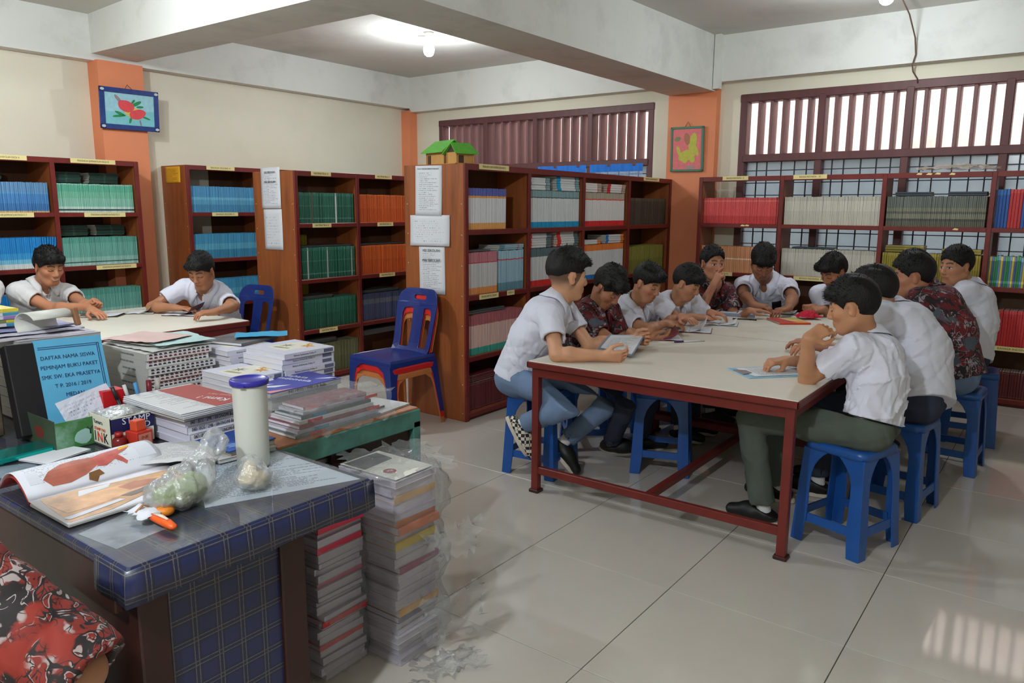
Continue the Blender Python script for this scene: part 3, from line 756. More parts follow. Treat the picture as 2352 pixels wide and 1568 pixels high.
# ---------------------------------------------------------------- reading tables
M_TOP = mat('cream_laminate', (222, 217, 204), 0.38, var=0.02, scale=4, dirt=(206, 200, 184), dscale=3, damt=.25)
M_TFR = mat('maroon_table_paint', (108, 38, 32), 0.4, var=0.12, scale=12, bump=.05, bscale=50, dirt=(84, 28, 26), dscale=6, damt=.5)
M_FOOT = mat('dark_foot_plate', (58, 26, 24), .5)
def table(label, x0, x1, y0, y1, H=.72, stretch=True):
    r = empty('reading_table', ((x0 + x1) / 2, (y0 + y1) / 2, 0), 0, label, 'table')
    a, b, c, d = (x0 - x1) / 2, (x1 - x0) / 2, (y0 - y1) / 2, (y1 - y0) / 2
    MB().cbox(a + .006, b - .006, c + .006, d - .006, H - .03, H, .003).build('tabletop', M_TOP, r)
    e = MB()
    e.cbox(a, b, c, c + .012, H - .036, H - .003, .004).cbox(a, b, d - .012, d, H - .036, H - .003, .004)
    e.cbox(a, a + .012, c, d, H - .036, H - .003, .004).cbox(b - .012, b, c, d, H - .036, H - .003, .004)
    e.build('edge_band', M_TFR, r)
    i = .022
    for nm, box in (('apron', (a + i, b - i, c + i, c + i + .03)), ('apron', (a + i, b - i, d - i - .03, d - i)), ('apron', (a + i, a + i + .03, c + i, d - i)), ('apron', (b - i - .03, b - i, c + i, d - i))):
        MB().cbox(*box, H - .085, H - .03, .003).build(nm, M_TFR, r)
    for sx in (-1, 1):
        for sy in (-1, 1):
            lx = a + i + .019 if sx < 0 else b - i - .019; ly = c + i + .019 if sy < 0 else d - i - .019
            l = MB().cbox(lx - .02, lx + .02, ly - .02, ly + .02, .006, H - .03, .003).build('leg', M_TFR, r)
            MB().cbox(lx - .029, lx + .029, ly - .029, ly + .029, 0, .018, .003).build('foot_plate', M_FOOT, l)
    if stretch:
        for y in (c + i + .019, d - i - .019):
            MB().cbox(a + i + .03, b - i - .03, y - .015, y + .015, .105, .145, .003).build('stretcher', M_TFR, r)
        MB().cbox(-.02, .02, c + i + .03, d - i - .03, .108, .142, .003).build('stretcher', M_TFR, r)
    return r
table('near reading table with cream top and maroon frame in the front of the long pair', -2.245, -.855, 3.14, 4.572)
table('far reading table joined behind the near one, before the window bookcase', -2.245, -.855, 4.578, 5.98)
table('cream-topped reading table on the left where two boys read', -5.88, -4.60, 1.70, 3.10)

# ---------------------------------------------------------------- plastic stools
M_STOOL = mat('blue_stool_plastic', (22, 76, 150), .34, spec=.5, var=.05, scale=8, rnd=.05, dirt=(40, 84, 140), dscale=7, damt=.4)
def flange(zs, side, sgn, bot, top, Ht, wf):
    """One face of a corner leg: rows of points from the corner inwards."""
    rows = []
    for z in zs:
        h = bot + (top - bot) * z / Ht; wd = wf(z)
        pts = []
        for q in (0, .5, 1):
            a = h - wd * q
            pts.append(Vector((sgn * a, -h, z)) if side == 0 else Vector((sgn * h, -a, z)))
        rows.append(pts)
    return rows
def make_stool():
    r = empty('plastic_stool', (0, 0, 0))
    Ht, bot, top = .48, .165, .132
    s = MB()
    def rr(h, c, n=5):
        out = []
        for k, (sx, sy) in enumerate(((1, 1), (-1, 1), (-1, -1), (1, -1))):
            for q in range(n):
                t = PI / 2 * k + PI / 2 * q / (n - 1)
                out.append((sx * (h - c) + c * math.cos(t), sy * (h - c) + c * math.sin(t)))
        return out
    rings = [(.150, .442), (.147, .47), (.138, .48), (.118, .48), (.112, .476), (.03, .474)]
    rows = [[Vector((x, y, z)) for x, y in rr(h, min(.04, h * .6))] for h, z in rings]
    s.ribbon(rows, closed=True)
    n = len(s.v); s.f.append(list(range(n - 20, n))); s.m.append(0); s.s.append(False)
    so = s.build('seat', M_STOOL, r); so.modifiers.new('solid', 'SOLIDIFY').thickness = .004
    def wf(z):
        if z < .30: return .062 - .01 * abs(z - .12) / .18
        t = (z - .30) / .15
        return .052 + .075 * max(0, t) ** 2.6
    zs = [0, .012, .06, .12, .2, .28, .33, .37, .40, .425, .445]
    for k in range(4):
        b = MB(); M = Matrix.Rotation(k * PI / 2, 4, 'Z')
        for side in (0, 1):
            rows = flange(zs, side, 1, bot, top + .008, Ht, wf)
            b.ribbon([[M @ p for p in rw] for rw in rows], smooth=False)
        lo = b.build('leg', M_STOOL, r, fix=True); md = lo.modifiers.new('solid', 'SOLIDIFY'); md.thickness = .007; md.offset = 0
        md = lo.modifiers.new('bevel', 'BEVEL'); md.width = .005; md.segments = 2; md.limit_method = 'ANGLE'
        h = bot - .0085
        c = MB()
        vs = []
        for z, e in ((.10, 0), (.14, .0)):
            hh = bot + (top - bot) * z / Ht
            vs += [M @ Vector(p) for p in ((-hh + .045, -hh - .0005, z), (hh - .045, -hh - .0005, z), (hh - .045, -hh + .007, z), (-hh + .045, -hh + .007, z))]
        c.hexa(vs); c.build('crossbar', M_STOOL, r)
    return r
stools = [(-2.39, 3.497, 6.7, 'blue plastic stool under the nearest boy at the left table corner'),
          (-2.42, 4.08, 40, 'blue plastic stool under the second boy on the left, in red batik'),
          (-1.84, 3.96, 20, 'empty blue plastic stool pushed under the near table'),
          (-2.42, 4.62, 0, 'blue plastic stool under the third boy on the left'),
          (-2.42, 5.14, 8, 'blue plastic stool under the fourth boy on the left'),
          (-2.45, 5.72, 0, 'blue plastic stool under the boy with a hand at his mouth'),
          (-1.80, 6.34, 4, 'blue plastic stool under the boy reading at the table end'),
          (-.722, 3.54, -18.1, 'blue plastic stool nearest the camera on the right'),
          (-.626, 4.145, -8.6, 'dark blue plastic stool behind the nearest right one'),
          (-.49, 5.04, -3, 'blue plastic stool under the boy in batik on the right'),
          (-.47, 5.72, 5, 'blue plastic stool under the boy in white farthest right'),
          (-1.12, 6.25, 0, 'blue plastic stool under the boy bending at the far right corner'),
          (-6.17, 2.36, 4, 'blue plastic stool under the smiling boy at the left table'),
          (-6.20, 1.86, 4, 'blue plastic stool under the boy cut off by the left edge')]
st0 = make_stool()
for i, (x, y, a, lab) in enumerate(stools):
    o = st0 if i == 0 else copy_tree(st0)
    o.location = (x, y, 0); o.rotation_euler.z = math.radians(a)
    tag(o, lab, 'stool', 'blue plastic stools')

# ---------------------------------------------------------------- plastic chairs
def plate(name, outer, holes, t, f, material, parent, rnd=.004):
    """A flat plate with holes, t thick, its points carried by f(a, b, c) into place."""
    cu = bpy.data.curves.new('tmp', 'CURVE'); cu.dimensions = '2D'; cu.fill_mode = 'BOTH'; cu.extrude = t / 2 - rnd; cu.bevel_depth = rnd; cu.bevel_resolution = 1; cu.offset = -rnd
    for poly in [outer] + holes:
        sp = cu.splines.new('POLY'); sp.points.add(len(poly) - 1); sp.use_cyclic_u = True
        for p, q in zip(sp.points, poly): p.co = (q[0], q[1], 0, 1)
    to = bpy.data.objects.new('tmp', cu); COL.objects.link(to)
    me = bpy.data.meshes.new_from_object(to.evaluated_get(bpy.context.evaluated_depsgraph_get()))
    bpy.data.objects.remove(to); bpy.data.curves.remove(cu)
    import bmesh
    bm = bmesh.new(); bm.from_mesh(me); bmesh.ops.remove_doubles(bm, verts=bm.verts, dist=1e-5)
    bmesh.ops.triangulate(bm, faces=bm.faces)
    for _ in range(2):
        es = [e for e in bm.edges if e.calc_length() > .05]
        bmesh.ops.subdivide_edges(bm, edges=es, cuts=1); bmesh.ops.triangulate(bm, faces=bm.faces)
    for v in bm.verts: v.co = f(v.co.x, v.co.y, v.co.z)
    bmesh.ops.recalc_face_normals(bm, faces=bm.faces)
    bm.to_mesh(me); bm.free()
    me.materials.clear(); me.materials.append(material); me.name = name
    o = bpy.data.objects.new(name, me); link(o, parent)
    return o
def rrect(x0, x1, y0, y1, c, n=5):
    out = []
    for cx, cy, k in ((x1 - c, y1 - c, 0), (x0 + c, y1 - c, 1), (x0 + c, y0 + c, 2), (x1 - c, y0 + c, 3)):
        for q in range(n + 1):
            t = PI / 2 * (k + q / n); out.append((cx + c * math.cos(t), cy + c * math.sin(t)))
    return out
def make_chair(material, label, group=None):
    """A one-piece plastic chair without arms, facing -y; the seat is 0.42 m high."""
    r = empty('plastic_chair', (0, 0, 0), 0, label, 'chair', group)
    S = .42
    def seat_f(a, b, c):
        u = abs(a) / .205
        return Vector((a, b, S - .004 - .012 * (1 - u * u) * (1 - ((b) / .22) ** 2) + .02 * max(0, (b - .12) / .1) ** 2 - .012 * max(0, (-b - .15) / .05) ** 2 + c))
    plate('seat', [(-.2, -.2), (.2, -.2), (.205, -.1), (.19, .2), (-.19, .2), (-.205, -.1)][::1], [], .008, seat_f, material, r, .003)
    # the apron round the seat
    ap = MB()
    ring = [(-.2, -.2), (.2, -.2), (.205, -.1), (.19, .2), (-.19, .2), (-.205, -.1)]
    ap.ribbon([[Vector((x * 1.0, y, S + .0)) for x, y in ring], [Vector((x * 1.03, y * 1.03, S - .016)) for x, y in ring], [Vector((x * 1.035, y * 1.035, S - .045)) for x, y in ring]], closed=True, smooth=False)
    o = ap.build('apron', material, r); o.modifiers.new('solid', 'SOLIDIFY').thickness = .006
    def back_f(a, b, c):
        y = .185 + .10 * (b / .45) - .03 * (a / .2) ** 2 + .02 * math.exp(-b / .03) * -1
        return Vector((a, y + c, S - .004 + b))
    outer = [(-.185, 0), (.185, 0), (.19, .12), (.2, .3)] + [(.2 - .09 * (1 - math.cos(t)), .34 + .1 * math.sin(t)) for t in [PI / 2 * q / 6 for q in range(7)]]
    outer += [(-x, y) for x, y in outer[::-1]]
    sl = [(.055, .03), (.13, .03), (.142, .2), (.145, .265), (.13, .295), (.09, .305), (.055, .30), (.05, .15)]
    plate('backrest', outer, [sl, [(-x, y) for x, y in sl[::-1]], rrect(-.058, .058, .362, .394, .015)], .009, back_f, material, r, .003)
    for sx in (-1, 1):
        for sy in (-1, 1):
            b = MB(); zs = [0, .02, .15, .28, .34, .37, .385]
            for side in (0, 1):
                rows = []
                for z in zs:
                    t = z / S
                    hx = (.225 if sy < 0 else .215) - .02 * t; hy = (.215 if sy < 0 else .27 - .055 * t)
                    wd = .036 + .026 * t + (.09 * max(0, (z - .30) / .085) ** 2.5)
                    pts = []
                    for q in (0, .5, 1):
                        pts.append(Vector((sx * (hx - wd * q), sy * hy, z)) if side == 0 else Vector((sx * hx, sy * (hy - wd * q), z)))
                    rows.append(pts)
                b.ribbon(rows, smooth=False)
            lo = b.build('leg', material, r, fix=True)
            md = lo.modifiers.new('solid', 'SOLIDIFY'); md.thickness = .007; md.offset = 0
            md = lo.modifiers.new('bevel', 'BEVEL'); md.width = .006; md.segments = 2; md.limit_method = 'ANGLE'
    return r
M_CB = mat('navy_chair_plastic', (26, 44, 116), .3, spec=.5, var=.05, dirt=(50, 70, 140), dscale=9, damt=.3)
M_CR = mat('red_chair_plastic', (196, 32, 32), .35, spec=.5, var=.05)
M_CO = mat('tan_chair_plastic', (186, 112, 60), .5, var=.08, dirt=(150, 90, 50), dscale=8)
for k, (m, lab) in enumerate(((M_CO, 'tan plastic chair at the bottom of the stack of three'), (M_CR, 'red plastic chair in the middle of the stack of three'), (M_CB, 'navy plastic chair on top of the stack of three'))):
    c = make_chair(m, lab, 'stacked plastic chairs'); c.location = (-3.725, 3.625 + .004 * (2 - k), .0 + .042 * k); c.rotation_euler.z = math.radians(-3)
c = make_chair(M_CB, 'navy plastic chair the boy at the left table end sits on'); c.location = (-5.47, 3.55, 0); c.rotation_euler.z = math.radians(8)
# ---------------------------------------------------------------- people: organic surfaces grown from a distance field
F4 = np.float32
def V3(v): return np.array(v, dtype=np.float64)
def nrm(v): v = V3(v); return v / (np.linalg.norm(v) + 1e-12)

class Vol:
    """A box of distance samples; shapes are blended into it and the zero surface is meshed."""
    def __init__(s, lo, hi, h):
        s.h = h; s.lo = V3(lo); s.n = np.ceil((V3(hi) - s.lo) / h).astype(int) + 1
        s.a = np.full(s.n, 9.0, F4)
        s.ax = [(s.lo[i] + h * np.arange(s.n[i])).astype(F4) for i in range(3)]
    def win(s, lo, hi):
        i0 = np.maximum(np.floor((V3(lo) - s.lo) / s.h).astype(int), 0); i1 = np.minimum(np.ceil((V3(hi) - s.lo) / s.h).astype(int) + 1, s.n)
        if (i1 <= i0).any(): return None
        sl = tuple(slice(a, b) for a, b in zip(i0, i1))
        return sl, s.ax[0][sl[0]][:, None, None], s.ax[1][sl[1]][None, :, None], s.ax[2][sl[2]][None, None, :]
    def put(s, sl, d, k, op='u'):
        a = s.a[sl]
        if op == 'u':
            if k > 0:
                hh = np.maximum(k - np.abs(a - d), 0); s.a[sl] = np.minimum(a, d) - hh * hh / (4 * k)
            else: s.a[sl] = np.minimum(a, d)
        else:
            d = -d
            if k > 0:
                hh = np.maximum(k - np.abs(a - d), 0); s.a[sl] = np.maximum(a, d) + hh * hh / (4 * k)
            else: s.a[sl] = np.maximum(a, d)
    def cap(s, a, b, ra, rb, k=.02, op='u', lat=None, ratio=1.0, cut=None):
        """A tapered capsule, widened across `lat` by `ratio`; cut = (point, normal) keeps what lies behind the plane."""
        a, b = V3(a), V3(b); m = max(ra, rb) * max(ratio, 1) + k + 3 * s.h
        w_ = s.win(np.minimum(a, b) - m, np.maximum(a, b) + m)
        if w_ is None: return s
        sl, X, Y, Z = w_
        px, py, pz = X - F4(a[0]), Y - F4(a[1]), Z - F4(a[2]); ba = b - a
        if lat is not None:
            l = nrm(lat); q = 1 - 1 / ratio
            t = (px * F4(l[0]) + py * F4(l[1]) + pz * F4(l[2])) * F4(q)
            px = px - t * F4(l[0]); py = py - t * F4(l[1]); pz = pz - t * F4(l[2])
            ba = ba - l * (ba @ l) * q
        bb = float(ba @ ba) + 1e-9
        h = np.clip((px * F4(ba[0]) + py * F4(ba[1]) + pz * F4(ba[2])) / F4(bb), 0, 1)
        d = np.sqrt((px - h * F4(ba[0])) ** 2 + (py - h * F4(ba[1])) ** 2 + (pz - h * F4(ba[2])) ** 2) - (F4(ra) + h * F4(rb - ra))
        if cut is not None:
            c, n = V3(cut[0]), nrm(cut[1])
            d = np.maximum(d, (X - F4(c[0])) * F4(n[0]) + (Y - F4(c[1])) * F4(n[1]) + (Z - F4(c[2])) * F4(n[2]))
        s.put(sl, d, k, op); return s
    def ell(s, c, r, R=np.eye(3), k=.02, op='u'):
        """An ellipsoid with radii r along the rows of R."""
        c = V3(c); m = max(r) + k + 3 * s.h
        w_ = s.win(c - m, c + m)
        if w_ is None: return s
        sl, X, Y, Z = w_
        px, py, pz = X - F4(c[0]), Y - F4(c[1]), Z - F4(c[2]); k0 = 0; k1 = 0
        for i in range(3):
            q = (px * F4(R[i][0]) + py * F4(R[i][1]) + pz * F4(R[i][2])) / F4(r[i])
            k0 = k0 + q * q; k1 = k1 + (q / F4(r[i])) ** 2
        k0 = np.sqrt(k0); d = k0 * (k0 - 1) / (np.sqrt(k1) + 1e-6)
        s.put(sl, d.astype(F4), k, op); return s
    def plane(s, c, n, k=0.0):
        """Keeps what lies behind the plane through c with normal n."""
        c, n = V3(c), nrm(n)
        d = (s.ax[0][:, None, None] - F4(c[0])) * F4(n[0]) + (s.ax[1][None, :, None] - F4(c[1])) * F4(n[1]) + (s.ax[2][None, None, :] - F4(c[2])) * F4(n[2])
        s.put((slice(None),) * 3, -d, k, 'i'); return s
    def near(s, band):
        return np.nonzero(np.abs(s.a) < band)
    def pts(s, idx):
        return np.stack([s.ax[i][idx[i]] for i in range(3)], 1).astype(np.float64)
    def shift(s, fn, band=.03):
        idx = s.near(band); s.a[idx] += fn(s.pts(idx)).astype(F4); return s
    def mesh(s):
        A = s.a; neg = A < 0; nx, ny, nz = A.shape
        cs = [(0, 0, 0), (1, 0, 0), (0, 1, 0), (1, 1, 0), (0, 0, 1), (1, 0, 1), (0, 1, 1), (1, 1, 1)]
        cnt = np.zeros((nx - 1, ny - 1, nz - 1), np.int8)
        for i, j, k in cs: cnt += neg[i:nx - 1 + i, j:ny - 1 + j, k:nz - 1 + k]
        act = np.nonzero((cnt > 0) & (cnt < 8)); m = len(act[0])
        vid = np.full((nx - 1, ny - 1, nz - 1), -1, np.int32); vid[act] = np.arange(m)
        val = [A[act[0] + i, act[1] + j, act[2] + k].astype(np.float64) for i, j, k in cs]
        acc = np.zeros((m, 3)); num = np.zeros(m)
        for p in range(8):
            for ax in range(3):
                if cs[p][ax] == 0:
                    c2 = list(cs[p]); c2[ax] = 1; q = cs.index(tuple(c2))
                    cr = (val[p] < 0) != (val[q] < 0)
                    t = np.where(cr, val[p] / np.where(cr, val[p] - val[q], 1), 0)
                    pt = np.tile(np.array(cs[p], float), (m, 1)); pt[:, ax] += t
                    acc += np.where(cr[:, None], pt, 0); num += cr
        V = (np.stack(act, 1) + acc / num[:, None]) * s.h + s.lo
        Q = []
        for ax in range(3):
            u, w_ = (ax + 1) % 3, (ax + 2) % 3
            sa = [slice(None)] * 3; sb = [slice(None)] * 3
            sa[ax] = slice(0, -1); sb[ax] = slice(1, None)
            for z in (u, w_): sa[z] = slice(1, -1); sb[z] = slice(1, -1)
            na, nb = neg[tuple(sa)], neg[tuple(sb)]
            for cond, flip in ((na & ~nb, False), (~na & nb, True)):
                e = list(np.nonzero(cond))
                e[u] = e[u] + 1; e[w_] = e[w_] + 1
                def g(du, dw):
                    f = [e[0].copy(), e[1].copy(), e[2].copy()]; f[u] = f[u] - 1 + du; f[w_] = f[w_] - 1 + dw
                    return vid[f[0], f[1], f[2]]
                q = np.stack([g(0, 0), g(1, 0), g(1, 1), g(0, 1)], 1)
                Q.append(q[:, ::-1] if flip else q)
        Q = np.concatenate(Q); Q = Q[(Q >= 0).all(1)]
        return V, Q

def np_mesh(name, parts, material, parent=None, colors=None, smooth=True):
    """parts: [(V, Q)] joined into one mesh object; colors: one colour per vertex."""
    Vs, Qs, k = [], [], 0
    for V, Q in parts: Vs.append(V); Qs.append(Q + k); k += len(V)
    V = np.concatenate(Vs); Q = np.concatenate(Qs)
    me = bpy.data.meshes.new(name)
    me.vertices.add(len(V)); me.vertices.foreach_set('co', V.astype(F4).ravel())
    me.loops.add(Q.size); me.loops.foreach_set('vertex_index', Q.astype(np.int32).ravel())
    me.polygons.add(len(Q)); me.polygons.foreach_set('loop_start', np.arange(0, Q.size, 4, dtype=np.int32)); me.polygons.foreach_set('loop_total', np.full(len(Q), 4, np.int32))
    me.polygons.foreach_set('use_smooth', np.ones(len(Q), bool))
    if colors is not None:
        at = me.color_attributes.new('tint', 'FLOAT_COLOR', 'POINT')
        at.data.foreach_set('color', np.concatenate([colors, np.ones((len(colors), 1))], 1).astype(F4).ravel())
    me.materials.append(material)
    me.update(calc_edges=True); me.validate()
    o = bpy.data.objects.new(name, me); link(o, parent)
    return o

# ---- materials of skin, hair, cloth
def mat_skin():
    m = bpy.data.materials.new('skin'); nt, N, L, b = nodes(m)
    at = N.new('ShaderNodeAttribute'); at.attribute_name = 'tint'
    L.new(at.outputs['Color'], b.inputs['Base Color'])
    b.inputs['Roughness'].default_value = .5; b.inputs['Specular IOR Level'].default_value = .35
    b.inputs['Subsurface Weight'].default_value = .12; b.inputs['Subsurface Radius'].default_value = (.012, .004, .002); b.inputs['Subsurface Scale'].default_value = .6
    nz = N.new('ShaderNodeTexNoise'); nz.inputs['Scale'].default_value = 260; tc = N.new('ShaderNodeTexCoord'); L.new(tc.outputs['Object'], nz.inputs['Vector'])
    bp = N.new('ShaderNodeBump'); bp.inputs['Strength'].default_value = .12; bp.inputs['Distance'].default_value = .002
    L.new(nz.outputs['Fac'], bp.inputs['Height']); L.new(bp.outputs[0], b.inputs['Normal'])
    return m
M_SKIN = mat_skin()
M_HAIR = mat('black_hair', (15, 13, 13), .55, spec=.3, bump=.5, bscale=220, stretch=(1, 1, .35))
def mat_cloth(name, col, var=.04, weave=.15, **k):
    return mat(name, col, .85, spec=.15, var=var, scale=4, bump=weave, bscale=26, **k)
M_SHIRT = mat_cloth('white_school_shirt', (216, 217, 232))
M_SHIRT2 = mat_cloth('off_white_school_shirt', (214, 213, 214))
def creases(m, strength=.55, scale=6.5):
    """Fine ridged creases added to a cloth's relief."""
    nt, N, L, b = nodes(m)
    tc = N.new('ShaderNodeTexCoord'); n1 = N.new('ShaderNodeTexNoise'); n1.noise_type = 'RIDGED_MULTIFRACTAL'
    n1.inputs['Scale'].default_value = scale; n1.inputs['Detail'].default_value = 2.5; n1.inputs['Distortion'].default_value = .7
    L.new(tc.outputs['Object'], n1.inputs['Vector'])
    bp = N.new('ShaderNodeBump'); bp.inputs['Strength'].default_value = strength; bp.inputs['Distance'].default_value = .012
    L.new(n1.outputs['Fac'], bp.inputs['Height'])
    for l in list(b.inputs['Normal'].links): L.new(l.from_socket, bp.inputs['Normal'])
    L.new(bp.outputs[0], b.inputs['Normal'])
creases(M_SHIRT); creases(M_SHIRT2)
def mat_batik(name, base, dark, pale, red, sc=16.0, hot=None):
    m = bpy.data.materials.new(name); nt, N, L, b = nodes(m); b.inputs['Roughness'].default_value = .8
    tc = N.new('ShaderNodeTexCoord'); mp = N.new('ShaderNodeMapping'); L.new(tc.outputs['Object'], mp.inputs[0])
    nw = N.new('ShaderNodeTexNoise'); nw.inputs['Scale'].default_value = sc * .5; L.new(mp.outputs[0], nw.inputs['Vector'])
    ad = N.new('ShaderNodeMixRGB'); ad.inputs[0].default_value = .06; L.new(mp.outputs[0], ad.inputs[1]); L.new(nw.outputs['Color'], ad.inputs[2])
    cur = None
    def layer(cur, col, node, lo, hi, inv=False):
        rp = N.new('ShaderNodeMapRange'); rp.inputs[1].default_value = lo; rp.inputs[2].default_value = hi
        if inv: rp.inputs[3].default_value = 1; rp.inputs[4].default_value = 0
        L.new(node, rp.inputs[0])
        mx = N.new('ShaderNodeMix'); mx.data_type = 'RGBA'
        if isinstance(cur, tuple): mx.inputs['A'].default_value = cur
        else: L.new(cur, mx.inputs['A'])
        mx.inputs['B'].default_value = lin(col); L.new(rp.outputs[0], mx.inputs['Factor'])
        return mx.outputs['Result']
    def noise(s, d=3):
        n = N.new('ShaderNodeTexNoise'); n.inputs['Scale'].default_value = s; n.inputs['Detail'].default_value = d; L.new(ad.outputs[0], n.inputs['Vector']); return n.outputs['Fac']
    def voro(s, feat):
        v = N.new('ShaderNodeTexVoronoi'); v.feature = feat; v.inputs['Scale'].default_value = s; L.new(ad.outputs[0], v.inputs['Vector']); return v.outputs['Distance']
    c = lin(base)
    c = layer(c, dark, noise(sc * .6), .55, .60)
    c = layer(c, red, voro(sc * .9, 'F1'), .30, .22)
    v = N.new('ShaderNodeTexVoronoi'); v.inputs['Scale'].default_value = sc * .9; L.new(ad.outputs[0], v.inputs['Vector'])
    c = layer(c, pale, noise(sc * 1.7, 2), .60, .64)
    def ring(cur, col, s_, r0, r1):
        # curling outlines: a band of a distorted noise
        n = N.new('ShaderNodeTexNoise'); n.inputs['Scale'].default_value = s_; n.inputs['Detail'].default_value = 1.5; n.inputs['Distortion'].default_value = 1.6; L.new(mp.outputs[0], n.inputs['Vector'])
        a_ = N.new('ShaderNodeMath'); a_.operation = 'SUBTRACT'; a_.inputs[1].default_value = r0; L.new(n.outputs['Fac'], a_.inputs[0])
        b_ = N.new('ShaderNodeMath'); b_.operation = 'ABSOLUTE'; L.new(a_.outputs[0], b_.inputs[0])
        return layer(cur, col, b_.outputs[0], r1 * 1.5, r1)
    c = ring(c, dark, sc * .8, .50, .030)
    c = ring(c, pale, sc * .8, .555, .012)
    c = ring(c, dark, sc * 1.5, .46, .016)
    c = layer(c, pale, voro(sc * 1.6, 'F1'), .10, .07)
    if hot: c = layer(c, hot, noise(sc * .5), .60, .64)
    L.new(c, b.inputs['Base Color'])
    return m
M_BATIK = mat_batik('red_batik', (108, 26, 34), (38, 30, 36), (150, 140, 146), (150, 40, 48), 15, (74, 84, 96))
M_BATIK2 = mat_batik('orange_batik', (116, 32, 22), (26, 18, 20), (150, 138, 136), (126, 36, 24), 19, (128, 34, 20))
M_TROU_BLUE = mat_cloth('blue_grey_trousers', (108, 128, 158), .06)
M_TROU_GREEN = mat_cloth('grey_green_trousers', (84, 92, 84), .06)
M_TROU_DARK = mat_cloth('dark_trousers', (52, 58, 74), .06)
M_BELT = mat('black_belt', (16, 15, 16), .4)
M_SHOE = mat('black_shoe', (20, 19, 20), .5, var=.1)
M_SOLE = mat('rubber_sole', (200, 190, 176), .6)
def mat_checker():
    m = bpy.data.materials.new('checkered_canvas'); nt, N, L, b = nodes(m)
    ck = N.new('ShaderNodeTexChecker'); ck.inputs['Scale'].default_value = 55; ck.inputs['Color1'].default_value = lin((30, 28, 28)); ck.inputs['Color2'].default_value = lin((220, 212, 198))
    tc = N.new('ShaderNodeTexCoord'); L.new(tc.outputs['Object'], ck.inputs['Vector']); L.new(ck.outputs[0], b.inputs['Base Color']); b.inputs['Roughness'].default_value = .7
    return m
M_CHECK = mat_checker()
M_SOCK = mat('white_sock', (214, 214, 216), .9)
M_BADGE = mat('dark_badge', (34, 22, 24), .7)
M_BADGE_R = mat('maroon_badge', (88, 24, 36), .7)

def ik(S, W, a, b, pole):
    S, W = V3(S), V3(W); d = W - S; L = np.linalg.norm(d)
    if L > (a + b) * .995: W = S + d * ((a + b) * .995 / L); d = W - S; L = np.linalg.norm(d)
    L = max(L, abs(a - b) + .02)
    x = (a * a - b * b + L * L) / (2 * L); y = math.sqrt(max(a * a - x * x, 0)); u = d / np.linalg.norm(d)
    p = V3(pole); p = p - u * (p @ u); p = nrm(p)
    return S + u * x + p * y, W

def folds(seed, amp, sc):
    r = np.random.RandomState(seed)
    K = [nrm(r.normal(size=3)) * sc * r.uniform(.6, 1.6) for _ in range(7)]; ph = r.uniform(0, 6.28, 7)
    K2 = [nrm(r.normal(size=3)) * sc * .5 for _ in range(3)]
    def fn(p):
        wv = sum(np.sin(p @ k + ph[i]) for i, k in enumerate(K2)) * .7
        o = 0
        for i, k in enumerate(K): o = o + (1 - np.abs(np.sin(p @ k + ph[i] + wv))) ** 3 * (1 if i % 2 else -.8)
        return amp * o * .5
    return fn

HANDS = {'flat': (.12, .2, .12, .25), 'relax': (.35, .5, .3, .35), 'grip': (.75, .95, .5, .6), 'fist': (1.15, 1.45, .8, .8), 'point': (.2, .3, .2, .5), 'pinch': (.65, .6, .3, .9), 'chin': (.5, .95, .6, .4)}
def hand(v, W, D, Nn, side, pose, s):
    """Palm, four fingers of unequal length and a thumb on the side of the palm. D: towards the knuckles, Nn: out of the palm."""
    D = nrm(D); Nn = V3(Nn); Nn = nrm(Nn - D * (Nn @ D)); T = np.cross(D, Nn) * side
    m, p1, d1, th = HANDS[pose] if isinstance(pose, str) else pose
    pl = .088 * s
    for i, (o, rr) in enumerate(((.030, .0125), (.010, .0135), (-.010, .013), (-.028, .0115))):
        v.cap(W + T * o * .55 * s + D * .012 * s, W + D * (pl - abs(o) * .12) + T * o * s, .0135 * s, rr * s * .95, .014)
    v.cap(W + D * .02 * s - T * .012 * s + Nn * .006 * s, W + D * .06 * s - T * .02 * s + Nn * .008 * s, .013 * s, .011 * s, .012)
    for i, (o, L, rr) in enumerate(((.030, .072, .0086), (.010, .080, .0088), (-.010, .074, .0084), (-.028, .059, .0074))):
        if pose == 'point' and i > 0: mm, pp, dd = .9, 1.3, .7
        else: mm, pp, dd = m * (1 + .08 * i), p1 * (1 + .06 * i), d1
        b = W + D * (pl - abs(o) * .12) + T * o * s; a = 0
        sp = D + T * (o * 2.2)
        for L2, da, r0, r1 in ((.46, mm, 1.0, .93), (.30, pp, .95, .86), (.24, dd, .86, .72)):
            a += da; dr = nrm(sp) * math.cos(a) + Nn * math.sin(a); e = b + dr * L * L2 * s
            v.cap(b, e, rr * r0 * s, rr * r1 * s, .004 if L2 < .46 else .007); b = e
    a0 = W + D * .020 * s + T * .020 * s + Nn * .004 * s
    d0 = nrm(D * .55 + T * .75 * (1 - .4 * th) + Nn * (.25 + .5 * th)); a1 = a0 + d0 * .042 * s
    d1_ = nrm(D * .85 + T * .45 * (1 - th) + Nn * .55 * th - T * .35 * th); a2 = a1 + d1_ * .032 * s
    a3 = a2 + nrm(D * .9 + T * .1 - T * .5 * th + Nn * .3 * th) * .026 * s
    v.cap(a0, a1, .0145 * s, .0115 * s, .014).cap(a1, a2, .0108 * s, .0096 * s, .005).cap(a2, a3, .0096 * s, .0076 * s, .004)

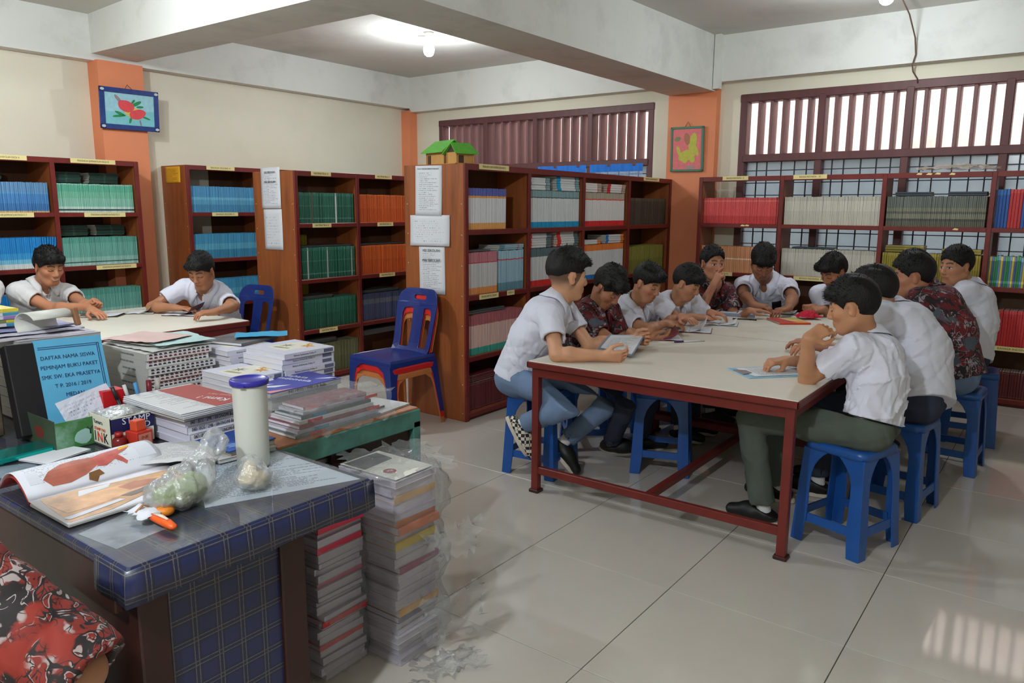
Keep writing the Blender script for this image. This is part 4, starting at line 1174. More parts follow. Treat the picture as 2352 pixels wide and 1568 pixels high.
def head_vol(C, f, l, u, s, h, N, neck_r=.054):
    v = Vol(np.minimum(C - .17 * s, N - .07), np.maximum(C + .17 * s, N + .07), h)
    P = lambda a, b, c: C + (f * a + l * b + u * c) * s
    R = np.array([f, l, u])
    v.ell(P(-.016, 0, .030), (.096 * s, .076 * s, .088 * s), R, 0)
    v.ell(P(.020, 0, -.034), (.070 * s, .063 * s, .080 * s), R, .03)
    v.cap(P(.058, -.012, -.096), P(.058, .012, -.096), .021 * s, .021 * s, .03)
    for q in (-1, 1):
        v.cap(P(-.012, q * .054, -.055), P(.045, q * .026, -.094), .016 * s, .016 * s, .03)
        v.ell(P(.052, q * .044, -.020), (.026 * s, .02 * s, .02 * s), R, .025)
        v.cap(P(.076, q * .012, .022), P(.062, q * .045, .022), .012 * s, .012 * s, .016)
        v.ell(P(.096, q * .031, .001), (.018 * s, .016 * s, .011 * s), R, .012, 'x')
        v.ell(P(.070, q * .031, .000), (.0155 * s, .015 * s, .0115 * s), R, .004)
        er = nrm(l * q * .9 - f * .35)
        v.ell(P(-.006, q * .078, -.006), (.019 * s, .0065 * s, .033 * s), np.array([nrm(np.cross(er, u)), er, nrm(u - f * .15)]), .006)
        v.ell(P(.002, q * .086, -.006), (.010 * s, .006 * s, .018 * s), R, .005, 'x')
        v.ell(P(.090, q * .0135, -.036), (.011 * s, .008 * s, .0075 * s), R, .006)
    v.cap(P(.082, 0, .014), P(.101, 0, -.028), .0085 * s, .0125 * s, .012)
    v.cap(P(.082, -.016, -.0585), P(.082, .016, -.0585), .0085 * s, .0085 * s, .007)
    v.cap(P(.081, -.013, -.0705), P(.081, .013, -.0705), .0095 * s, .0095 * s, .007)
    v.cap(P(-.022, 0, -.055), N, neck_r * s, (neck_r + .008) * s, .03)
    return v

def head_paint(V, C, f, l, u, s, skin, eyes, fade, smile=False):
    q = (V - C) / s; a, b, c = q @ f, q @ l, q @ u; ab = np.abs(b)
    skin = np.array(lin(skin)[:3]); col = np.tile(skin, (len(V), 1))
    def mixin(w_, t):
        w_ = np.clip(w_, 0, 1)[:, None]; col[:] = col * (1 - w_) + np.array(t) * w_
    front = a > .035
    mixin(front * np.clip(1.2 - np.hypot((ab - .042) / .024, (c + .025) / .022), 0, .25), skin * np.array((1.15, .82, .78)))
    mixin((a > -.05) * (ab > .072) * (np.abs(c) < .04) * .25, skin * np.array((1.1, .8, .75)))
    mixin((a > .05) * np.clip(1.5 - np.hypot(b / .024, (c + .065) / .011) * 1.1, 0, 1) * .65, skin * np.array((.95, .55, .55)))
    mixin((a > .05) * (ab < .022) * np.clip(1.6 - np.abs(c + .0645 - b * b * 3) / .0018, 0, 1) * .7, skin * .3)
    mixin((a > .07) * np.clip(1.4 - np.hypot((ab - .009) / .005, (c + .044) / .004), 0, 1) * .8, skin * .25)
    if smile: mixin((a > .05) * (ab < .020) * np.clip(1.5 - np.abs(c + .0655 - b * b * 14) / .0032, 0, 1) * .9, (.55, .52, .48))
    bo = c - (.0245 + .006 * np.sin(np.clip((ab - .012) / .036, 0, 1) * 2.6) - (ab - .03) * .08)
    mixin(front * (ab > .011) * (ab < .051) * np.clip(1.6 - np.abs(bo) / .0042, 0, 1) * .9, (.012, .009, .008))
    if eyes == 'open':
        e = np.hypot((ab - .031) / .0145, (c + .0005) / .0058)
        mixin(front * np.clip((1.15 - e) * 5, 0, 1), (.62, .58, .55))
        mixin(front * (e < 1.1) * np.clip((1.25 - np.hypot((ab - .031), c * .8) / .0056) * 4, 0, 1), (.01, .008, .007))
        mixin(front * (np.abs(ab - .031) < .017) * np.clip(1.7 - np.abs(c - .0062 + ((ab - .031) / .017) ** 2 * .004) / .0020, 0, 1) * .9, (.015, .01, .01))
    else:
        mixin(front * (np.abs(ab - .031) < .017) * np.clip(1.7 - np.abs(c + .0045 + ((ab - .031) / .017) ** 2 * -.003) / .0022, 0, 1) * .9, (.015, .01, .01))
    if fade:
        w_ = ((a < .055 - .5 * np.clip(.03 - c, 0, .1)) & (c > -.075 + .5 * np.clip(a + .02, 0, .1))) * np.clip((c + .075) / .06, 0, 1)
        ear = np.hypot((a + .006) / .024, (c + .006) / .038) < 1
        mixin(np.where(ear & (ab > .07), 0, w_ * fade), (.014, .012, .012))
    return col

def hair_vol(C, f, l, u, s, h, style, seed):
    """style: dict(top, side, back, front, spike): thickness on top and sides, where the hairline runs."""
    g = dict(top=.022, side=.006, back=-.05, front=.066, spike=.006, fringe=0.0, burn=-.01)
    g.update(style)
    v = Vol(C - .175 * s, C + .175 * s, h); R = np.array([f, l, u]); P = lambda a, b, c: C + (f * a + l * b + u * c) * s
    v.ell(P(-.017, 0, .030), ((.098 + g['side']) * s, (.077 + g['side']) * s, (.089 + g['side']) * s), R, 0)
    v.ell(P(-.006, 0, .052), (.094 * s, (.068 + g['side'] * .6) * s, (.068 + g['top']) * s), R, .03)
    if g['fringe']:
        v.cap(P(.075, -.045, .075), P(.078, .035, .078), .022 * s, .02 * s, .03); v.cap(P(.082, -.03, .062), P(.084, .03, .066), .013 * s, .012 * s, .02)
    def cut(p):
        q = (p - C) / s; a, b, c = q @ f, q @ l, q @ u
        t = np.clip((a + .03) / .10, 0, 1)
        lo = g['back'] + (g['burn'] - g['back']) * np.clip((a + .075) / .055, 0, 1)
        fr = g['front'] - g['fringe'] - .012 * np.abs(b) / .06
        t2 = np.clip((a - .045) / .025, 0, 1); f1 = np.interp(a, [.012, .045], [g['burn'], .022])
        lim = np.where(a > .012, np.maximum(lo, f1 + (fr - f1) * t2), lo)
        ear = np.hypot((a + .006) / .024, (c + .008) / .036)
        lim = np.where((np.abs(b) > .06) & (ear < 1.15) & (c < .03), np.maximum(lim, .026), lim)
        return (lim - c) * s
    r = np.random.RandomState(seed); D = r.normal(size=(9, 3)); ph = r.uniform(0, 6.3, 9)
    idx = v.near(.06); p = v.pts(idx); q = (p - C) / s
    d = v.a[idx].astype(np.float64)
    rad = np.linalg.norm(q, axis=1, keepdims=True); dirn = q / rad
    n = sum(np.sin((q @ l) * (70 + 22 * i) + 1.2 * np.sin((q @ f) * (18 + 5 * i) + ph[i]) + (q @ u) * D[i][0] * 14 + ph[i] * 2) for i in range(5)) / 4 + sum(np.sin(dirn @ (D[i] * 5) + ph[i]) for i in range(5, 9)) / 5
    topw = np.clip((q @ u) / .1, .15, 1)
    d = d - n * g['spike'] * topw - g['spike'] * .5 * topw
    d = np.maximum(d, cut(p) + n * .003)
    # hollow out the middle of the shell so that the face stays free
    v.a[idx] = d.astype(F4)
    return v

def person(spec):
    """Builds one seated person from named joints; see the table below."""
    g = dict(s=1.0, skin=(176, 122, 92), eyes='down', fade=0, hair={}, h=.005, seed=1, shirt=M_SHIRT, trousers=M_TROU_DARK, shoes=M_SHOE, bow=.03, sleeve=.62,
             tuck=False, badge=None, collar=True, belt=False, feet=True, twist=0, girth=1.06, headscale=1.0, fold=.005, body=True)
    g.update(spec); s = g['s']; rs = g['seed']
    hip, N, Hc = V3(g['hip']), V3(g['neck']), V3(g['head'])
    th = math.radians(g['face']); F0 = V3((math.cos(th), math.sin(th), 0)); L0 = V3((-math.sin(th), math.cos(th), 0))
    U = nrm(N - hip)
    tw = math.radians(g['face'] + g['twist']); Ls = V3((-math.sin(tw), math.cos(tw), g.get('tilt', 0))); Ls = nrm(Ls - U * (Ls @ U)); Fs = np.cross(Ls, U)
    Lh = nrm(L0 - U * (L0 @ U)); Fh = np.cross(Lh, U)
    # head frame
    ya, pi_, ro = (math.radians(a) for a in g['look'])
    f = V3((math.cos(ya) * math.cos(pi_), math.sin(ya) * math.cos(pi_), -math.sin(pi_))); l = V3((-math.sin(ya), math.cos(ya), 0)); u = np.cross(f, l)
    l, u = l * math.cos(ro) + u * math.sin(ro), u * math.cos(ro) - l * math.sin(ro)
    hs = s * g['headscale']
    root = empty('person', (hip[0], hip[1], 0), 0, g['label'], 'person')
    off = V3((hip[0], hip[1], 0))
    mk = lambda nm, parts, m, par=None, col=None: np_mesh(nm, [(V - off, Q) for V, Q in parts], m, par or root, col)
    hw = .168 * s
    sh = {1: N + Ls * hw - U * .052 * s + Fs * .012, -1: N - Ls * hw - U * .052 * s + Fs * .012}
    arms = {}
    for sd, key in ((1, 'L'), (-1, 'R')):
        A = g['arm' + key]
        if 'sh' in A: sh[sd] = sh[sd] + V3(A['sh'])
        W = V3(A['w']); S_ = sh[sd]; dl = np.linalg.norm(W - S_); k = min(1.14, max(1.0, dl / (.53 * s * .985)))
        E, W = ik(S_, W, .285 * s * k, .25 * s * k, V3(A['e']) - (S_ + W) / 2 if 'e' in A else A['pole'])
        arms[sd] = (E, W, A)
    # skin: arms, hands, neck stub
    pts = [N, N - U * .2] + [p for sd in arms for p in (sh[sd], arms[sd][0], arms[sd][1] + V3((.1, .1, .1)), arms[sd][1] - V3((.1, .1, .1)), arms[sd][1] + nrm(arms[sd][2]['d']) * .19)]
    lo = np.min(pts, 0) - .08; hi = np.max(pts, 0) + .08; lo[2] = max(lo[2], min(p[2] for p in pts[2:]) - .06)
    v = Vol(lo, hi, g['h'])
    v.cap(N - U * .06, N + U * .01, .06 * s, .055 * s, 0); v.cap(N - U * .08, N - U * .17, .06 * s, .05 * s, .03)
    for sd in arms:
        E, W, A = arms[sd]
        v.cap(N - U * .06, sh[sd], .045 * s, .045 * s, .03)
        v.cap(sh[sd], E, .047 * s, .037 * s, .03)
        m = E + (W - E) * .28
        ax = nrm(np.cross(nrm(A['d']), A['n']))
        v.cap(E, m, .037 * s, .040 * s, .02); v.cap(m, W, .039 * s, .0235 * s, .02, lat=ax, ratio=1.18)
        v.cap(W - nrm(W - E) * .02, W + nrm(A['d']) * .02 * s, .0215 * s, .019 * s, .015, lat=ax, ratio=1.3)
        hand(v, W, A['d'], A['n'], sd * -1, A.get('pose', 'relax'), s)
    Vb, Qb = v.mesh()
    sk = np.array(lin(g['skin'])[:3])
    r = np.random.RandomState(rs)
    cb = np.tile(sk, (len(Vb), 1)) * (1 + .06 * np.sin(Vb @ r.normal(size=3) * 30))[:, None]
    for sd in arms:
        E, W, A = arms[sd]; D = nrm(A['d']); d = (Vb - W) @ D
        w_ = np.clip((d - .05) / .09, 0, 1) * (np.linalg.norm(Vb - W, axis=1) < .22) * .3
        cb = cb * (1 - w_[:, None]) + sk * np.array((1.12, .86, .82)) * w_[:, None]
    hv = head_vol(Hc, f, l, u, hs, min(g['h'] * .8, .004), N + (Hc - N) * .12, .052)
    Vh, Qh = hv.mesh(); ch = head_paint(Vh, Hc, f, l, u, hs, g['skin'], g['eyes'], g['fade'], g.get('smile'))
    body = mk('body', [(Vb, Qb), (Vh, Qh)], M_SKIN, None, np.concatenate([cb, ch]))
    # hair
    hv = hair_vol(Hc, f, l, u, hs, .0046, g['hair'], rs)
    Vr, Qr = hv.mesh(); q = (Vr - Hc) / hs; rr = np.random.RandomState(rs + 5)
    up_ = (q @ u > .03) & ((q @ u) + .6 * (q @ f) > .05); cand = np.nonzero(up_)[0]
    tv, tq = [], []
    sp_ = dict(top=.022, spike=.006); sp_.update(g['hair'])
    for i in rr.choice(cand, min(len(cand), 420), replace=False):
        nn = nrm(q[i] - np.array([0, 0, 0]) + f * .0); fl = nrm(nn * (.25 + sp_['spike'] * 60 * rr.uniform(.3, 1)) + f * rr.uniform(.2, 1.0) + l * rr.normal() * .35 - u * max(0, .25 - q[i] @ u * 2) * .6)
        w_ = nrm(np.cross(fl, nn)) * rr.uniform(.002, .004); L_ = rr.uniform(.010, .022) * (1 + sp_['spike'] * 60) * .62
        b0 = Vr[i] - nn * .004; k = len(tv)
        tv += [b0 - w_, b0 + w_, b0 + fl * L_ * .6 + nn * .003 + w_ * .6, b0 + fl * L_ * .6 + nn * .003 - w_ * .6, b0 + fl * L_ + w_ * .08, b0 + fl * L_ - w_ * .08]
        tq += [(k, k + 1, k + 2, k + 3), (k + 3, k + 2, k + 4, k + 5)]
    mk('hair', [(Vr, Qr), (np.array(tv), np.array(tq, int))], M_HAIR)
    # shirt
    gi = g['girth']; mid = hip + (N - hip) * .48 - Fh * g['bow'] * s
    chest = hip + (N - hip) * .76 - Fs * g['bow'] * .6 * s
    lo = np.min([hip, N, sh[1], sh[-1]] + [sh[k] + (arms[k][0] - sh[k]) for k in arms], 0) - .17; hi = np.max([hip, N, sh[1], sh[-1]] + [arms[k][0] for k in arms], 0) + .17
    hs_ = g['h'] * 1.5
    v = Vol(lo, hi, hs_)
    low = hip - U * (.15 if not g['tuck'] else .10) * s
    v.cap(low, mid, (.136 if not g['tuck'] else .128) * s * gi, .116 * s * gi, .03, lat=Lh, ratio=1.38)
    v.cap(mid, chest, .116 * s * gi, .122 * s * gi, .05, lat=nrm(Lh + Ls), ratio=1.42)
    v.cap(chest, N - U * .07 * s, .116 * s, .085 * s, .05, lat=Ls, ratio=1.5)
    v.cap(sh[1], sh[-1], .058 * s, .058 * s, .05)
    v.cap(N - U * .015 * s, N - U * .05 * s, .062 * s, .08 * s, .04)
    for sd in arms:
        E, W, A = arms[sd]; d = nrm(E - sh[sd]); fr = g['sleeve']
        e = sh[sd] + d * .285 * s * fr
        sw = g.get('sleevew', 1.0); v.cap(sh[sd] + d * .02, e + d * .03, .066 * s * sw, .069 * s * (1.0 if fr < .8 else .85) * sw, .045, cut=(e, d))
    v.shift(folds(rs + 11, g['fold'] * 1.15, 32), .03)
    r1 = np.random.RandomState(rs + 77); kk = r1.normal(size=(4, 3)) * 9; pp = r1.uniform(0, 6.3, 4); sl = r1.choice([-1, 1]) * r1.uniform(12, 26)
    def waist(q):
        h = (q - hip) @ U; a = (q - hip) @ Lh; b = (q - hip) @ Fh
        w1 = np.sin(q @ kk[0] + pp[0]) + np.sin(q @ kk[1] + pp[1]); w2 = np.sin(q @ kk[2] + pp[2]) * .6 + np.sin(q @ kk[3] + pp[3]) * .6
        rdg = (1 - np.abs(np.sin(h * 40 + a * sl * (b < 0) + b * 16 + 1.5 * w1))) ** 3.5
        return -g['fold'] * 1.7 * rdg * np.clip(.55 + w2, 0, 1) * np.clip(1.25 - h / (.34 * s), .12, 1)
    v.shift(waist, .03)
    q0 = N
    def placket(p):
        a = (p - q0) @ Ls; b = (p - q0) @ Fs
        return -.0022 * np.clip(1.4 - np.abs(a) / .017, 0, 1) * (b > .0)
    v.shift(placket, .03)
    for sd in arms:
        E, W, A = arms[sd]; d = nrm(E - sh[sd]); e = sh[sd] + d * .285 * s * g['sleeve']
        v.cap(e - d * .028, e + d * .05, .052 * s, .057 * s, .004, 'x')
    # neck opening and a V at the front
    v.cap(N - U * .02, N + U * .12, .058 * s, .062 * s, .004, 'x')
    v.cap(N + Fs * .055 * s - U * .01, N + Fs * .12 * s - U * .105 * s, .040 * s, .012 * s, .004, 'x')
    v.cap(N + Fs * .04 * s, N + Fs * .16 * s - U * .02 * s, .036 * s, .034 * s, .004, 'x')
    ht = g.get('hemtilt', .25 if g['tuck'] else .1)
    hem = hip - U * (g.get('hem', .035) if not g['tuck'] else -.028) * s
    v.plane(hem, -U + Fh * ht)
    V, Q = v.mesh(); shirt = mk('shirt', [(V, Q)], g['shirt'])
    from mathutils.bvhtree import BVHTree
    bt = BVHTree.FromPolygons([tuple(x) for x in V], [tuple(int(i) for i in q) for q in Q])
    # collar: a folded strip round the neck with two points, lying on the shoulders
    if g['collar']:
        rows = [[], [], [], [], []]
        n = 33
        def drop(ra, ph, lift):
            o = N + (Fs * math.cos(ph) * 1.08 + Ls * math.sin(ph)) * ra * s
            h = bt.ray_cast(Vector(o + U * .16), Vector(-U), .35)
            z = (V3(h[0]) - o) @ U if h[0] is not None else -.05
            return o + U * (max(z, -.12) + lift)
        for i in range(n):
            e = abs(2 * i / (n - 1) - 1); ph = math.radians(20 + 320 * i / (n - 1))
            fr = max(0, math.cos(ph)); tip = max(0, (e - .72) / .28)
            base = N + (Fs * math.cos(ph) * 1.05 + Ls * math.sin(ph)) * .0
            st = lambda ra, h: N + (Fs * math.cos(ph) * 1.06 + Ls * math.sin(ph)) * ra * s + U * h * s
            top = .056 - .060 * fr ** 1.5
            rows[0].append(st(.060, top - .045)); rows[1].append(st(.0605, top)); rows[2].append(st(.0675, top + .003))
            rows[3].append(drop(.086, ph, .017)); rows[4].append(drop(.108 + .012 * fr + .022 * tip, ph, .008) - U * .012 * tip * s)
        mb = MB(); mb.ribbon([[Vector(q - off) for q in rw] for rw in rows])
        co = mb.build('collar', g['shirt'], shirt); md = co.modifiers.new('solid', 'SOLIDIFY'); md.thickness = .0045; md.offset = 0
    if g['badge']:
        la, dn, bw, bh, bm_ = g['badge']; rows = []
        for j in range(5):
            rw = []
            for i in range(5):
                o = N + Ls * (la + (i / 4 - .5) * bw) * s - U * (dn + (j / 4 - .5) * bh) * s
                hit = bt.ray_cast(Vector(o + Fs * .4), Vector(-Fs))
                p = (V3(hit[0]) if hit[0] is not None else o + Fs * .1) + Fs * .003
                rw.append(Vector(p - off))
            rows.append(rw)
        mb = MB(); mb.ribbon(rows); bo = mb.build('badge', bm_, shirt); bo.modifiers.new('solid', 'SOLIDIFY').thickness = .002
    # trousers, belt, socks, shoes
    legs = {}
    for sd, key in ((1, 'L'), (-1, 'R')):
        Hj = hip + L0 * sd * .088 * s + F0 * .02 * s - V3((0, 0, .015))
        K, An = V3(g['knee' + key]), V3(g['ank' + key])
        legs[sd] = (Hj, K, An)
    ps = [hip, hip + V3((0, 0, .12))] + [p for k in legs for p in legs[k]]
    v = Vol(np.min(ps, 0) - .16, np.max(ps, 0) + .16, g['h'] * 1.9)
    v.cap(hip - V3((0, 0, .005)), hip + U * .09 * s, .112 * s * gi, .108 * s * gi, 0, lat=L0, ratio=1.42)
    for sd in legs:
        Hj, K, An = legs[sd]
        d = nrm(An - K)
        v.ell(Hj - F0 * .05 * s, (.10 * s, .09 * s, .09 * s), np.eye(3), .05)
        v.cap(Hj, K, .090 * s, .064 * s, .03); v.cap(K, K + (An - K) * .4, .063 * s, .064 * s, .02); v.cap(K + (An - K) * .35, An + d * .04, .063 * s, g.get('hemr', .056) * s, .02, cut=(An - d * .01, d))
    v.shift(folds(rs + 31, g['fold'] * .9, 22), .03)
    for sd in legs:
        Hj, K, An = legs[sd]; d = nrm(An - K); v.cap(An - d * .06, An + d * .06, .044 * s, .047 * s, .003, 'x')
    v.plane(hip + U * (.02 if g['tuck'] else .085) * s, U - Fh * (ht if g['tuck'] else 0))
    tr = mk('trousers', [v.mesh()], g['trousers'])
    if g['belt']:
        v = Vol(hip - .26, hip + .26, .006)
        v.cap(hip - U * .05, hip + U * .12 * s, .122 * s * gi, .120 * s * gi, 0, lat=L0, ratio=1.4); v.plane(hip + U * .032 * s, U - Fh * ht); v.plane(hip - U * .014 * s, -U + Fh * ht)
        mk('belt', [v.mesh()], M_BELT, tr)
    if g['feet']:
        for sd, key in ((1, 'L'), (-1, 'R')):
            Hj, K, An = legs[sd]; d = nrm(An - K); fd = nrm(g.get('foot' + key, F0)); up = nrm(-d) if fd @ d < .9 else V3((0, 0, 1))
            if 'up' + key in g: up = nrm(g['up' + key])
            up = nrm(up - fd * (up @ fd)); sl = np.cross(up, fd)
            v = Vol(An - .26, An + .26, .0068)
            heel = An + d * .05 * s - fd * .035 * s; toe = heel + fd * .205 * s
            v.cap(An + d * .0, An + d * .05 * s, .042 * s, .042 * s, .02)
            v.cap(heel, heel + fd * .12 * s + up * .004, .036 * s, .04 * s, .03); v.cap(heel + fd * .10 * s, toe - up * .012 * s, .042 * s, .030 * s, .03, lat=sl, ratio=1.25)
            if g.get('collar_h'): pass
            v.plane(heel - up * .034 * s, -up); v.plane(An + d * .022 * s - fd * .0, up * 1 - fd * .35)
            sm = g['shoes'][0 if sd > 0 else 1] if isinstance(g['shoes'], tuple) else g['shoes']
            so = mk('shoe', [v.mesh()], sm)
            b = MB(); prof = []
            for q in range(20):
                t = 2 * PI * q / 20; cc, ss = math.cos(t), math.sin(t)
                wv = (.046 if cc > 0 else .040) * s
                prof.append(heel + fd * (.085 * s + .128 * s * cc) + sl * wv * ss - up * .034 * s)
            b.ribbon([[Vector(p - off - up * .014 * s) for p in prof], [Vector(p - off + up * .006 * s) for p in prof]], closed=True, smooth=False)
            b.f.append(list(range(19, -1, -1))); b.m.append(0); b.s.append(False); b.f.append(list(range(20, 40))); b.m.append(0); b.s.append(False)
            b.build('sole', M_SOLE, so)
            if g.get('sock', True):
                mb = MB().tube([Vector(An - d * .05 - off), Vector(An + d * .035 * s - off)], [.036 * s, .036 * s], 12, cap=False)
                mb.build('sock', g.get('sockm', M_SOCK), root)
            else:
                mb = MB().tube([Vector(An - d * .08 - off), Vector(An + d * .035 * s - off)], [.038 * s, .033 * s], 12, cap=False)
                mb.build('ankle', mat('bare_ankle_skin', g['skin'], .5), root)
    return root
